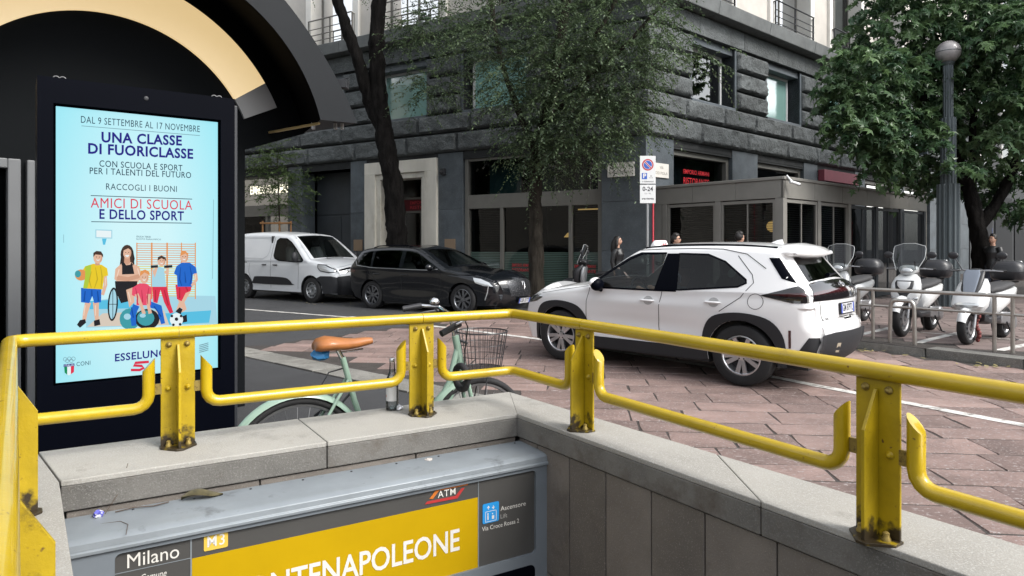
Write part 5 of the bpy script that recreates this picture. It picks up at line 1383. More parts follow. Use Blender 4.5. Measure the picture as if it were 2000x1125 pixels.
# ================================================================== VEHICLES
def crom(pts, n=6, sharp=()):
    """Catmull-Rom through points; indices in sharp keep their corner"""
    P = [Vector(p) for p in pts]; out = []
    for i in range(len(P) - 1):
        p1, p2 = P[i], P[i + 1]
        p0 = P[i - 1] if i > 0 and i not in sharp else p1 + (p1 - p2) * .5
        p3 = P[i + 2] if i + 2 < len(P) and (i + 1) not in sharp else p2 + (p2 - p1) * .5
        for k in range(n):
            t = k / n
            out.append(.5 * ((2 * p1) + (p2 - p0) * t + (2 * p0 - 5 * p1 + 4 * p2 - p3) * t * t + (3 * p1 - p0 - 3 * p2 + p3) * t ** 3))
    out.append(P[-1]); return out
class Car:
    """body as two analytic sheets: the flanks y = +-W(x,z) inside the side outline, and a strip across that follows the outline"""
    def __init__(s, outline, sharp, xr, xf, wmax, zbelt, tumble, rr, arches, sill, crown, haunch=(), pinch=0.05, ends=(.16, .2, 3.0, 3.0), barrel=.05):
        s.ol = crom(outline, 7, sharp); s.xr, s.xf = xr, xf; s.wmax = wmax; s.zbelt = zbelt; s.tumble = tumble; s.rr = rr
        s.arches = arches; s.sill = sill; s.haunch = haunch; s.pinch = pinch; s.ends = ends; s.barrel = barrel
        A = np.array([(p.x, p.y) for p in s.ol]); s.A = A
        seg = np.linalg.norm(A[1:] - A[:-1], axis=1); s.S = np.concatenate([[0], np.cumsum(seg)])
        t = np.gradient(A, s.S, axis=0); t /= np.linalg.norm(t, axis=1)[:, None]
        for _ in range(3): t[1:-1] = (t[:-2] + 2 * t[1:-1] + t[2:]) / 4
        t /= np.linalg.norm(t, axis=1)[:, None]
        s.N = np.stack([-t[:, 1], t[:, 0]], 1)         # outline runs rear -> over the roof -> front, outward is to its left
        s.crown = crown
        s.We = np.array([s.W(x, z, 0.0) for x, z in A])
        s.Cr = np.array([crown(x, z) for x, z in A])
    def dist(s, x, z):
        A = s.A; p = np.array([x, z]); d = A[1:] - A[:-1]; q = p - A[:-1]
        t = np.clip((q * d).sum(1) / np.maximum((d * d).sum(1), 1e-12), 0, 1)
        return float(np.sqrt(((q - t[:, None] * d) ** 2).sum(1)).min())
    def Wb(s, x, z):
        L = (s.xf - s.xr) / 2; c = (s.xf + s.xr) / 2; u = (x - c) / L
        a, b, p, q = s.ends
        w = s.wmax * (1 - (a * abs(u) ** (2 * p) if u < 0 else b * abs(u) ** (2 * q)))
        zb = s.zbelt(x)
        if z > zb: w -= (z - zb) * s.tumble + .35 * (z - zb) ** 2 * s.tumble
        else: w -= s.barrel * ((zb - z) / .8) ** 2 * .6
        w -= s.pinch * math.exp(-((z - (zb - .06)) / .05) ** 2) * .12
        for hx, hz, sx, sz, am in s.haunch: w += am * math.exp(-((x - hx) / sx) ** 2 - ((z - hz) / sz) ** 2)
        return w
    def W(s, x, z, d=None):
        if d is None: d = s.dist(x, z)
        r = s.rr(x, z) if callable(s.rr) else s.rr
        d = min(max(d, 0), r)
        return s.Wb(x, z) - r + math.sqrt(max(r * r - (r - d) ** 2, 0))
    def side(s, sg, off=0.0):
        def f(x, z): return (x, sg * (s.W(x, z) + off), z)
        return f
    def strip(s, off=0.0):
        def f(t, y):
            x = np.interp(t, s.S, s.A[:, 0]); z = np.interp(t, s.S, s.A[:, 1]); nx = np.interp(t, s.S, s.N[:, 0]); nz_ = np.interp(t, s.S, s.N[:, 1]); w = np.interp(t, s.S, s.We); c = np.interp(t, s.S, s.Cr)
            u = y / w
            k = c * max(0, 1 - u * u) + off
            return (x + nx * k, y, z + nz_ * k)
        return f
    def s_at(s, x, top=True, rear=False, zmin=None):
        """arclength of the outline point nearest to (x, z)"""
        return s.S[int(np.argmin(np.abs(s.A[:, 0] - x) + (0 if zmin is None else 10 * (s.A[:, 1] < zmin))))]
    def s_pt(s, x, z): return float(s.S[int(np.argmin((s.A[:, 0] - x) ** 2 + (s.A[:, 1] - z) ** 2))])
def patch(name, loops, fn, step, m, parent, flip=False, normal_eps=.004, thick=0.0):
    """polygon (with holes) in a 2D chart, cut into small cells and laid on the surface fn; normals come from the surface itself"""
    L = [[Vector((p[0], p[1], 0)) for p in lp] for lp in loops]
    tri = tessellate_polygon(L); pts = [p for lp in L for p in lp]
    bm = bmesh.new(); vs = [bm.verts.new(p) for p in pts]
    for t in tri:
        try: bm.faces.new([vs[i] for i in t])
        except ValueError: pass
    x0, x1 = min(p.x for p in pts), max(p.x for p in pts); y0, y1 = min(p.y for p in pts), max(p.y for p in pts)
    for ax, a0, a1 in ((0, x0, x1), (1, y0, y1)):
        n = int((a1 - a0) / step)
        for k in range(1, n + 1):
            c = a0 + (a1 - a0) * k / (n + 1)
            co = (c, 0, 0) if ax == 0 else (0, c, 0); no = (1, 0, 0) if ax == 0 else (0, 1, 0)
            bmesh.ops.bisect_plane(bm, geom=bm.verts[:] + bm.edges[:] + bm.faces[:], plane_co=co, plane_no=no)
    bmesh.ops.recalc_face_normals(bm, faces=bm.faces)
    bm.verts.ensure_lookup_table()
    e = normal_eps; nr = []; co3 = []
    for v in bm.verts:
        a, b = v.co.x, v.co.y
        p = Vector(fn(a, b)); pa = Vector(fn(a + e, b)) - Vector(fn(a - e, b)); pb_ = Vector(fn(a, b + e)) - Vector(fn(a, b - e))
        n = pa.cross(pb_); n = n.normalized() if n.length > 1e-12 else V(0, 0, 1)
        co3.append(p); nr.append(-n if flip else n)
    for v, p in zip(bm.verts, co3): v.co = p
    bm.normal_update()
    nf = 0
    for f in bm.faces:
        if f.normal.dot(nr[f.verts[0].index]) < 0: f.normal_flip()
    me = bpy.data.meshes.new(name); bm.to_mesh(me); bm.free()
    me.materials.append(m)
    me.polygons.foreach_set('use_smooth', [True] * len(me.polygons))
    me.normals_split_custom_set_from_vertices([tuple(n) for n in nr])
    me.update()
    o = bpy.data.objects.new(name, me); COL.objects.link(o); o.parent = parent
    return o
def ribbon(name, pts, w, fn, m, parent, n=8, closed=False):
    """thin line (panel gap, trim) along a chart polyline"""
    P = [Vector(p) for p in pts]; rs = []
    segs = list(zip(P, P[1:] + ([P[0]] if closed else [])))[: len(P) if closed else len(P) - 1]
    for a, b in segs:
        k = max(1, int((b - a).length / .05)); rs += [a.lerp(b, i / k) for i in range(k)]
    if not closed: rs.append(P[-1])
    vs = []; fs = []; m_ = len(rs)
    for i, p in enumerate(rs):
        d = (rs[(i + 1) % m_ if closed else min(i + 1, m_ - 1)] - rs[i - 1 if closed else max(i - 1, 0)]).normalized(); q = V(-d.y, d.x)
        vs += [fn(*(p + q * w / 2)), fn(*(p - q * w / 2))]
    for i in range(m_ if closed else m_ - 1): j = (i + 1) % m_; fs.append((2 * i, 2 * i + 1, 2 * j + 1, 2 * j))
    mb = MB(); mb.add(vs, fs); return mb.build(name, m, parent, smooth=180)
def arcp(cx, cz, r, a0, a1, n=14, sx=1.0): return [(cx + sx * r * math.cos(math.radians(a0 + (a1 - a0) * k / n)), cz + r * math.sin(math.radians(a0 + (a1 - a0) * k / n))) for k in range(n + 1)]
def wheel(parent, x, y, R, rim, wd, style, m_rim, steer=0.0):
    sg = 1 if y > 0 else -1
    t = MB(); hw = wd / 2
    prof = [(rim, -hw * .85), (rim + .012, -hw * .98), (R * .90, -hw), (R * .975, -hw * .86), (R, -hw * .6), (R, hw * .6), (R * .975, hw * .86), (R * .90, hw), (rim + .012, hw * .98), (rim, hw * .85)]
    t.lathe(prof, (0, 0, 0), (0, 1, 0), 40, capped=False)
    ty = t.build('wheel', m_rubber, parent, smooth=35)
    ty.location = (x, y, R); ty.rotation_euler = (0, 0, steer)
    f = hw * .80 * sg
    r = MB(); r.lathe([(rim + .004, hw * .86 * sg), (rim - .012, hw * .90 * sg), (rim - .02, hw * .80 * sg), (rim - .03, 0), (rim - .03, -hw * .5 * sg)], (0, 0, 0), (0, 1, 0), 40, capped=False)
    d = -.0 
    if style == 'multi':     # five double spokes
        for k in range(10):
            a = 2 * math.pi * k / 10 + (.10 if k % 2 else -.10); c, s_ = math.cos(a), math.sin(a)
            w0, w1 = .020, .026
            i0 = .045; i1 = rim - .015
            q = [(i0, -w0, f * .86), (i0, w0, f * .86), (i1, w1, f), (i1, -w1, f)]
            b = [(i0, -w0, f * .86 - .03 * sg), (i0, w0, f * .86 - .03 * sg), (i1, w1 * .8, f - .03 * sg), (i1, -w1 * .8, f - .03 * sg)]
            tr = lambda p: (p[0] * c - p[1] * s_, p[2], p[0] * s_ + p[1] * c)
            r.hexa([tr(p) for p in b] + [tr(p) for p in q])
        r.lathe([(.06, f * .80), (.06, f * .90), (.035, f * .94)], (0, 0, 0), (0, 1, 0), 20)
    elif style == 'blade':
        for k in range(5):
            a = 2 * math.pi * k / 5
            for dl, ww in ((-.22, .022), (.16, .03)):
                c, s_ = math.cos(a), math.sin(a); c2, s2 = math.cos(a + dl * 1.6), math.sin(a + dl * 1.6)
                pa = V(c * .05, s_ * .05); pb_ = V(c2 * (rim - .015), s2 * (rim - .015)); dd = (pb_ - pa).normalized(); nn_ = V(-dd.y, dd.x) * ww
                q = [pa - nn_ * .7, pa + nn_ * .7, pb_ + nn_, pb_ - nn_]
                r.hexa([(p.x, f - .035 * sg, p.y) for p in q] + [(p.x, f - .005 * sg, p.y) for p in q])
        r.lathe([(.06, f * .78), (.06, f * .92), (.03, f * .95)], (0, 0, 0), (0, 1, 0), 20)
    else:                   # pressed steel disc with holes
        r.lathe([(rim - .02, f * .7), (rim * .82, f * .55), (rim * .62, f * .9), (rim * .42, f * .85), (rim * .36, f * .5), (.02, f * .55)], (0, 0, 0), (0, 1, 0), 32, capped=False)
    ro = r.build('rim', m_rim, ty, smooth=35)
    k = MB()
    if style == 'disc':
        for j in range(10):
            a = 2 * math.pi * j / 10; k.lathe([(.022, f * .80), (.022, f * .81 + .004 * sg)], (math.cos(a) * rim * .78, 0, math.sin(a) * rim * .78), (0, 1, 0), 10)
        k.build('rim_hole', m_dark, ty)
    else:
        for j in range(5):
            a = 2 * math.pi * j / 5 + .3; k.lathe([(.011, f * .86), (.009, f * .97)], (math.cos(a) * .045, 0, math.sin(a) * .045), (0, 1, 0), 8)
        o = k.build('wheel_nut', m_dark, ty); 
        k = MB(); k.lathe([(rim - .028, -hw * .1 * sg), (.02, -hw * .1 * sg)], (0, 0, 0), (0, 1, 0), 24, capped=False); k.build('brake_disc', mat('brake_dark', (.04, .04, .045), .5, metal=.5), ty)
    return ty
def wheel_wells(parent, car, arches, wy):
    for i, (cx, cz, r) in enumerate(arches):
        for sg in (1, -1):
            mb = MB(); n = 18; vs = []
            for k in range(n + 1):
                a = math.pi * (k / n) * 1.16 - .25
                for y in (sg * (wy - .33), sg * (wy - .012)): vs.append((cx + r * math.cos(a), y, cz + r * math.sin(a)))
            fs = [(2 * k, 2 * k + 1, 2 * k + 3, 2 * k + 2) for k in range(n)]
            c = len(vs); vs.append((cx, sg * (wy - .33), cz)); fs += [(c, 2 * k, 2 * k + 2) for k in range(n)]
            mb.add(vs, fs); mb.build('wheel_well', m_plastic, parent, smooth=40)
def seat(parent, x, y, m, back=.62):
    mb = MB()
    def rr(w, cx, cz, rx, rz): return None
    rings = []
    for xx, z, hx, hw in ((x - .28, .62, .09, .24), (x - .36, .85, .08, .25), (x - .45, 1.12, .06, .22), (x - .47, 1.2, .04, .15)):
        rings.append([(xx + hx * math.cos(a), y + hw * math.sin(a), z) for a in [k * math.pi / 6 for k in range(12)]])
    mb.loft(rings); rings = []
    for z in (1.22, 1.27, 1.37, 1.41): rings.append([(x - .47 - (z - 1.22) * .2 + (.05 if 1.25 < z < 1.4 else .035) * math.cos(a), y + (.13 if 1.25 < z < 1.4 else .09) * math.sin(a), z) for a in [k * math.pi / 6 for k in range(12)]])
    mb.loft(rings)
    mb.box(x - .35, x + .15, y - .25, y + .25, .42, .60)
    return mb.build('seat', m, parent, smooth=50, bevel=.02)
m_whitecar = mat('white_car_paint', (0.80, 0.80, 0.80), .28, coat=1.0); m_whitevan = mat('white_van_paint', (0.66, 0.68, 0.70), .35, coat=.7, var=.03, vscale=2); m_blackcar = mat('black_car_paint', (0.004, 0.005, 0.007), .22, coat=.7, spec=.3)
m_gap = mat('panel_gap', (0.02, 0.02, 0.02), .9); m_clad = mat('grey_cladding', (0.013, 0.014, 0.017), .6, bump=.05, bscale=150); m_cab = mat('cabin_trim', (0.03, 0.031, 0.033), .8); m_cabl = mat('cabin_headliner', (0.35, 0.35, 0.34), .9); m_seat = mat('seat_cloth', (0.045, 0.045, 0.048), .9)
m_tail = mat('tail_lamp_red', (0.04, 0.002, 0.004), .12, coat=1.0); m_taild = mat('tail_lamp_dark', (0.010, 0.008, 0.009), .1, coat=1.0); m_lampl = mat('lamp_lens', (0.45, 0.47, 0.48), .12, metal=.4, coat=1.0); m_plate = mat('plate_white', (0.62, 0.63, 0.65), .4); m_plateb = mat('plate_blue', (0.02, 0.06, 0.42), .4); m_ink = mat('plate_ink', (0.015, 0.015, 0.02), .6)
def lic_plate(parent, c, right, up, text, w=.36, h=.11):
    right, up, c = Vector(right).normalized(), Vector(up).normalized(), Vector(c); n = right.cross(up)
    mb = MB(); mb.obox(c, right * (w / 2 + .012), up * (h / 2 + .012), n * .008); p = mb.build('number_plate', m_plastic, parent)
    q = lambda a, b, o=.009: c + right * a + up * b + n * o
    mb = MB(); mb.add([q(-w / 2, -h / 2), q(w / 2, -h / 2), q(w / 2, h / 2), q(-w / 2, h / 2)], [(0, 1, 2, 3)]); mb.build('plate_face', m_plate, p)
    for a, b in ((-w / 2, -w / 2 + .035), (w / 2 - .035, w / 2)):
        mb = MB(); mb.add([q(a, -h / 2, .0095), q(b, -h / 2, .0095), q(b, h / 2, .0095), q(a, h / 2, .0095)], [(0, 1, 2, 3)]); mb.build('plate_band', m_plateb, p)
    mb = MB(); put_text(mb, text, h * 1.05, lambda a, b: q(a, b, .010), bold=.02, fit=w - .09); mb.build('plate_text', m_ink, p)
    return p
def body_shell(parent, car, m, holes_side, strip_holes, sill_z, step=.03, floor=True, side_only_windows=True):
    """flanks with window holes and arch cut-outs, strip with screen holes, under-body"""
    ol = [(p.x, p.y) for p in car.ol]
    bot = []
    x_front = ol[-1]; x_rear = ol[0]
    # bottom edge from the front back to the rear, with the arches cut out
    for cx, cz, r in sorted(car.arches, key=lambda a: -a[0]):
        dz = sill_z - cz
        a0 = math.degrees(math.asin(max(-1, min(1, dz / r))))
        bot += arcp(cx, cz, r, a0, 180 - a0, 20)
    loop = ol + bot
    for sg in (1, -1):
        patch('body_side', [loop] + holes_side, car.side(sg), step, m, parent, flip=(sg > 0))
    # strip: chart is (arclength, y); the edge must follow the outline's half width
    f = car.strip(); n = len(car.S)
    e1 = [(float(t), float(w)) for t, w in zip(car.S, car.We)]; e0 = [(float(t), -float(w)) for t, w in zip(car.S, car.We)]
    patch('body_top', [e0 + e1[::-1]] + strip_holes, f, .06, m, parent, flip=False)
    mb = MB(); x0, x1 = ol[0][0] + .05, ol[-1][0] - .05; w = car.wmax - .06
    mb.box(x0, x1, -w + .26, w - .26, sill_z - .05, sill_z + .03); 
    c = sorted(car.arches)
    mb.box(c[0][0] + c[0][2], c[1][0] - c[1][2], -w, w, sill_z - .04, sill_z + .02)
    mb.build('underbody', m_plastic, parent)
def cabin(parent, car, x0, x1, zf, hw, m=m_cab):
    mb = MB(); mb.box(x0, x1, -hw, hw, .30, .42); mb.build('cabin_floor', m, parent)
def place_car(t, rear, front, wb_scale):
    pass
def put_vehicle(name, label, cat, near_rear, near_front, wb, half_track, sc, left_near=True):
    """root at the rear axle centre; near_* are ground contacts of the wheels on the side we see"""
    a, b = V(*near_rear), V(*near_front); d = (b - a).normalized()
    nrm = V(-d.y, d.x)           # vehicle's left
    side = nrm if left_near else -nrm
    c = (a + b) / 2 - side * half_track * sc - d * wb / 2 * sc
    t = thing(name, label, cat, (c.x, c.y, 0), math.atan2(d.y, d.x)); t.scale = (sc, sc, sc)
    return t

# ------------------------------------------------------------------ white compact SUV (taxi)
suv = put_vehicle('white_taxi', 'white compact SUV taxi with black wheel arches seen from behind on the crossing', 'car', G(1446, 752.5, .028), G(1097, 701.5, .028), 2.56, .80, .94)
suv.scale = (.935, .90, .905)
suv.location.z = .026
OUT = [(-.66, .36), (-.76, .42), (-.80, .56), (-.79, .69), (-.735, .76), (-.72, .90), (-.71, 1.04), (-.665, 1.12), (-.60, 1.165), (-.47, 1.33), (-.385, 1.465), (-.50, 1.49), (-.49, 1.525), (-.30, 1.565), (.1, 1.592), (.55, 1.60), (1.1, 1.588), (1.46, 1.527), (1.82, 1.285), (2.12, 1.078), (2.20, 1.05), (2.5, 1.02), (2.9, .955), (3.2, .865), (3.33, .75), (3.38, .6), (3.37, .42), (3.27, .26)]
ARC = [(0, .345, .40), (2.56, .345, .40)]
def suv_crown(x, z):
    if x < -.3 and z < 1.15: return .10
    if x < -.3: return .06
    if x > 3.0 and z < .9: return .16
    if z > 1.45: return .035
    if x > 2.1: return .06
    return .05
sv = Car(OUT, (11, 12, 19), -.8, 3.38, .875, lambda x: 1.03 + .03 * max(0, min(1, (1.2 - x) / 1.2)), .36, lambda x, z: .085 if z > .9 else .13, ARC, .26, suv_crown,
         haunch=((0, .78, .55, .24, .035), (2.56, .74, .5, .22, .03), (1.3, .60, .8, .13, -.040), (1.2, .86, .9, .06, .012)), ends=(.15, .24, 4, 3.2))
fr_win = [(2.05, 1.065), (1.98, 1.03), (1.08, 1.045), (1.02, 1.487), (1.35, 1.478), (1.51, 1.418), (1.80, 1.235)]
rr_win = [(.79, 1.05), (.85, 1.49), (.47, 1.482), (.24, 1.40), (-.04, 1.20), (-.05, 1.165), (.04, 1.12)]
s_ws0, s_ws1 = sv.s_pt(1.44, 1.535), sv.s_pt(2.10, 1.09)
s_rg0, s_rg1 = sv.s_pt(-.58, 1.19), sv.s_pt(-.40, 1.445)
wsh = [(s_ws0 + .04, -.50), (s_ws1 - .02, -.62), (s_ws1 - .02, .62), (s_ws0 + .04, .50)]
rgh = [(s_rg0 - .02, -.55), (s_rg1, -.46), (s_rg1, .46), (s_rg0 - .02, .55)]
body_shell(suv, sv, m_whitecar, [fr_win, rr_win], [wsh, rgh], .26)
fa = sv.strip(.002)
patch('windscreen', [wsh], fa, .08, m_carglass, suv)
patch('rear_window', [rgh], fa, .06, m_carglass2, suv)
for sg in (1, -1):
    f = sv.side(sg, .002); fb = sv.side(sg, .004); fc = sv.side(sg, .010); fl = sg > 0
    patch('door_window', [fr_win], f, .05, m_carglass, suv, flip=fl)
    patch('door_window', [rr_win], f, .05, m_carglass2, suv, flip=fl)
    # black pillars and window surround
    patch('pillar_trim', [[(1.09, 1.043), (1.01, 1.49), (.84, 1.492), (.78, 1.048)]], fb, .05, m_black, suv, flip=fl)
    patch('pillar_trim', [[(2.10, 1.072), (2.03, 1.055), (1.79, 1.23), (1.50, 1.413), (1.35, 1.473), (1.02, 1.482), (1.02, 1.505), (1.39, 1.503), (1.55, 1.44), (1.84, 1.252)]], fb, .05, m_black, suv, flip=fl)
    ribbon('window_seal', [(2.03, 1.035), (1.07, 1.035), (.79, 1.04)], .022, fb, m_black, suv)
    ribbon('window_seal', rr_win, .02, fb, m_black, suv, closed=True)
    # rear quarter black plastic wedge beside the rear window
    patch('quarter_trim', [[(-.355, 1.45), (-.25, 1.45), (-.42, 1.225), (-.565, 1.178), (-.455, 1.315)]], fb, .04, m_black, suv, flip=fl)
    # roof edge line
    ribbon('roof_gap', [(1.42, 1.53), (1.1, 1.546), (.65, 1.555), (.3, 1.548), (.0, 1.49), (-.24, 1.33)], .008, fb, m_gap, suv)
    # arch cladding
    for cx in (0, 2.56):
        o_ = arcp(cx, .345, .40, -12, 192, 22); i_ = []
        pts = [(cx + .475, .25), (cx + .475, .42), (cx + .44, .62), (cx + .33, .765), (cx + .12, .825), (cx - .12, .825), (cx - .33, .765), (cx - .45, .62), (cx - .485, .42), (cx - .485, .25)]
        pts = [(p.x, p.y) for p in crom(pts, 4)]
        patch('arch_cladding', [pts + o_[::-1]], fc, .05, m_clad, suv, flip=fl)
    patch('sill_cladding', [[(.47, .24), (2.08, .24), (2.08, .37), (2.02, .385), (.52, .385), (.47, .37)]], fc, .08, m_clad, suv, flip=fl)
    # gaps: doors, fuel flap, bonnet
    ribbon('door_gap', [(2.05, 1.03), (2.10, .85), (2.12, .6), (2.10, .39)], .008, f, m_gap, suv)
    ribbon('door_gap', [(.98, 1.03), (1.02, .85), (1.05, .6), (1.02, .39)], .008, f, m_gap, suv)
    ribbon('door_gap', [(.10, 1.47), (-.10, 1.26), (-.13, 1.17), (.0, 1.0), (.24, .83)], .008, f, m_gap, suv)
    ribbon('bonnet_gap', [(2.08, 1.05), (2.5, .985), (2.9, .915), (3.1, .84)], .006, f, m_gap, suv)
    if sg > 0: ribbon('fuel_flap', arcp(-.17, .965, .085, 0, 345, 20), .006, f, m_gap, suv, closed=True)
    # handles
    for hx, hz in ((1.18, .905), (.32, .93)):
        mb = MB(); g_ = sv.side(sg, .0); 
        pts = [Vector(g_(hx + .10 - .2 * k / 8, hz)) + V(0, sg * (.012 + .022 * math.sin(math.pi * k / 8) ** .6), 0) for k in range(9)]
        mb.tube(pts, [.008] + [.013] * 7 + [.008], 8); h = mb.build('door_handle', m_whitecar, suv, smooth=60); 
        patch('handle_shade', [arcp(hx - .01, hz, .055, 0, 340, 16, 1.2)], sv.side(sg, .001), .04, mat('handle_shade_grey', (.42, .42, .42), .4), suv, flip=fl)  # flush patch, the hollow's shade is put into its darker colour
    # tail lamps on the flank, bumper black corner, reflector
    patch('tail_lamp', [[(-.22, 1.035), (-.45, 1.105), (-.585, 1.15), (-.645, 1.112), (-.69, 1.045), (-.70, .97), (-.55, .965), (-.38, 1.0)]], sv.side(sg, .008), .04, m_taild, suv, flip=fl)
    patch('tail_lamp_strip', [[(-.30, 1.045), (-.52, 1.072), (-.66, 1.078), (-.685, 1.04), (-.52, 1.035)]], sv.side(sg, .011), .04, m_tail, suv, flip=fl)
    patch('bumper_corner', [[(-.50, .29), (-.65, .365), (-.745, .43), (-.785, .55), (-.78, .60), (-.70, .60)]], sv.side(sg, .006), .04, m_clad, suv, flip=fl)
    patch('reflector', [[(-.505, .47), (-.53, .475), (-.535, .67), (-.51, .67)]], sv.side(sg, .005), .05, m_tail, suv, flip=fl)
    # mirror
    mb = MB(); c = V(1.86, sg * .98, 1.08); mb.sphere(tuple(c), (.075, .115, .085), 16, 10); mb.v = [(x if x < c.x + .03 else x * .5 + (c.x + .03) * .5, y, z) for x, y, z in mb.v]
    mr = mb.build('wing_mirror', m_black, suv, smooth=60)
    mb = MB(); mb.sphere((c.x + .02, c.y + sg * .004, c.z + .022), (.072, .112, .072), 16, 10); mb.build('mirror_cap', m_whitecar, mr, smooth=60)
    mb = MB(); mb.tube([(1.88, sg * .84, 1.0), (1.87, sg * .92, 1.02), (1.87, sg * .96, 1.05)], .03, 8); mb.build('mirror_arm', m_black, mr, smooth=60)
    # headlamp
    patch('headlamp', [[(2.88, .86), (3.05, .885), (3.2, .85), (3.28, .775), (3.2, .76), (3.0, .80)]], sv.side(sg, .005), .05, m_taild, suv, flip=fl)
# tail band across the hatch, badge, spoiler underside, bumper
b0, b1 = sv.s_pt(-.713, .985), sv.s_pt(-.62, 1.155)
patch('tail_band', [[(b0, -.72), (b1, -.62), (b1, .62), (b0, .72)]], sv.strip(.006), .06, m_taild, suv)
patch('tail_strip', [[(b0 + .060, -.70), (b0 + .09, -.68), (b0 + .09, .68), (b0 + .060, .70)]], sv.strip(.009), .06, m_tail, suv)
k0, k1 = sv.s_pt(-.66, .36), sv.s_pt(-.785, .63)
patch('rear_bumper', [[(k0, -.68), (k1 - .02, -.70), (k1, -.45), (k1, .45), (k1 - .02, .70), (k0, .68)]], sv.strip(.008), .06, m_clad, suv)
g0, g1 = sv.s_pt(-.78, .715), sv.s_pt(-.715, .97)
ribbon('hatch_gap', [(b0 - .01, -.60), (g0 + .06, -.56), (g0 + .03, -.48), (g0 + .02, 0), (g0 + .03, .48), (g0 + .06, .56), (b0 - .01, .60)], .008, sv.strip(.002), m_gap, suv)
f = sv.strip(.004); sp_ = sv.s_pt(-.72, .885); c = Vector(f(sp_, 0)); up = (Vector(f(sp_ + .05, 0)) - Vector(f(sp_ - .05, 0))).normalized()
lic_plate(suv, c + V(-.004, 0, 0), (0, -1, 0), up, 'GM 879TL', .42, .105)
patch('plate_shade', [[(sp_ - .10, -.34), (sp_ + .085, -.30), (sp_ + .085, .30), (sp_ - .10, .34)]], sv.strip(.001), .06, mat('hatch_shadow_white', (.70, .70, .70), .3, coat=.8), suv)  # level with the hatch; shade around the plate painted as duller white
f = sv.strip(.012); t_ = (b0 + b1) / 2 + .01; mb = MB(); c = Vector(f(t_, 0)); up = (Vector(f(t_ + .04, 0)) - Vector(f(t_ - .04, 0))).normalized()
for rx, rz, dz in ((.055, .038, 0), (.022, .034, 0), (.04, .014, .016)):
    mb.tube([c + V(0, rx * math.cos(a), 0) + up * (rz * math.sin(a) + dz) for a in [k * math.pi / 12 for k in range(24)]], .005, 6, closed=True)
mb.build('badge', m_chrome, suv, smooth=60)
tx = MB(); f4 = sv.strip(.004); put_text(tx, '1.5h', .05, lambda a, b: f4(g0 + .075 + b, .50 - a), bold=.02, fit=.11); tx.build('hatch_lettering', m_gap, suv)
f5 = sv.strip(.010); patch('toll_tag', [[(k0 + .15, .40), (k0 + .24, .40), (k0 + .24, .33), (k0 + .15, .33)]], f5, .1, mat('tag_beige', (.34, .29, .22), .7), suv)
mb = MB(); f6 = sv.strip(.02); mb.tube([f6(s_rg0 + .02, .02), f6(s_rg0 + .03, -.15), f6(s_rg0 + .05, -.34)], [.025, .014, .008], 8); mb.build('rear_wiper', m_black, suv, smooth=60)
# spoiler underside shade piece and shark fin
mb = MB(); mb.loft([[(.02 - .11 + dx, w, 1.585 + h_) for dx, w, h_ in ((0, 0, .075), (.03, .018, .0), (.17, 0, -.0), (.03, -.018, 0))]][:1] * 1) if False else None
mb = MB(); fin = [(-.13, 1.575), (.13, 1.59), (.06, 1.605), (-.06, 1.655), (-.12, 1.665)]
vs = [(x, 0.0, z) for x, z in fin[2:]] + [(-.13, .03, 1.585), (.14, .02, 1.60), (.14, -.02, 1.60), (-.13, -.03, 1.585)]
mb.add(vs, [(0, 1, 2, 3, 4), (0, 5, 6, 2, 1), (2, 6, 3), (0, 4, 5), (3, 6, 5, 4)]); mb.build('aerial_fin', m_whitecar, suv)
mb = MB(); f7 = sv.strip(.0); 
for sg in (1, -1): mb.tube([f7(sv.s_pt(x, 1.6), sg * .60) for x in (-.3, .1, .55, 1.0, 1.36)], .012, 6)
mb.build('roof_rail', m_black, suv, smooth=60)
patch('roof_panel', [[(sv.s_pt(-.34, 1.56), -.56), (sv.s_pt(1.36, 1.55), -.52), (sv.s_pt(1.36, 1.55), .52), (sv.s_pt(-.34, 1.56), .56)]], sv.strip(.003), .1, m_whitecar, suv)
# taxi light on the roof
tl = MB(); rings = []
for x, hx, hy, z in ((0, .06, .15, 1.555), (0, .065, .16, 1.585), (-.005, .052, .145, 1.625), (-.01, .038, .12, 1.657)):
    rings.append([(x + hx * (1 if c > 0 else -1) * abs(c) ** .6, hy * (1 if s_ > 0 else -1) * abs(s_) ** .5, z) for c, s_ in [(math.cos(k * math.pi / 10), math.sin(k * math.pi / 10)) for k in range(20)]])
tl.loft(rings); tlo = tl.build('taxi_lamp', mat('taxi_lamp_white', (.74, .74, .74), .4), suv, smooth=45)
tx = MB(); put_text(tx, 'TAXI', .05, lambda a, b: (-.068 - (b * .1), -a * 1.0, 1.61 + b), bold=.02, fit=.15); tx.build('taxi_lettering', m_red, tlo)
mb = MB(); mb.box(-.035, .02, -.08, .08, 1.655, 1.662); mb.build('lamp_top', mat('pink_top', (.55, .22, .25), .4), tlo)
tlo.location = (1.40, .22, 0)
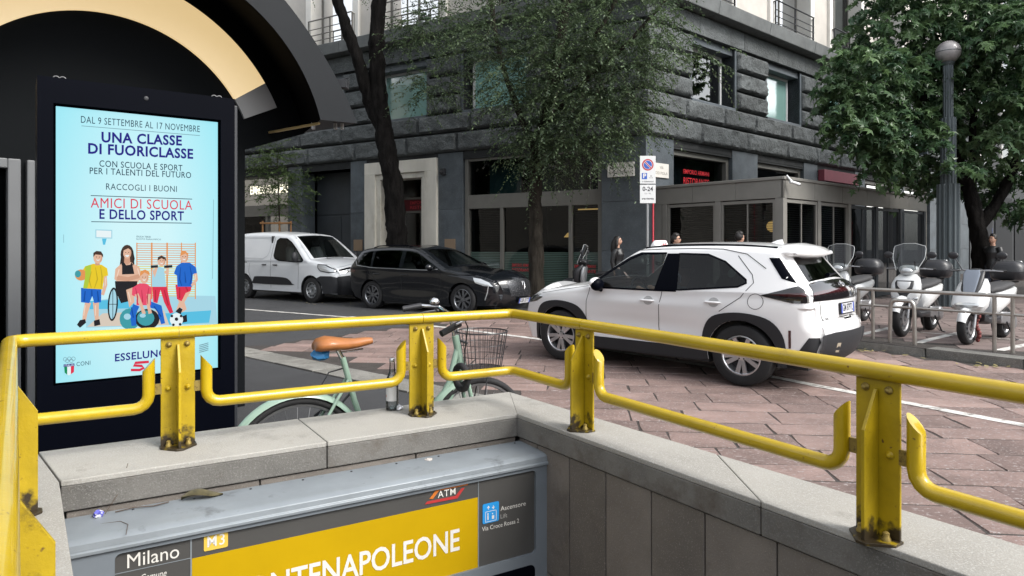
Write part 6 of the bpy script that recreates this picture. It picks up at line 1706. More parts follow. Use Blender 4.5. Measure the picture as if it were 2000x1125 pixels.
# wheels, wells, cabin
for x in (0, 2.56):
    for y in (.775, -.775): wheel(suv, x, y, .345, .225, .205, 'multi', m_alloy, .06 if x > 1 else 0)
wheel_wells(suv, sv, [(0, .345, .41), (2.56, .345, .41)], .84)
cabin(suv, sv, -.5, 2.2, .4, .74)
for y in (.38, -.38): seat(suv, 1.22, y, m_seat)
mb = MB(); mb.box(-.05, .30, -.62, .62, .42, .62); mb.box(-.22, -.08, -.62, .62, .6, 1.12); mb.build('rear_bench', m_seat, suv, bevel=.04)
mb = MB(); mb.box(1.75, 2.15, -.72, .72, .55, 1.0); mb.build('dashboard', m_cab, suv, bevel=.05)
mb = MB(); mb.tube([(1.60 + .05 * math.sin(a), .38 + .18 * math.cos(a), .98 + .17 * math.sin(a)) for a in [k * math.pi / 10 for k in range(20)]], .014, 8, closed=True); mb.tube([(1.6, .38, .98), (1.8, .38, .92)], .03, 8); mb.build('steering_wheel', m_cab, suv, smooth=60)
for sg in (1, -1):
    mb = MB(); mb.box(.0, 1.95, sg * .70 - .03, sg * .70 + .03, .4, 1.0); mb.build('door_lining', m_cab, suv)
mb = MB(); mb.tube([(-.46, 0, .40), (-.70, .28, .36), (-.80, .28, .33)], .03, 10); mb.build('exhaust', m_steel, suv, smooth=50)
st_ = MB(); g_ = sv.side(1, -.004); st_.add([g_(x, z) for x, z in arcp(.14, 1.27, .05, 0, 340, 16)], [tuple(range(17))]); st_.build('window_sticker', mat('sticker_pale', (.45, .55, .48), .6), suv)

# ------------------------------------------------------------------ white panel van
VB_ = 2.85
van = put_vehicle('panel_van', 'white panel van with black bumper parked behind the black estate car', 'van', G(479, 582, 0), G(613, 591.5, 0), VB_, .85, 1.0, left_near=False)
OUT = [(-.62, .34), (-.70, .42), (-.715, .70), (-.70, 1.10), (-.66, 1.55), (-.56, 1.76), (-.35, 1.825), (.3, 1.845), (1.0, 1.835), (1.6, 1.79), (1.88, 1.74), (2.25, 1.50), (2.72, 1.14), (2.82, 1.10), (3.1, 1.06), (3.42, .96), (3.58, .84), (3.66, .66), (3.67, .45), (3.60, .24)]
vc = Car(OUT, (4,), -.715, 3.67, .92, lambda x: 1.08, .22, lambda x, z: .10 if z > 1 else .12, [(0, .33, .385), (VB_, .33, .385)], .26, lambda x, z: (.03 if x < -.5 else .16 if x > 3.2 and z < .9 else .04),
         haunch=((VB_, .62, .5, .25, .02), (0, .62, .5, .25, .015)), ends=(.03, .22, 6, 3.2), barrel=.03)
vwin = [(1.36, 1.14), (1.30, 1.22), (1.30, 1.62), (1.40, 1.68), (1.70, 1.67), (1.94, 1.57), (2.22, 1.38), (2.56, 1.10), (2.52, 1.06), (2.2, 1.05), (1.55, 1.08)]
w0, w1 = vc.s_pt(1.86, 1.745), vc.s_pt(2.70, 1.15)
vws = [(w0 + .03, -.60), (w1, -.70), (w1, .70), (w0 + .03, .60)]
body_shell(van, vc, m_whitevan, [vwin], [vws], .26, step=.05)
patch('windscreen', [vws], vc.strip(.002), .1, m_carglass, van)
for sg in (1, -1):
    f = vc.side(sg, .002); fb = vc.side(sg, .005); fl = sg > 0
    patch('door_window', [vwin], f, .06, m_carglass, van, flip=fl)
    ribbon('window_seal', vwin, .025, fb, m_black, van, closed=True)
    ribbon('window_bar', [(2.18, 1.055), (2.12, 1.44)], .03, fb, m_black, van)
    ribbon('door_gap', [(1.20, 1.72), (1.20, 1.2), (1.18, .8), (1.20, .34)], .010, f, m_gap, van)
    ribbon('door_gap', [(2.36, 1.04), (2.38, .75), (2.34, .34)], .010, f, m_gap, van)
    ribbon('door_gap', [(.25, 1.0), (.22, .75), (.36, .5), (.40, .34)], .008, f, m_gap, van)
    # outline of the load side pressing; crease shade painted as a darker ribbon
    pr = [(.0 - .42, 1.15), (.85, 1.12), (1.02, 1.2), (1.08, 1.32), (1.08, 1.64), (1.0, 1.70), (-.35, 1.71), (-.48, 1.62), (-.52, 1.30)]
    ribbon('panel_edge_shade', pr, .03, vc.side(sg, .004), mat('van_shade', (.50, .52, .54), .4, coat=.5), van, closed=True)
    ribbon('slide_rail', [(-.45, 1.04), (.12, 1.02)], .025, fb, m_plastic, van)
    patch('side_moulding', [[(p.x, p.y) for p in crom([(.42, .50), (.48, .60), (.62, .64), (1.6, .64), (1.95, .60), (2.12, .48), (2.1, .44), (.45, .44), (.42, .50)], 3)]], vc.side(sg, .02), .06, m_clad, van, flip=fl)
    for hx in (.92, 1.40):
        mb = MB(); g_ = vc.side(sg, .0); mb.tube([Vector(g_(hx + .09 - .18 * k / 6, .96)) + V(0, sg * (.008 + .02 * math.sin(math.pi * k / 6)), 0) for k in range(7)], .016, 8); mb.build('door_handle', m_plastic, van, smooth=60)
    patch('front_corner', [[(3.03, .62), (3.20, .70), (3.5, .70), (3.66, .66), (3.67, .45), (3.60, .25), (3.26, .25), (3.24, .42), (3.17, .55)]], vc.side(sg, .006), .05, m_clad, van, flip=fl)
    patch('headlamp', [[(3.10, 1.0), (3.30, .985), (3.50, .90), (3.60, .81), (3.45, .79), (3.2, .83), (3.12, .90)]], vc.side(sg, .007), .05, m_lampl, van, flip=fl)
    ribbon('lamp_rim', [(3.10, 1.0), (3.30, .985), (3.50, .90), (3.60, .81), (3.45, .79), (3.2, .83), (3.12, .90)], .02, vc.side(sg, .009), m_black, van, closed=True)
    mb = MB(); mb.sphere((2.40, sg * 1.05, 1.18), (.07, .10, .14), 14, 10); mb.tube([(2.42, sg * .9, 1.08), (2.4, sg * 1.0, 1.1)], .03, 8); mb.build('wing_mirror', m_plastic, van, smooth=60)
n0_, n1_ = vc.s_pt(3.575, .845), vc.s_pt(3.625, .75)
for a_, b_, yy in ((n0_ - .01, n0_ + .03, .62), (n0_ + .06, n0_ + .09, .58)): patch('grille_bar', [[(a_, -yy), (b_, -yy), (b_, yy), (a_, yy)]], vc.strip(.008), .1, m_black if a_ < n0_ else m_chrome, van)
g_ = vc.strip(.02); mb = MB()
for dz in (0, .05): mb.tube([g_(n0_ + .055 - dz * .9, -.10), g_(n0_ - .01 - dz * .9, 0), g_(n0_ + .055 - dz * .9, .10)], .014, 6)
mb.build('badge', m_chrome, van, smooth=50)
n2, n3 = vc.s_pt(3.655, .70), vc.s_pt(3.60, .25)
patch('front_bumper', [[(n2, -.72), (n3, -.68), (n3, .68), (n2, .72)]], vc.strip(.006), .08, m_clad, van)
mb = MB(); f = vc.strip(0); q = f(vc.s_pt(1.75, 1.77), 0); mb.tube([q, (q[0] - .08, 0, q[2] + .09)], [.014, .004], 6); mb.build('aerial', m_plastic, van)
for x in (0, VB_):
    for y in (.80, -.80): wheel(van, x, y, .33, .205, .205, 'disc', mat('wheel_grey', (.26, .27, .28), .4, metal=.5))
wheel_wells(van, vc, [(0, .33, .395), (VB_, .33, .395)], .88)
cabin(van, vc, 1.1, 2.6, .4, .8)
for y in (.42, -.42): 
    o = seat(van, 1.9, y, m_seat); o.location.z = .25
mb = MB(); mb.box(2.35, 2.75, -.78, .78, .6, 1.08); mb.build('dashboard', m_cab, van, bevel=.05)
mb = MB(); mb.box(1.08, 1.14, -.8, .8, .4, 1.74); mb.build('bulkhead', m_cab, van)
mb = MB(); mb.box(2.50, 2.62, -.3, .05, 1.1, 1.12); mb.build('paper', m_jamb, van)

# ------------------------------------------------------------------ black estate car
BB = 2.68
blk = put_vehicle('estate_car', 'glossy black estate car parked in front of the white van', 'car', G(737, 602.5, 0), G(903, 614, 0), BB, .79, 1.0, left_near=False)
OUT = [(-.72, .30), (-.86, .40), (-.905, .60), (-.89, .78), (-.86, .92), (-.80, 1.02), (-.60, 1.30), (-.50, 1.38), (-.2, 1.42), (.4, 1.445), (.9, 1.435), (1.30, 1.385), (1.80, 1.16), (2.16, .985), (2.26, .96), (2.7, .90), (3.15, .80), (3.40, .70), (3.48, .55), (3.48, .36), (3.38, .22)]
bc = Car(OUT, (13,), -.9, 3.48, .92, lambda x: .93 + .02 * max(0, 1 - x), .42, lambda x, z: .08 if z > .85 else .13, [(0, .325, .365), (BB, .325, .365)], .20, lambda x, z: (.12 if x < -.7 else .18 if x > 3.1 and z < .8 else .05),
         haunch=((0, .66, .5, .2, .03), (BB, .62, .5, .2, .03), (1.3, .5, .8, .12, -.03)), ends=(.16, .24, 4, 3.2))
bw1 = [(1.96, .985), (1.88, .95), (.98, .965), (.94, 1.355), (1.22, 1.345), (1.45, 1.255)]
bw2 = [(.86, .967), (.82, 1.365), (.1, 1.365), (-.02, 1.33), (.03, .985)]
bw3 = [(-.05, .99), (-.10, 1.34), (-.40, 1.30), (-.58, 1.12), (-.50, 1.03)]
bw0, bw01 = bc.s_pt(1.34, 1.37), bc.s_pt(2.12, 1.0)
bws = [(bw0, -.53), (bw01, -.64), (bw01, .64), (bw0, .53)]
body_shell(blk, bc, m_blackcar, [bw1, bw2, bw3], [bws], .20, step=.05)
patch('windscreen', [bws], bc.strip(.002), .1, m_carglass, blk)
for sg in (1, -1):
    f = bc.side(sg, .002); fb = bc.side(sg, .004); fl = sg > 0
    for w_ in (bw1, bw2, bw3): patch('door_window', [w_], f, .06, m_carglass if w_ is bw1 else m_carglass2, blk, flip=fl)
    ribbon('window_trim', [(2.02, .965), (1.86, .935), (.9, .945), (.0, .965), (-.52, 1.01), (-.62, 1.12)], .014, fb, m_alloy, blk)
    for pts in ([(2.05, .93), (2.12, .7), (2.10, .3)], [(.90, .95), (.95, .6), (.90, .3)], [(.0, .97), (-.05, .85), (.22, .66)]): ribbon('door_gap', pts, .008, f, m_gap, blk)
    for hx in (1.05, .18):
        mb = MB(); g_ = bc.side(sg, 0); mb.tube([Vector(g_(hx + .09 - .18 * k / 6, .82)) + V(0, sg * (.006 + .02 * math.sin(math.pi * k / 6)), 0) for k in range(7)], .011, 8); mb.build('door_handle', m_blackcar, blk, smooth=60)
    patch('headlamp', [[(2.95, .80), (3.12, .775), (3.30, .70), (3.38, .62), (3.2, .63), (3.02, .69)]], bc.side(sg, .007), .05, m_lampl, blk, flip=fl)
    ribbon('daytime_lamp', [(3.30, .63), (3.28, .5), (3.22, .33)], .02, bc.side(sg, .008), m_lampl, blk)
    mb = MB(); mb.sphere((1.86, sg * .99, 1.0), (.07, .11, .075), 14, 10); mb.tube([(1.88, sg * .86, .94), (1.87, sg * .95, .98)], .02, 8); mb.build('wing_mirror', m_blackcar, blk, smooth=60)
    patch('tail_lamp', [[(-.55, .90), (-.83, .95), (-.87, .84), (-.6, .84)]], bc.side(sg, .006), .05, m_tail, blk, flip=fl)
u0, u1 = bc.s_pt(3.43, .66), bc.s_pt(3.49, .42)
patch('grille', [[(u0, -.45), (u1, -.38), (u1, .38), (u0, .45)]], bc.strip(.006), .08, mat('grille_dark', (.03, .032, .036), .35, metal=.6, speck=((.16, .16, .17), 60, .55)), blk)
f = bc.strip(.01); t_ = bc.s_pt(3.47, .37); c = Vector(f(t_, 0)); up = (Vector(f(t_ - .04, 0)) - Vector(f(t_ + .04, 0))).normalized()
lic_plate(blk, c + V(.012, 0, 0), (0, 1, 0), up, 'GB 077', .42, .11)
mb = MB(); f = bc.strip(.016); 
mb.tube([f(u0 + .09, -.04), f(u0 + .17, 0), f(u0 + .09, .04), f(u0 + .04, .03), f(u0 + .04, -.03)], .006, 6, closed=True); mb.build('badge', m_chrome, blk)
mb = MB(); f7 = bc.strip(.0)
for sg in (1, -1): mb.tube([f7(bc.s_pt(-.3, 1.41), sg * .50)] + [Vector(f7(bc.s_pt(x, 1.43), sg * .52)) + V(0, 0, .03) for x in (-.15, .3, .8)] + [f7(bc.s_pt(.95, 1.43), sg * .52)], .012, 6)
mb.build('roof_rail', m_black, blk, smooth=60)
for x in (0, BB):
    for y in (.80, -.80): wheel(blk, x, y, .325, .225, .215, 'blade', mat('dark_alloy', (.22, .23, .25), .3, metal=.9))
wheel_wells(blk, bc, [(0, .325, .375), (BB, .325, .375)], .86)
cabin(blk, bc, -.5, 2.2, .4, .74)
for y in (.38, -.38): 
    o = seat(blk, 1.15, y, m_seat); o.location.z = -.12
mb = MB(); mb.box(1.75, 2.15, -.72, .72, .5, .92); mb.build('dashboard', m_cab, blk, bevel=.05)
# ================================================================== SCOOTERS
def sring(cx, cy, cz, a, b, ex, plane, n=16):
    out = []
    for k in range(n):
        t = 2 * math.pi * k / n; c, s_ = math.cos(t), math.sin(t)
        u = a * math.copysign(abs(c) ** ex, c); w = b * math.copysign(abs(s_) ** ex, s_)
        out.append((cx + u, cy + w, cz) if plane == 'z' else (cx, cy + u, cz + w))
    return out
def loftp(parent, name, rows, plane, m, ex=.7, n=16, smooth=50, y=0.0):
    """rows: plane z -> (x, z, half depth, half width); plane x -> (x, z, half width, half height)"""
    mb = MB()
    rings = [sring(r[0], y, r[1], r[2], r[3], ex, plane, n) for r in rows]
    mb.loft(rings); return mb.build(name, m, parent, smooth=smooth)
m_scw = mat('scooter_white', (.66, .67, .67), .3, coat=.8); m_scg = mat('scooter_grey', (.30, .31, .32), .35, metal=.3, coat=.5); m_scd = mat('scooter_dark', (.02, .02, .023), .4); m_seatb = mat('scooter_seat', (.035, .035, .037), .75); m_silver = mat('engine_silver', (.34, .34, .35), .4, metal=.8)
def mcwheel(parent, name, x, R, w, spokes=5):
    t = MB(); t.lathe([(R * .70, -w * .5), (R * .86, -w * .62), (R * .97, -w * .42), (R, 0), (R * .97, w * .42), (R * .86, w * .62), (R * .70, w * .5)], (0, 0, 0), (0, 1, 0), 32, capped=False)
    o = t.build(name, m_rubber, parent, smooth=60); o.location = (x, 0, R)
    r = MB(); r.lathe([(R * .71, -w * .45), (R * .64, -w * .3), (R * .64, w * .3), (R * .71, w * .45)], (0, 0, 0), (0, 1, 0), 32, capped=False)
    r.lathe([(.035, -.05), (.035, .05)], (0, 0, 0), (0, 1, 0), 14)
    for k in range(spokes):
        a = 2 * math.pi * k / spokes; r.tube([(.03 * math.cos(a), 0, .03 * math.sin(a)), (R * .66 * math.cos(a + .15), 0, R * .66 * math.sin(a + .15))], [.02, .014], 6)
    r.lathe([(R * .40, .045), (R * .40, .05), (R * .2, .05)], (0, 0, 0), (0, 1, 0), 24, capped=False)
    r.build('rim', m_silver, o, smooth=40)
    return o
def scooter(label, front, heading, body, style, z0=.133, screen=True, case='dark'):
    h = V(*heading).normalized(); wb = 1.34
    base = V(*front) - h * wb * .93
    t = thing('parked_scooter', label, 'scooter', (base.x, base.y, z0), math.atan2(h.y, h.x), 'scooters parked on the pavement'); t.scale = (.93, .93, .93)
    R = .30 if style == 'high' else .25
    mcwheel(t, 'front_wheel', wb, R, .10); mcwheel(t, 'rear_wheel', 0, R, .12)
    dark = m_scd
    # fork and front mudguard
    mb = MB()
    for sg in (1, -1): mb.tube([(wb, sg * .085, R), (wb - .10, sg * .085, R + .32), (wb - .16, sg * .06, R + .45)], .022, 10)
    mb.build('fork', m_silver, t, smooth=50)
    mb = MB(); vs = []; n = 16
    for k in range(n + 1):
        a = math.radians(20 + 120 * k / n); w_ = .075 * (1 - .25 * abs(k / n - .5) * 2)
        for j, (dy, dr) in enumerate(((-1, -.05), (-.75, .012), (0, .03), (.75, .012), (1, -.05))): vs.append((wb + (R + .02 + dr) * math.cos(a), dy * w_, R + (R + .02 + dr) * math.sin(a)))
    mb.add(vs, [(k * 5 + j, k * 5 + j + 1, (k + 1) * 5 + j + 1, (k + 1) * 5 + j) for k in range(n) for j in range(4)]); o = mb.build('front_mudguard', body, t, smooth=60)
    # leg shield
    if style == 'high':
        loftp(t, 'leg_shield', [(1.14, .44, .07, .10), (1.17, .52, .09, .17), (1.17, .66, .10, .215), (1.13, .82, .10, .215), (1.07, .92, .09, .18), (1.03, .98, .06, .12)], 'z', body, .75)
        loftp(t, 'shield_inlay', [(1.245, .62, .03, .06), (1.245, .74, .035, .12), (1.215, .84, .03, .14), (1.18, .88, .02, .13)], 'z', dark, .8)
        loftp(t, 'shield_emblem_panel', [(1.262, .72, .02, .03), (1.262, .80, .025, .09), (1.235, .865, .02, .10)], 'z', body, .8)
        loftp(t, 'indicator', [(1.215, .58, .03, .185), (1.225, .605, .035, .195), (1.215, .63, .03, .19)], 'z', m_lampl, .8)
        loftp(t, 'leg_shield_back', [(1.02, .46, .05, .10), (1.02, .62, .06, .19), (1.0, .82, .06, .185), (.98, .93, .05, .14)], 'z', m_scg, .75)
        loftp(t, 'handlebar_cover', [(.92, 1.03, .12, .05), (.99, 1.05, .15, .07), (1.07, 1.05, .13, .075), (1.13, 1.03, .10, .055), (1.16, 1.02, .05, .03)], 'x', body, .8)
        mb = MB(); mb.sphere((1.125, 0, 1.025), (.06, .10, .062), 16, 10); hl = mb.build('headlamp', m_lampl, t, smooth=60)
    else:
        loftp(t, 'leg_shield', [(1.16, .40, .06, .08), (1.24, .46, .10, .16), (1.26, .56, .14, .23), (1.18, .70, .13, .235), (1.08, .86, .10, .20), (1.02, .95, .07, .15)], 'z', body, .7)
        loftp(t, 'shield_inlay', [(1.25, .66, .07, .10), (1.20, .80, .07, .13), (1.10, .96, .06, .14), (1.02, 1.06, .04, .13)], 'z', dark, .8)
        loftp(t, 'headlamp', [(1.365, .545, .03, .14), (1.375, .575, .035, .16), (1.34, .61, .03, .13)], 'z', m_lampl, .8)
        loftp(t, 'fly_screen', [(1.285, .74, .012, .07), (1.235, .88, .012, .095), (1.17, 1.02, .012, .11), (1.135, 1.08, .01, .09)], 'z', mat('smoked_screen', (.20, .23, .28), .12, coat=1.0), .8)
        loftp(t, 'leg_shield_back', [(1.04, .46, .05, .12), (1.0, .70, .06, .19), (.96, .90, .05, .14)], 'z', dark, .75)
        loftp(t, 'handlebar_cover', [(.90, 1.02, .08, .035), (1.0, 1.05, .10, .05), (1.06, 1.04, .07, .04)], 'x', dark, .8)
    # handlebar, grips, levers, mirrors
    mb = MB(); mb.tube([(.93, .34, 1.06), (.99, .2, 1.07), (1.0, 0, 1.06), (.99, -.2, 1.07), (.93, -.34, 1.06)], .013, 8); hb = mb.build('handlebar', m_silver, t, smooth=60)
    for sg in (1, -1):
        mb = MB(); mb.tube([(.975, sg * .23, 1.067), (.925, sg * .36, 1.06)], .02, 10); mb.build('grip', m_rubber, hb, smooth=50)
        mb = MB(); mb.tube([(1.03, sg * .2, 1.07), (1.0, sg * .34, 1.06)], .008, 6); mb.build('brake_lever', m_silver, hb, smooth=50)
        mb = MB(); mb.tube([(1.0, sg * .19, 1.08), (1.01, sg * .25, 1.2), (.99, sg * .29, 1.25)], .008, 6); mi = mb.build('mirror_stalk', m_scd, hb, smooth=50)
        mb = MB(); mb.sphere((.985, sg * .315, 1.285), (.022, .075, .055), 14, 8); mb.build('mirror', m_scd, mi, smooth=60)
    if screen:
        mb = MB(); vs = []; nu, nv = 14, 10
        out = []
        for j in range(nv + 1):
            v_ = j / nv; z = 1.04 + .43 * v_; hw = (.15 + .085 * min(1, v_ * 2.2)) * math.sqrt(max(0.02, 1 - max(0, (v_ - .80) / .21) ** 3))
            for i in range(nu + 1):
                u = (i / nu - .5) * 2; y = u * hw
                vs.append((1.15 - .16 * v_ - .9 * y * y, y, z))
        mb.add(vs, [(j * (nu + 1) + i, j * (nu + 1) + i + 1, (j + 1) * (nu + 1) + i + 1, (j + 1) * (nu + 1) + i) for j in range(nv) for i in range(nu)])
        ws_ = mb.build('windscreen', m_screenw, t, smooth=180)
        edge = [vs[j * (nu + 1)] for j in range(nv + 1)] + [vs[nv * (nu + 1) + i] for i in range(nu + 1)] + [vs[j * (nu + 1) + nu] for j in range(nv, -1, -1)]
        mb = MB(); mb.tube(edge, .005, 5); mb.build('screen_edge', mat('screen_edge', (.55, .57, .57), .3), ws_, smooth=60)
        mb = MB(); mb.tube([(1.1, .12, 1.05), (1.135, .12, 1.2)], .007, 5); mb.tube([(1.1, -.12, 1.05), (1.135, -.12, 1.2)], .007, 5); mb.build('screen_bracket', m_scd, ws_)
    # floor, body, seat
    loftp(t, 'footboard', [(.50, .36, .16, .06), (.60, .33, .18, .05), (1.0, .33, .18, .05), (1.12, .40, .15, .08)], 'x', dark, .5)
    loftp(t, 'tail_body', [(.66, .52, .10, .14), (.58, .56, .17, .19), (.3, .62, .19, .15), (0, .68, .18, .11), (-.22, .73, .14, .08), (-.33, .76, .07, .04)], 'x', body, .7)
    loftp(t, 'seat', [(.70, .74, .10, .03), (.62, .77, .14, .055), (.40, .78, .16, .05), (.15, .81, .165, .055), (-.10, .83, .15, .05), (-.20, .84, .10, .03)], 'x', m_seatb, .7)
    loftp(t, 'tail_lamp', [(-.30, .74, .08, .035), (-.345, .745, .06, .025)], 'x', m_tail, .8)
    mb = MB(); mb.obox((.22, .11, .33), (.26, 0, .02), (0, .05, 0), (-.01, 0, .09)); mb.lathe([(.12, .06), (.12, .16), (.09, .18)], (.0, 0, R), (0, 1, 0), 20); mb.build('engine', m_silver, t, smooth=40, bevel=.02)
    mb = MB(); mb.tube([(.45, -.12, .28), (.15, -.15, .30), (.05, -.16, .32), (-.32, -.18, .42)], [.02, .03, .06, .055], 12); mb.build('exhaust', m_silver if style == 'high' else m_scd, t, smooth=50)
    mb = MB(); mb.tube([(.30, .16, .28), (.22, .24, .02), (.16, .27, .005)], .012, 6); mb.tube([(.36, 0, .3), (.30, 0, .02)], .01, 6); mb.build('stand', m_scd, t, smooth=50)
    mb = MB(); mb.tube([(-.05, .05, .84), (-.32, .05, .86), (-.4, .1, .86)], .014, 6); mb.tube([(-.05, -.05, .84), (-.32, -.05, .86), (-.4, -.1, .86)], .014, 6); mb.build('rack', m_scd, t, smooth=50)
    # top case
    tc = loftp(t, 'top_case', [(-.32, .885, .16, .19), (-.32, .92, .20, .23), (-.32, 1.0, .215, .24), (-.32, 1.02, .215, .24)], 'z', m_scd, .6)
    loftp(tc, 'case_lid', [(-.32, 1.023, .22, .245), (-.32, 1.10, .21, .235), (-.31, 1.165, .17, .19), (-.30, 1.19, .09, .11)], 'z', m_scd if case != 'clear' else mat('lid_gloss', (.03, .03, .033), .15, coat=1.0), .65)
    if case == 'white': loftp(tc, 'case_panel', [(-.515, 1.04, .045, .17), (-.515, 1.12, .045, .16), (-.48, 1.19, .04, .12)], 'z', body, .7)
    return t
hd = (-.74, -.67)
scooter('white scooter with tall clear windscreen behind the steel hoop', G(1761, 657.6, .133), hd, m_scw, 'high', case='white')
s3 = scooter('white scooter with short smoked fly screen and a red chain on its front wheel', G(1889, 673, .133), (-.80, -.60), m_scw, 'low', screen=False, case='white')
scooter('silver scooter with clear windscreen and round black top case behind the taxi', (5.30, 11.35), hd, m_scg, 'high', case='dark')
scooter('dark scooter with clear windscreen standing beyond the bonnet of the taxi', (1.35, 15.75), (-.93, .36), m_scd, 'high', case='dark')
# red chain on the third scooter's front wheel
c = V(*G(1889, 673, .133)); hv = V(-.80, -.60)
mb = MB(); sd = V(.6, -.8)
for k in range(9):
    p = c - hv * .10 + sd * (.09 + .02 * math.sin(k)) ; mb.sphere((p.x, p.y, .20 + k * .045), (.028, .028, .034), 8, 6)
mb.v = mb.v
tag(mb.build('chain_lock', mat('chain_red', (.20, .035, .03), .7, speck=((.03, .02, .02), 60, .5)), smooth=60), 'dark red sleeved chain lock hanging at the front wheel of the right scooter', 'lock')

# ================================================================== STEEL BARRIER ON THE KERB, HOOP
bA, bB_ = V(*G(1677, 659, .13)), V(*G(1978, 691, .13)); bd = (bB_ - bA).normalized()
bar = thing('steel_barrier', 'brushed steel tube barrier along the kerb in front of the scooters', 'barrier', (bA.x, bA.y, .13))
def BB2(mb, name, m, p=None, **k): return mb.build(name, m, p or bar, world=True, **k)
e1 = bB_ + bd * 2.4
for z in (.84, .61):
    mb = MB(); mb.tube([(*(bA - bd * .02), z), (*e1, z)], .026 if z > .7 else .018, 12); BB2(mb, 'rail', m_steel, smooth=60)
for px, py in ((1677, 659), (1705, 662), (1943, 687), (1978, 691)):
    q = V(*G(px, py, .13)); q = bA + bd * (q - bA).dot(bd)
    mb = MB(); mb.tube([(*q, .13), (*q, .84)], .024, 12); BB2(mb, 'post', m_steel, smooth=60)
hA, hB = V(*G(1738, 669, .13)), V(*G(1787, 674, .13)); hh_ = .72
hpts = [(*hA, .13), (*hA.lerp(hB, .03), hh_ - .10)]
for k in range(1, 6): a = k / 6 * math.pi / 2; hpts.append((*(hA.lerp(hB, .03 + .22 * (1 - math.cos(a)))), hh_ - .10 + .10 * math.sin(a)))
for k in range(5, 0, -1): a = k / 6 * math.pi / 2; hpts.append((*(hA.lerp(hB, .97 - .22 * (1 - math.cos(a)))), hh_ - .10 + .10 * math.sin(a)))
hpts += [(*hA.lerp(hB, .97), hh_ - .10), (*hB, .13)]
mb = MB(); mb.tube(hpts, .026, 12); tag(mb.build('steel_hoop', m_steel, smooth=60), 'bent steel tube hoop standing in front of the steel barrier', 'bollard')

# ================================================================== STREET LAMP
lx, ly = (852 / F) * 15.2, 15.2
lamp = thing('street_lamp', 'dark grey fluted street lamp post with a round globe', 'street lamp', (lx, ly, .13))
m_post = mat('lamp_post_grey', (.075, .092, .10), .5, metal=.2, var=.1, vscale=3)
def flute(r, z0, z1, n=12, depth=.16):
    mb = MB(); pts = []
    for k in range(n * 4):
        a = 2 * math.pi * k / (n * 4); rr = r * (1 - depth * (1 if k % 4 in (2, 3) else 0)); pts.append((rr * math.cos(a), rr * math.sin(a), z0))
    mb.loft([pts, [(x, y, z1) for x, y, _ in pts]]); return mb.build('shaft', m_post, lamp, smooth=20)
Zl = lambda y: H + (HY - y) * 15.2 / F - .13
flute(.225, 0, Zl(360)); flute(.155, Zl(360) - .02, Zl(231)); flute(.10, Zl(231) - .02, Zl(128))
mb = MB(); mb.lathe([(.06, Zl(130)), (.10, Zl(128)), (.13, Zl(122)), (.10, Zl(120))], n=20); mb.build('collar', m_post, lamp, smooth=40)
gz = Zl(102); mb = MB(); mb.sphere((0, 0, gz), .25, 28, 18); gl = mb.build('globe', mat('globe_glass', (.30, .28, .28), .35, coat=.4, dirt=((.14, .13, .14), 2, .45)), lamp, smooth=180)
mb = MB(); mb.lathe([(.250, -.008), (.256, 0), (.250, .008)], (0, 0, gz), n=28, capped=False); mb.build('globe_seam', m_post, gl, smooth=40)

# ================================================================== PARKING SIGN
sy = 14.4; sx = 265 / F * sy
sgp = thing('parking_sign', 'white no parking sign with 0-24 plate on a grey pole', 'traffic sign', (sx, sy, .13))
mb = MB(); mb.tube([(0, .03, 0), (0, .03, 3.2)], .028, 12); mb.build('pole', mat('galvanised', (.32, .33, .34), .45, metal=.7), sgp, smooth=60)
def Zs(y): return H + (HY - y) * sy / F - .13
def splate(name, y0, y1, hw=.165):
    mb = MB(); mb.box(-hw, hw, -.012, -.002, Zs(y1), Zs(y0)); return mb.build(name, m_wwhite, sgp, bevel=.004)
up_ = splate('sign_plate', 304.5, 359); lo_ = splate('time_plate', 361, 397)
def disc(cx, cz, r, m, o, par_, n=28, name='disc'):
    mb = MB(); mb.add([(cx + r * math.cos(2 * math.pi * k / n), o, cz + r * math.sin(2 * math.pi * k / n)) for k in range(n)], [tuple(range(n))]); return mb.build(name, m, par_)
m_sgr = mat('sign_red_ring', (.40, .03, .05), .5); m_sgb = mat('sign_blue', (.02, .09, .42), .5); m_sgk = mat('sign_black', (.03, .03, .035), .6)
cz = Zs(322); disc(0, cz, .122, m_sgr, -.0135, up_, name='ring'); disc(0, cz, .094, m_swhite, -.0145, up_, name='ring'); disc(0, cz, .086, m_sgb, -.0155, up_, name='field')
for off_, w_, m__ in ((0, .036, m_swhite), (0, .020, m_sgr)):
    mb = MB(); d = V(.7071, -.7071); n_ = V(.7071, .7071); L_ = .095
    mb.add([(d.x * a + n_.x * b, -.0165 if w_ > .03 else -.0172, cz + d.y * a + n_.y * b) for a, b in ((-L_, -w_ / 2), (L_, -w_ / 2), (L_, w_ / 2), (-L_, w_ / 2))], [(0, 1, 2, 3)]); mb.build('bar', m__, up_)
mb = MB(); mb.add([(-.125, -.0135, Zs(350)), (-.015, -.0135, Zs(350)), (-.015, -.0135, Zs(338)), (-.125, -.0135, Zs(338))], [(0, 1, 2, 3)]); mb.build('p_field', m_sgb, up_)
mb = MB(); put_text(mb, 'P', .13, lambda a, b: (-.07 + a, -.0145, Zs(344) + b), bold=.04); mb.build('p_letter', m_swhite, up_)
mb = MB(); put_text(mb, 'o', .05, lambda a, b: (.045 + a, -.0135, Zs(347) + b)); put_text(mb, 'o', .05, lambda a, b: (.09 + a, -.0135, Zs(347) + b)); put_text(mb, '^', .08, lambda a, b: (.068 + a, -.0135, Zs(345) + b)); put_text(mb, 'a ciclomotori', .045, lambda a, b: (a, -.0135, Zs(354.5) + b), fit=.24, bold=.01); mb.build('small_lettering', m_sgk, up_)
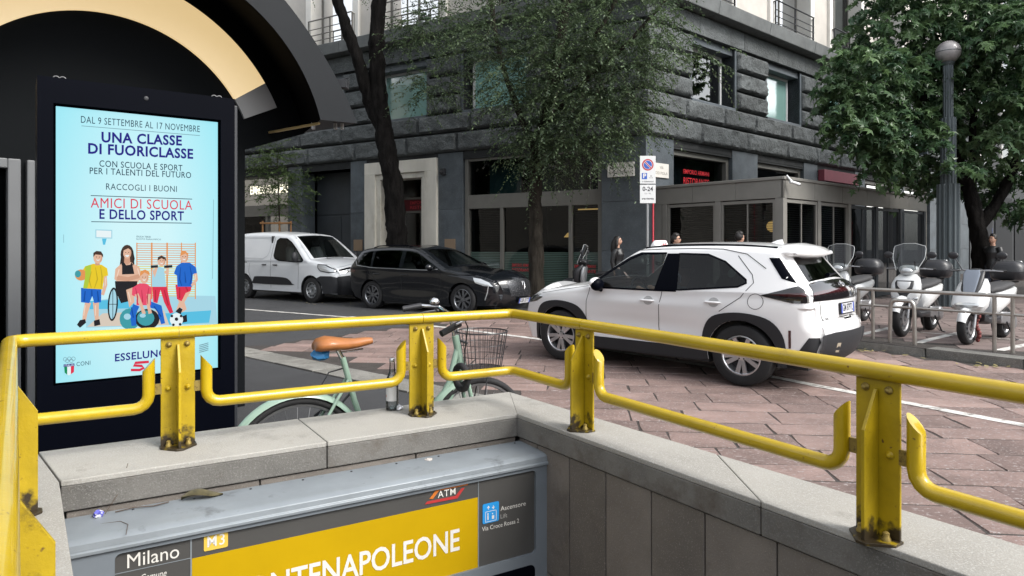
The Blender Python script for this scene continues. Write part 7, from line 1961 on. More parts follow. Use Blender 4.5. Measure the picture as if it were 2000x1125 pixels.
mb = MB(); put_text(mb, '0-24', .13, lambda a, b: (a, -.0135, Zs(369.5) + b), bold=.02, fit=.22); put_text(mb, 'Lu - Ve', .045, lambda a, b: (a, -.0135, Zs(378) + b)); put_text(mb, 'area riservata', .06, lambda a, b: (a, -.0135, Zs(388) + b), fit=.25, bold=.02, shear=.2); mb.build('time_lettering', m_sgk, lo_)
mb = MB(); q = D3(1275.5, 470, 14.7); mb.tube([(q.x, q.y, .13), (q.x, q.y, 2.55)], .020, 10)
tag(mb.build('red_pole', mat('pole_red', (.50, .05, .07), .5), smooth=60), 'thin red pole standing behind the no parking sign', 'pole')

# ================================================================== BICYCLE
bk0 = V(-1.10, 3.52); bh = V(.855, .518).normalized()
bik = thing('city_bicycle', 'mint green city bicycle with brown saddle and black wire basket behind the parapet', 'bicycle', (bk0.x, bk0.y, .004), math.atan2(bh.y, bh.x))
m_mint = mat('mint_paint', (.25, .36, .285), .35, coat=.5, var=.06, vscale=6); m_spoke = mat('spoke', (.35, .35, .36), .4, metal=.8); m_brown = mat('saddle_leather', (.34, .125, .035), .45, var=.15, vscale=12, coat=.2, bump=.05, bscale=80)
RB = .335
def bwheel(name, x, steer=0):
    t = MB(); t.tube([(RB * math.cos(a) * .955, 0, RB * math.sin(a) * .955) for a in [2 * math.pi * k / 48 for k in range(48)]], .020, 8, closed=True); o = t.build(name, m_rubber, bik, smooth=60); o.location = (x, 0, RB); o.rotation_euler = (0, 0, steer)
    r = MB(); r.tube([(RB * math.cos(a) * .89, 0, RB * math.sin(a) * .89) for a in [2 * math.pi * k / 48 for k in range(48)]], .011, 6, closed=True); r.lathe([(.022, -.045), (.022, .045)], (0, 0, 0), (0, 1, 0), 12); r.build('rim', m_silver, o, smooth=60)
    s_ = MB()
    for k in range(28):
        a = 2 * math.pi * k / 28; b = a + (.5 if k % 2 else -.5); s_.tube([(.02 * math.cos(b), .03 * (1 if k % 4 < 2 else -1), .02 * math.sin(b)), (RB * .88 * math.cos(a), 0, RB * .88 * math.sin(a))], .0016, 4)
    sp_o = s_.build('spokes', m_spoke, o); sp_o['kind'] = 'stuff'
    return o
bwheel('rear_wheel', 0); bwheel('front_wheel', 1.05)
def fender(name, x, a0, a1, R_=RB + .022, w=.028):
    mb = MB(); vs = []; n = 28
    for k in range(n + 1):
        a = math.radians(a0 + (a1 - a0) * k / n)
        for dy, dr in ((-1, -.016), (-.7, .004), (0, .011), (.7, .004), (1, -.016)): vs.append((x + (R_ + dr) * math.cos(a), dy * w, RB + (R_ + dr) * math.sin(a)))
    mb.add(vs, [(k * 5 + j, k * 5 + j + 1, (k + 1) * 5 + j + 1, (k + 1) * 5 + j) for k in range(n) for j in range(4)]); return mb.build(name, m_mint, bik, smooth=60)
fender('rear_mudguard', 0, 25, 215); fender('front_mudguard', 1.05, 118, 205)
mb = MB()
mb.tube([(.235, 0, .86), (.30, 0, .62), (.42, 0, .27)], .016, 10); mb.tube([(.90, 0, .93), (.945, 0, .72)], .021, 10)
mb.tube([(.915, 0, .86), (.86, 0, .66), (.72, 0, .43), (.56, 0, .31), (.42, 0, .27)], .017, 10); mb.tube([(.93, 0, .79), (.88, 0, .60), (.76, 0, .36), (.60, 0, .245), (.42, 0, .26)], .017, 10)
for sg in (1, -1): mb.tube([(.26, sg * .02, .74), (.12, sg * .05, .53), (0, sg * .06, RB)], .009, 8); mb.tube([(.42, sg * .03, .27), (0, sg * .06, RB)], .010, 8)
mb.tube([(.935, 0, .76), (.955, 0, .69)], .03, 10)
for sg in (1, -1): mb.tube([(.95, sg * .045, .70), (.985, sg * .05, .55), (1.05, sg * .055, RB)], .013, 8)
mb.build('frame', m_mint, bik, smooth=60)
mb = MB(); mb.tube([(.235, 0, .85), (.21, 0, .90)], .0135, 10); mb.tube([(.895, 0, .93), (.87, 0, 1.04)], .012, 10); mb.tube([(.12, .01, .89), (.25, .01, .885), (.35, .01, .895)], .005, 6); mb.build('seat_post', m_chrome, bik, smooth=60)
# saddle: wide at the back, narrow nose
rings = []
for x, hw, z, hh2 in ((.085, .055, .925, .022), (.105, .085, .932, .035), (.15, .098, .938, .040), (.20, .088, .934, .036), (.25, .062, .928, .032), (.30, .040, .928, .028), (.36, .030, .934, .024), (.395, .022, .936, .018)): rings.append([(x, hw * math.copysign(abs(math.cos(a)) ** .8, math.cos(a)), z + hh2 * (math.sin(a) if math.sin(a) > 0 else math.sin(a) * .9)) for a in [k * math.pi / 8 for k in range(16)]])
mb = MB(); mb.loft(rings); sdl = mb.build('saddle', m_brown, bik, smooth=70)
mb = MB(); q = random.Random(4); mb.sphere((.115, 0, .885), (.045, .05, .03), 12, 8); mb.v = [(x + q.uniform(-.008, .008), y + q.uniform(-.008, .008), z + q.uniform(-.008, .008)) for x, y, z in mb.v]; mb.build('saddle_cover', mat('blue_bag', (.02, .14, .32), .4), sdl, smooth=40)
# handlebar, grips, bell, brake lever
mb = MB(); mb.tube([(.74, .27, 1.075), (.80, .255, 1.09), (.88, .17, 1.085), (.885, 0, 1.045), (.88, -.17, 1.085), (.80, -.255, 1.03), (.72, -.27, .995)], .011, 8); hbr = mb.build('handlebar', m_chrome, bik, smooth=60)
for sg, pts in ((1, [(.80, .256, 1.09), (.69, .28, 1.072)]), (-1, [(.80, -.256, 1.03), (.68, -.278, .985)])):
    mb = MB(); mb.tube(pts, .018, 10); mb.build('grip', m_rubber if sg < 0 else m_scd, hbr, smooth=50)
    mb = MB(); mb.tube([(.90, sg * .22, 1.06), (.84, sg * .26, 1.05), (.76, sg * .29, 1.03)], .006, 6); mb.build('brake_lever', m_silver, hbr, smooth=50)
mb = MB(); mb.lathe([(.012, 0), (.030, .008), (.032, .02), (.022, .034), (.004, .04)], (.86, .20, 1.10), n=16); mb.build('bell', m_chrome, hbr, smooth=50)
mb = MB(); mb.tube([(.85, -.2, 1.06), (.93, -.1, .99), (.95, -.03, .85), (.94, -.03, .72)], .004, 5); mb.tube([(.85, .2, 1.08), (.95, .08, .98), (.96, .03, .84), (.75, .02, .40)], .004, 5); mb.tube([(.26, .02, .80), (.17, .03, .78), (.12, .03, .70), (.16, .03, .6)], .004, 5); mb.build('brake_cable', m_scd, bik, smooth=50)
mb = MB()
for sg in (1, -1): mb.tube([(.42, sg * .05, .27), (.42 + .165 * sg * .9, sg * .09, .27 - .06 * sg)], .010, 6)
mb.build('crank', m_chrome, bik, smooth=50)
for sg in (1, -1): mb = MB(); mb.box(.42 + .15 * sg - .045, .42 + .15 * sg + .045, sg * .14 - .05, sg * .14 + .05, .255 - .06 * sg, .285 - .06 * sg); mb.build('pedal', m_scd, bik, bevel=.006)
mb = MB(); mb.lathe([(.09, -.004), (.09, .004)], (.42, -.055, .27), (0, 1, 0), 24); mb.build('chain_ring', m_silver, bik, smooth=40)
mb = MB(); mb.tube([(.42, -.055, .36), (.0, -.06, RB + .035)], .005, 5); mb.tube([(.42, -.055, .18), (.0, -.06, RB - .035)], .005, 5); mb.build('chain', m_scd, bik)
mb = MB(); mb.tube([(.30, .05, .66), (.22, .05, .58), (.15, .045, .50)], .006, 6); mb.tube([(.10, .06, .55), (.24, .05, .64)], .008, 6); mb.build('rear_lock', m_scd, bik, smooth=50)
# wire basket
bsk = MB(); cx = 1.075
def bel(t, zf): a_ = .115 + .035 * zf; b_ = .12 + .04 * zf; return (cx + a_ * math.cos(t), b_ * math.sin(t), .73 + .215 * zf)
for zf, r in ((0, .003), (.33, .0022), (.66, .0022), (1, .0045)): bsk.tube([bel(k * math.pi / 18, zf) for k in range(36)], r, 5, closed=True)
for k in range(32): t_ = 2 * math.pi * k / 32; bsk.tube([bel(t_, 0), bel(t_, 1)], .0017, 4)
for k in range(-5, 6):
    d = k * .02; l = math.sqrt(max(0, .115 ** 2 - d * d)); bsk.tube([(cx - l, d, .73), (cx + l, d, .73)], .0017, 4); bsk.tube([(cx + d, -l, .73), (cx + d, l, .73)], .0017, 4)
bsk.build('basket', m_scd, bik)
mb = MB(); mb.tube([(cx + .02, .05, .73), (1.06, .06, .55), (1.05, .065, RB)], .004, 5); mb.tube([(cx + .02, -.05, .73), (1.06, -.06, .55), (1.05, -.065, RB)], .004, 5); mb.tube([(.93, 0, .90), (.98, 0, .88)], .008, 6); mb.build('basket_stay', m_scd, bik)
# lock looped through the low rail
c = D3(909, 730, (rc.y + P2.y) / 2 + .04); lk = MB(); q = random.Random(2)
bdir = V(-dl_.x, -dl_.y); crs = V(-bdir.y, bdir.x)
pts = []
for k in range(22):
    a = 2 * math.pi * k / 22; off_ = crs * (.075 * math.cos(a) + .05); pts.append((c.x + off_.x, c.y + off_.y, ZL - .03 + .062 * math.sin(a)))
lk.tube(pts, .018, 8, closed=True)
tag(lk.build('cable_lock', mat('lock_sleeve', (.012, .012, .014), .8, bump=.3, bscale=60), smooth=60), 'black sleeved lock looped round the low yellow rail beside the bicycle', 'lock')

# ================================================================== PEOPLE
m_skin = mat('skin', (.46, .27, .19), .55); m_hairk = mat('dark_hair', (.012, .010, .009), .5)
def remesh(o, v):
    r = o.modifiers.new('remesh', 'REMESH'); r.mode = 'VOXEL'; r.voxel_size = v; r.use_smooth_shade = True
    s_ = o.modifiers.new('smooth', 'SMOOTH'); s_.factor = .5; s_.iterations = 4
def person(label, pos, face, hgt, top_m, leg_m, hair='short', z0=.13, hair_m=None, glasses=False, stride=.16):
    t = thing('person', label, 'person', (pos[0], pos[1], z0), math.atan2(face[1], face[0]), 'passers-by')
    k = hgt / 1.72; t.scale = (k, k, k)
    # x forward, y left; body of one surface: head, neck, trunk, arms, legs
    b = MB()
    b.sphere((.005, 0, 1.61), (.092, .074, .115), 20, 14); b.tube([(.055, 0, 1.56), (.075, 0, 1.54)], [.045, .035], 10)
    b.tube([(.088, 0, 1.625), (.108, 0, 1.595), (.088, 0, 1.585)], [.010, .016, .010], 8)
    for sg in (1, -1): b.sphere((-.005, sg * .076, 1.605), (.022, .012, .032), 8, 6)
    b.tube([(-.01, 0, 1.40), (-.005, 0, 1.54)], [.06, .052], 12)
    b.tube([(0, 0, .93), (0, 0, 1.1), (.005, 0, 1.28), (-.01, 0, 1.40)], [.13, .11, .135, .09], 14)
    ar = {}
    for sg in (1, -1):
        sw = sg * .10
        pts = [(-.01, sg * .15, 1.39), (-.02 + sw * .3, sg * .20, 1.30), (-.03 + sw * .6, sg * .225, 1.10), (.06 + sw * 1.1, sg * .215, .87)]; ar[sg] = pts
        b.tube(pts, [.055, .048, .038, .027], 10)
        hx, hy, hz = pts[-1]
        b.sphere((hx + .01, hy, hz - .045), (.022, .035, .05), 10, 8)
        for f_ in range(4): b.tube([(hx + .012, hy + (-.024 + f_ * .016), hz - .08), (hx + .022, hy + (-.024 + f_ * .016), hz - .125 + abs(f_ - 1.4) * .006), (hx + .03, hy + (-.022 + f_ * .015), hz - .15 + abs(f_ - 1.4) * .008)], [.009, .008, .007], 6)
        b.tube([(hx + .015, hy + sg * -.03, hz - .04), (hx + .04, hy + sg * -.042, hz - .075)], [.011, .008], 6)
        st = -sg * stride
        b.tube([(0, sg * .085, .93), (st * .45 + .02, sg * .085, .50), (st, sg * .08, .09)], [.085, .058, .04], 12)
        b.tube([(st - .04, sg * .08, .045), (st + .12, sg * .085, .03)], [.04, .032], 10)
    bo = b.build('body', m_skin, t, smooth=180); remesh(bo, .013)
    c = MB()
    c.tube([(0, 0, .88), (0, 0, .98), (0, 0, 1.12), (.008, 0, 1.28), (-.008, 0, 1.40), (-.008, 0, 1.445)], [.155, .150, .135, .158, .12, .075], 16)
    for sg in (1, -1):
        p = ar[sg]; c.tube([p[0], p[1], p[2], tuple(p[3][i] * .9 + p[2][i] * .1 for i in range(3))], [.075, .066, .055, .047], 12)
    co_ = c.build('jacket', top_m, t, smooth=180); remesh(co_, .014)
    l = MB()
    for sg in (1, -1):
        st = -sg * stride; l.tube([(0, sg * .07, .97), (0, sg * .085, .86), (st * .45 + .02, sg * .085, .50), (st, sg * .08, .10)], [.11, .105, .075, .06], 12)
    lo2 = l.build('trousers', leg_m, t, smooth=180); remesh(lo2, .014)
    for sg in (1, -1):
        st = -sg * stride; s_ = MB(); s_.tube([(st - .06, sg * .08, .045), (st + .04, sg * .082, .05), (st + .15, sg * .085, .032)], [.045, .048, .034], 10); so = s_.build('shoe', m_scd, t, smooth=60)
    hm = hair_m or m_hairk
    hmb = MB(); hmb.sphere((-.015, 0, 1.635), (.103, .088, .110), 20, 12)
    hmb.v = [(x if not (x > .04 and z < 1.665) else .035 + (x - .04) * .1, y, max(z, 1.60 if x > .02 else 1.54)) for x, y, z in hmb.v]
    if hair == 'long':
        hmb.tube([(-.06, 0, 1.62), (-.085, 0, 1.50), (-.10, 0, 1.38), (-.10, 0, 1.27)], [.085, .095, .085, .05], 12)
        for sg in (1, -1): hmb.tube([(-.01, sg * .07, 1.64), (-.005, sg * .085, 1.52), (-.02, sg * .09, 1.40)], [.032, .035, .022], 8)
    else:
        q = random.Random(len(label))
        for _ in range(26):
            a, e_ = q.uniform(0, 6.28), q.uniform(.5, 1.5); hmb.sphere((-.01 + .085 * math.cos(a) * math.cos(e_), .075 * math.sin(a) * math.cos(e_), 1.655 + .085 * math.sin(e_)), q.uniform(.02, .032), 8, 6)
    ho = hmb.build('hair', hm, t, smooth=180); remesh(ho, .012)
    for sg in (1, -1):
        e_ = MB(); e_.sphere((.078, sg * .032, 1.632), (.012, .014, .009), 10, 6); e_.build('eye', m_ink, t, smooth=180)
        e_ = MB(); e_.tube([(.088, sg * .015, 1.652), (.083, sg * .048, 1.652)], .004, 5); e_.build('eyebrow', hm, t)
    e_ = MB(); e_.tube([(.090, -.022, 1.558), (.095, 0, 1.556), (.090, .022, 1.558)], .005, 6); e_.build('mouth', mat('lips', (.35, .12, .11), .5), t)
    if glasses:
        e_ = MB()
        for sg in (1, -1): e_.tube([(.098, sg * (.036 + .024 * math.cos(a)), 1.63 + .017 * math.sin(a)) for a in [j * math.pi / 6 for j in range(12)]], .0035, 5, closed=True); e_.tube([(.095, sg * .06, 1.635), (0, sg * .08, 1.63)], .003, 5)
        e_.build('glasses', m_scd, t)
    return t
m_leather = mat('black_leather', (.015, .015, .016), .4, bump=.1, bscale=40); m_jeans = mat('dark_jeans', (.03, .035, .05), .9)
person('woman with long dark hair in a black jacket walking past the corner pier', (2.36, 15.3), (.9, -.35), 1.545, m_leather, m_jeans, 'long')
person('man with curly dark hair and glasses walking behind the taxi roof lamp', (3.25, 13.6), (.85, -.5), 1.56, mat('navy_coat', (.02, .025, .04), .8), m_jeans, 'short', glasses=True)
person('man with short dark hair passing the veranda window behind the taxi aerial', (4.55, 13.7), (.75, .3), 1.60, mat('grey_shirt', (.12, .12, .13), .8), m_jeans, 'short')
person('dark silhouetted person under the right tree', (11.35, 16.2), (-.8, -.3), 1.6, m_leather, m_jeans, 'short')
# driver at the wheel of the taxi: seated figure inside
dvm = MB(); dvm.tube([(1.0, .38, .62), (.93, .38, .85), (.90, .38, 1.08), (.91, .38, 1.14)], [.15, .15, .15, .07], 14); dvm.tube([(.92, .38, 1.1), (.94, .38, 1.22)], .05, 10); dvm.sphere((.95, .38, 1.30), (.09, .075, .11), 16, 12)
for sg in (1, -1):
    dvm.tube([(.91, .38 + sg * .16, 1.06), (1.12, .38 + sg * .22, .88), (1.50, .38 + sg * .14, 1.02)], [.05, .045, .03], 10); dvm.sphere((1.53, .38 + sg * .14, 1.03), (.045, .03, .035), 10, 8)
    dvm.tube([(1.0, .38 + sg * .09, .62), (1.42, .38 + sg * .12, .68), (1.62, .38 + sg * .12, .45)], [.09, .07, .05], 10)
drv = thing('person', 'taxi driver in a pale shirt sitting at the wheel', 'person', suv.location, suv.rotation_euler.z, 'passers-by'); drv.scale = suv.scale
db = dvm.build('body', m_skin, drv, smooth=180); remesh(db, .016)
sh = MB(); sh.tube([(1.0, .38, .60), (.93, .38, .85), (.90, .38, 1.06), (.905, .38, 1.13)], [.165, .168, .165, .08], 14)
for sg in (1, -1): sh.tube([(.91, .38 + sg * .16, 1.06), (1.12, .38 + sg * .22, .88), (1.36, .38 + sg * .17, .97)], [.065, .058, .042], 10)
so = sh.build('shirt', mat('pale_shirt', (.5, .55, .58), .8), drv, smooth=180); remesh(so, .016)
hr = MB(); hr.sphere((.935, .38, 1.325), (.098, .085, .105), 14, 10); hr.v = [(min(x, .97), y, max(z, 1.30)) for x, y, z in hr.v]; hr.build('hair', m_hairk, drv, smooth=60)

# ================================================================== TREES
def limb_path(pts, n=5): return [tuple(p) for p in crom(pts, n)]
def foliage(parent, name, m, blobs, n_leaf, leaf, seed, droop=.6, twig_len=(.35, .9), lobed=False, tone=(0, 1), kind=None):
    """leaf faces set along many arching twigs; blobs: (centre, radii, share, outward bias)"""
    rs = np.random.RandomState(seed); P = []; tone_ = []; TW = []
    tot = sum(b[2] for b in blobs)
    for c, r, share, *rest in blobs:
        cnt = int(n_leaf * share / tot); per = 22 if not lobed else 8
        nt = max(1, cnt // per)
        d = rs.normal(size=(nt, 3)); d /= np.linalg.norm(d, axis=1)[:, None]
        rad = rs.uniform(.25, 1, nt) ** .45
        st = np.array(c) + d * rad[:, None] * np.array(r) * .92
        dirn = d * .7 + rs.normal(size=(nt, 3)) * .5; dirn[:, 2] *= .6; dirn[:, 2] += rs.uniform(-.1, .3, nt); dirn /= np.linalg.norm(dirn, axis=1)[:, None]
        ln = rs.uniform(*twig_len, nt)
        bt = rs.uniform(0, 1, nt)
        for i in range(nt):
            t = (np.arange(per) + rs.uniform(0, 1)) / per
            pos = st[i] + np.outer(t * ln[i], dirn[i]); pos[:, 2] -= droop * ln[i] * t ** 2
            dv = dirn[i] - np.array([0, 0, 1]) * (2 * droop * t[:, None]) ; dv /= np.linalg.norm(dv, axis=1)[:, None]
            sd_ = np.cross(dv, [0, 0, 1]); sd_ /= np.maximum(np.linalg.norm(sd_, axis=1)[:, None], 1e-6)
            sg = np.where(np.arange(per) % 2 == 0, 1, -1)[:, None]
            P.append((pos, dv, sd_ * sg)); tone_.append(np.clip(np.full(per, bt[i] ** 1.3) * .8 + .25 * rs.uniform(0, 1, per), 0, 1))
            if i % 3 == 0: TW.append([tuple(pos[0]), tuple(pos[per // 2]), tuple(pos[-1])])
    pos = np.concatenate([p[0] for p in P]); dv = np.concatenate([p[1] for p in P]); sd_ = np.concatenate([p[2] for p in P]); tn = np.concatenate(tone_)
    n = len(pos); L = rs.uniform(leaf[0], leaf[1], n)[:, None]; Wd = L * leaf[2]
    ax = sd_ * .8 + dv * .55 + rs.normal(size=(n, 3)) * .35; ax[:, 2] -= (.25 if not lobed else .55); ax /= np.linalg.norm(ax, axis=1)[:, None]
    nm = rs.normal(size=(n, 3)) * .55 + np.array([0, 0, 1]); wv = np.cross(ax, nm); wv /= np.maximum(np.linalg.norm(wv, axis=1)[:, None], 1e-6)
    up = np.cross(wv, ax)
    if not lobed:
        pts = np.stack([pos, pos + ax * L * .45 + wv * Wd * .5 + up * L * .06, pos + ax * L, pos + ax * L * .45 - wv * Wd * .5 + up * L * .06], 1); k = 4
        faces = np.arange(n * 4).reshape(n, 4)
        fl = [tuple(f) for f in faces.tolist()]; tv = np.repeat(tn, 4)
    else:
        prof = [(0, 0, 0), (.12, .30, .03), (.02, .62, -.10), (.42, .30, .05), (.50, .78, -.14), (.66, .22, .03), (1.0, 0, -.20), (.66, -.22, .03), (.50, -.78, -.14), (.42, -.30, .05), (.02, -.62, -.10), (.12, -.30, .03)]
        mid = (.40, 0, .07)
        pl_ = [pos + ax * L * a + wv * Wd * b + up * L * c_ for a, b, c_ in prof] + [pos + ax * L * mid[0] + up * L * mid[2]]
        pts = np.stack(pl_, 1); k = 13; fl = []
        base = np.arange(n) * k
        tris = [(i, (i + 1) % 12, 12) for i in range(12)]
        fa = np.concatenate([base[:, None] + np.array(t)[None] for t in tris]); fl = [tuple(f) for f in fa.tolist()]; tv = np.repeat(tn, k)
    me = bpy.data.meshes.new(name); me.from_pydata(pts.reshape(-1, 3).tolist(), [], fl)
    at = me.attributes.new('tone', 'FLOAT', 'POINT'); at.data.foreach_set('value', tv.astype(np.float32))
    me.materials.append(m); me.update()
    o = bpy.data.objects.new(name, me); COL.objects.link(o); o.parent = parent
    r = parent
    while r.parent is not None: r = r.parent
    o.location = -r.location
    tw = MB()
    for p in TW: tw.tube(p, [.006, .004, .002], 3, cap=False)
    if tw.v:
        two = tw.build('twigs', m_bark, o); two['kind'] = 'stuff'
    return o
def bl(px, py, Y, rpx, rpy, share, ry=None):
    c = D3(px, py, Y); k = Y / F
    return (tuple(c), (rpx * k, ry if ry else rpx * k * .9, rpy * k), share)
lf_elm = leafmat('elm_leaf', (.032, .055, .031), (.140, .20, .095), .36)
lf_map = leafmat('broad_leaf', (.022, .060, .030), (.140, .225, .095), .34, .34)
lf_yng = leafmat('young_leaf', (.04, .07, .02), (.10, .15, .05), .34)
def trunk(parent, paths, m, name='trunk'):
    mb = MB(); q = random.Random(5)
    for pts, r0, r1 in paths:
        P_ = limb_path(pts, 14); n = len(P_)
        rad = [r0 + (r1 - r0) * (i / (n - 1)) for i in range(n)]
        if P_[0][2] < .5: rad[0] *= 1.5; rad[1] *= 1.35; rad[2] *= 1.2; rad[3] *= 1.1
        b = len(mb.v); mb.tube(P_, rad, 22)
        for i in range(b, len(mb.v)):
            v = Vector(mb.v[i]); d = noise.noise(v * 4) * .16 * r0 + noise.noise(Vector((v.x * 16, v.y * 16, v.z * 5))) * .16 * r0
            ctr = Vector(P_[min(n - 1, (i - b) // 22)]); dd = (v - ctr); mb.v[i] = tuple(v + dd.normalized() * d) if dd.length > 1e-6 else tuple(v)
    return mb.build(name, m, parent, smooth=70, world=True)
# tree in front of the building corner
Y2 = 16.4; t2 = thing('street_tree', 'full street tree with fine drooping leaves in front of the corner window', 'tree', (48 / F * Y2, Y2, .13))
b2 = D3(1048, 590, Y2); b2.z = .1
trunk(t2, [([b2, D3(1047, 500, Y2), D3(1046, 400, Y2), D3(1050, 300, Y2 - .1), D3(1075, 180, Y2 - .5), D3(1100, 40, Y2 - .8), D3(1120, -140, Y2 - 1)], .19, .09),
           ([D3(1050, 310, Y2 - .1), D3(1010, 210, Y2 - .2), D3(975, 100, Y2 - .4), D3(950, -60, Y2 - .5)], .09, .04), ([D3(1060, 250, Y2 - .3), D3(1130, 170, Y2 - 1), D3(1220, 90, Y2 - 1.6), D3(1300, 0, Y2 - 2)], .08, .03), ([D3(1075, 180, Y2 - .5), D3(1170, 60, Y2 - 1.2), D3(1240, -80, Y2 - 1.6)], .07, .03)], m_bark)
foliage(t2, 'crown', lf_elm, [bl(1000, 50, 15.6, 105, 80, 10), bl(1110, 40, 15.2, 110, 90, 15), bl(1220, 45, 14.8, 105, 90, 13), bl(1300, 85, 14.6, 60, 60, 4), bl(950, 105, 15.6, 50, 40, 2.0), bl(1015, 150, 15.5, 80, 70, 10), bl(1110, 150, 15.2, 90, 85, 15), bl(1210, 145, 14.8, 80, 80, 13), bl(975, 195, 15.5, 35, 32, 1.2), bl(1070, 235, 15.4, 70, 65, 11), bl(1155, 235, 15.1, 75, 65, 11), bl(1225, 225, 14.9, 45, 55, 4.5), bl(1040, 295, 15.7, 42, 38, 4.5), bl(1055, 335, 15.8, 24, 14, .8), bl(1195, 300, 15.1, 28, 30, 1.3), bl(1105, 292, 15.5, 38, 30, 2.6), bl(1365, 125, 14.6, 36, 28, .7), bl(925, 45, 15.8, 40, 40, .9),
         bl(1050, -90, 15.6, 160, 110, 14), bl(1210, -90, 15, 150, 110, 12)], 54000, (.055, .10, .42), 11, .62, (.4, 1.0))
# twin-stemmed tree by the doorway
Y1 = 19.2; t1 = thing('street_tree', 'dark forked street tree in front of the marble doorway', 'tree', (-225 / F * Y1, Y1, .13))
b1 = D3(778, 600, Y1); b1.z = .1
trunk(t1, [([b1, D3(775, 470, Y1), D3(768, 360, Y1), D3(752, 270, Y1), D3(744, 215, Y1), D3(735, 100, Y1 - .2), D3(742, -10, Y1 - .3), D3(750, -150, Y1 - .4)], .30, .17),
           ([D3(752, 262, Y1), D3(724, 205, Y1), D3(700, 120, Y1 - .3), D3(672, 40, Y1 - .5), D3(652, -30, Y1 - .6), D3(630, -160, Y1 - .7)], .19, .12)], m_bark2)
foliage(t1, 'crown', lf_elm, [bl(850, 55, 18.2, 75, 45, 5), bl(790, 70, 18.4, 35, 40, 1.5), bl(900, 90, 18.0, 40, 30, 1.2), bl(855, 165, 18.2, 40, 42, 2.2), bl(810, 170, 18.5, 30, 40, 1.0), bl(700, -120, 18, 170, 80, 8), bl(860, -110, 18, 130, 80, 8)], 16000, (.06, .10, .42), 12, .45)
# young staked tree by the shop further left
Y3 = 21.6; t3 = thing('young_tree', 'small young tree with wooden stakes by the lit shop lettering', 'tree', (-455 / F * Y3, Y3, .13))
b3 = D3(546, 560, Y3); b3.z = .1
trunk(t3, [([b3, D3(546, 440, Y3), D3(544, 380, Y3), D3(542, 300, Y3)], .035, .012)], m_bark)
foliage(t3, 'crown', lf_yng, [bl(540, 330, Y3, 42, 42, 7), bl(550, 375, Y3, 45, 38, 7), bl(535, 300, Y3, 28, 25, 3), bl(590, 360, Y3, 22, 22, 1), bl(500, 360, Y3, 22, 22, 1), bl(545, 415, Y3, 22, 18, 1.5)], 5200, (.06, .11, .42), 13, .2)
mb = MB()
for px in (513, 546, 568): q = D3(px, 560, Y3 - .1); mb.tube([(q.x, q.y, .1), (q.x, q.y, H + (HY - 432) * Y3 / F)], .028, 6)
q0 = D3(508, 436, Y3 - .14); q1 = D3(570, 436, Y3 - .14); mb.tube([q0, q1], .03, 6); mb.build('stakes', mat('stake_wood', (.30, .15, .06), .8, var=.2, vscale=10), t3, world=True)
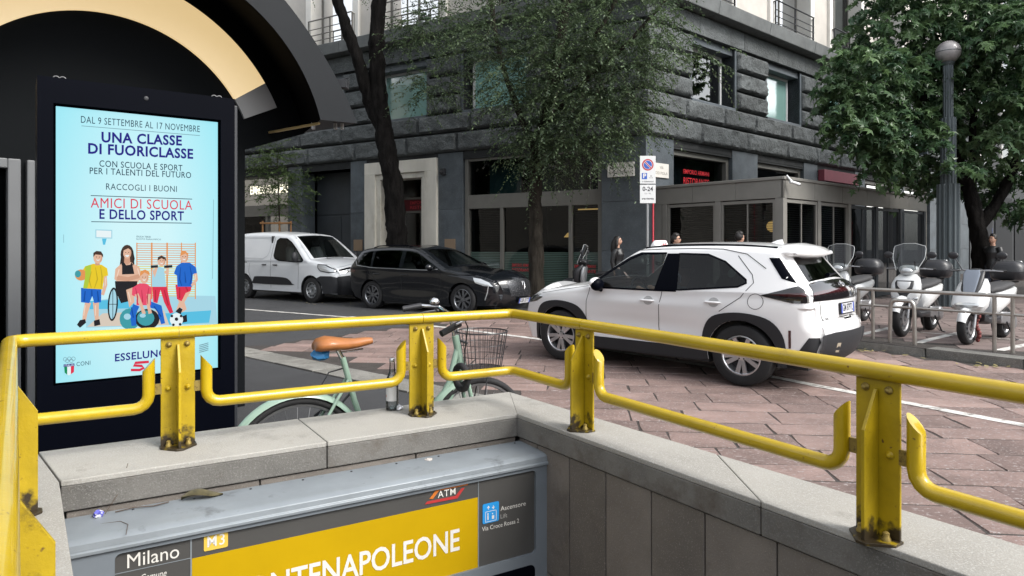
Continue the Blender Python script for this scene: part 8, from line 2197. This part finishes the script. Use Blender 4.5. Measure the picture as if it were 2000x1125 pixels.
# broad-leaved tree on the right
Y4 = 16.6; t4 = thing('plaza_tree', 'broad leaved tree with lobed leaves behind the street lamp', 'tree', (925 / F * Y4, Y4, .13))
b4 = D3(1922, 600, Y4); b4.z = .1
Y4 = 16.6
trunk(t4, [([b4, D3(1918, 500, Y4), D3(1908, 440, Y4), D3(1890, 360, Y4), D3(1850, 270, Y4 - .4), D3(1790, 170, Y4 - .8)], .26, .07), ([D3(1910, 445, Y4), D3(1950, 390, Y4), D3(1990, 300, Y4 - .2), D3(2020, 150, Y4 - .5)], .15, .06), ([D3(1895, 380, Y4), D3(1900, 250, Y4 - .4), D3(1910, 100, Y4 - .8)], .1, .05)], m_bark2)
foliage(t4, 'crown', lf_map, [bl(1760, 60, 16.5, 110, 70, 9), bl(1880, 60, 16.1, 110, 80, 10), bl(1980, 90, 15.0, 90, 90, 9), bl(1700, 140, 15.4, 90, 55, 7), bl(1650, 200, 15.3, 55, 38, 3.2), bl(1780, 170, 16.3, 100, 70, 9), bl(1900, 190, 16.5, 90, 80, 8), bl(1985, 230, 14.9, 60, 70, 5), bl(1680, 250, 15.3, 55, 35, 3), bl(1750, 255, 15.5, 80, 42, 5.5), bl(1830, 290, 16.8, 70, 60, 5), bl(1930, 300, 17.1, 80, 60, 5), bl(1735, 308, 15.6, 55, 24, 2.2), bl(1805, 335, 17.1, 50, 25, 1.8), bl(1880, 350, 17.5, 60, 35, 2.5), bl(1980, 380, 16.8, 50, 50, 2.5),
         bl(1900, -60, 16.3, 200, 80, 10), bl(2080, 100, 15.2, 90, 200, 8), bl(1862, 330, 14.6, 14, 10, .35), bl(1842, 275, 14.7, 12, 10, .25), bl(1780, -20, 16.4, 90, 40, 4)], 14500, (.15, .26, .62), 14, .55, (.25, .55), lobed=True)
# two more trees that stand just outside the frame and show in the windows
for lab, loc, rz, k in (('large broad leaved tree further right behind the plaza tree', (18.0, 20.5, .13), 1.3, 1.5), ('large street tree down the street to the left behind the kiosk', (-15.5, 15.0, .13), 2.6, 1.5)):
    c = copy_tree(t4); c['label'] = lab; c.location = loc; c.rotation_euler.z = rz; c.scale = (k, k, k)
# fallen leaves in the gutter
q = random.Random(6); mb = MB()
for k in range(60):
    f_ = q.random(); p = KV[9].lerp(KV[11], f_) + V(-.1, -.05) * q.uniform(.2, 3.5); a = q.uniform(0, 6.28); l = q.uniform(.03, .06)
    vs = [(p.x + l * math.cos(a + b) * s_, p.y + l * math.sin(a + b) * s_, .032 + q.uniform(0, .02)) for b, s_ in ((0, 1), (1.3, .5), (3.14, .9), (-1.3, .5))]
    mb.add(vs, [(0, 1, 2, 3)])
for k in range(160):
    p = V(q.uniform(-6.5, 1.5), 0); p.y = 17.4 - .62 * (p.x + 2) - q.uniform(.3, 2.2); a = q.uniform(0, 6.28); l = q.uniform(.015, .035)
    vs = [(p.x + l * math.cos(a + b) * s_, p.y + l * math.sin(a + b) * s_, .012 + q.uniform(0, .01)) for b, s_ in ((0, 1), (1.3, .5), (3.14, .9), (-1.3, .5))]
    mb.add(vs, [(0, 1, 2, 3)])
o = mb.build('fallen_leaves', mat('yellow_leaf', (.24, .20, .08), .8, var=.4, vscale=3)); o['kind'] = 'stuff'; o['label'] = 'yellow fallen leaves scattered in the gutter'; o['category'] = 'leaves'
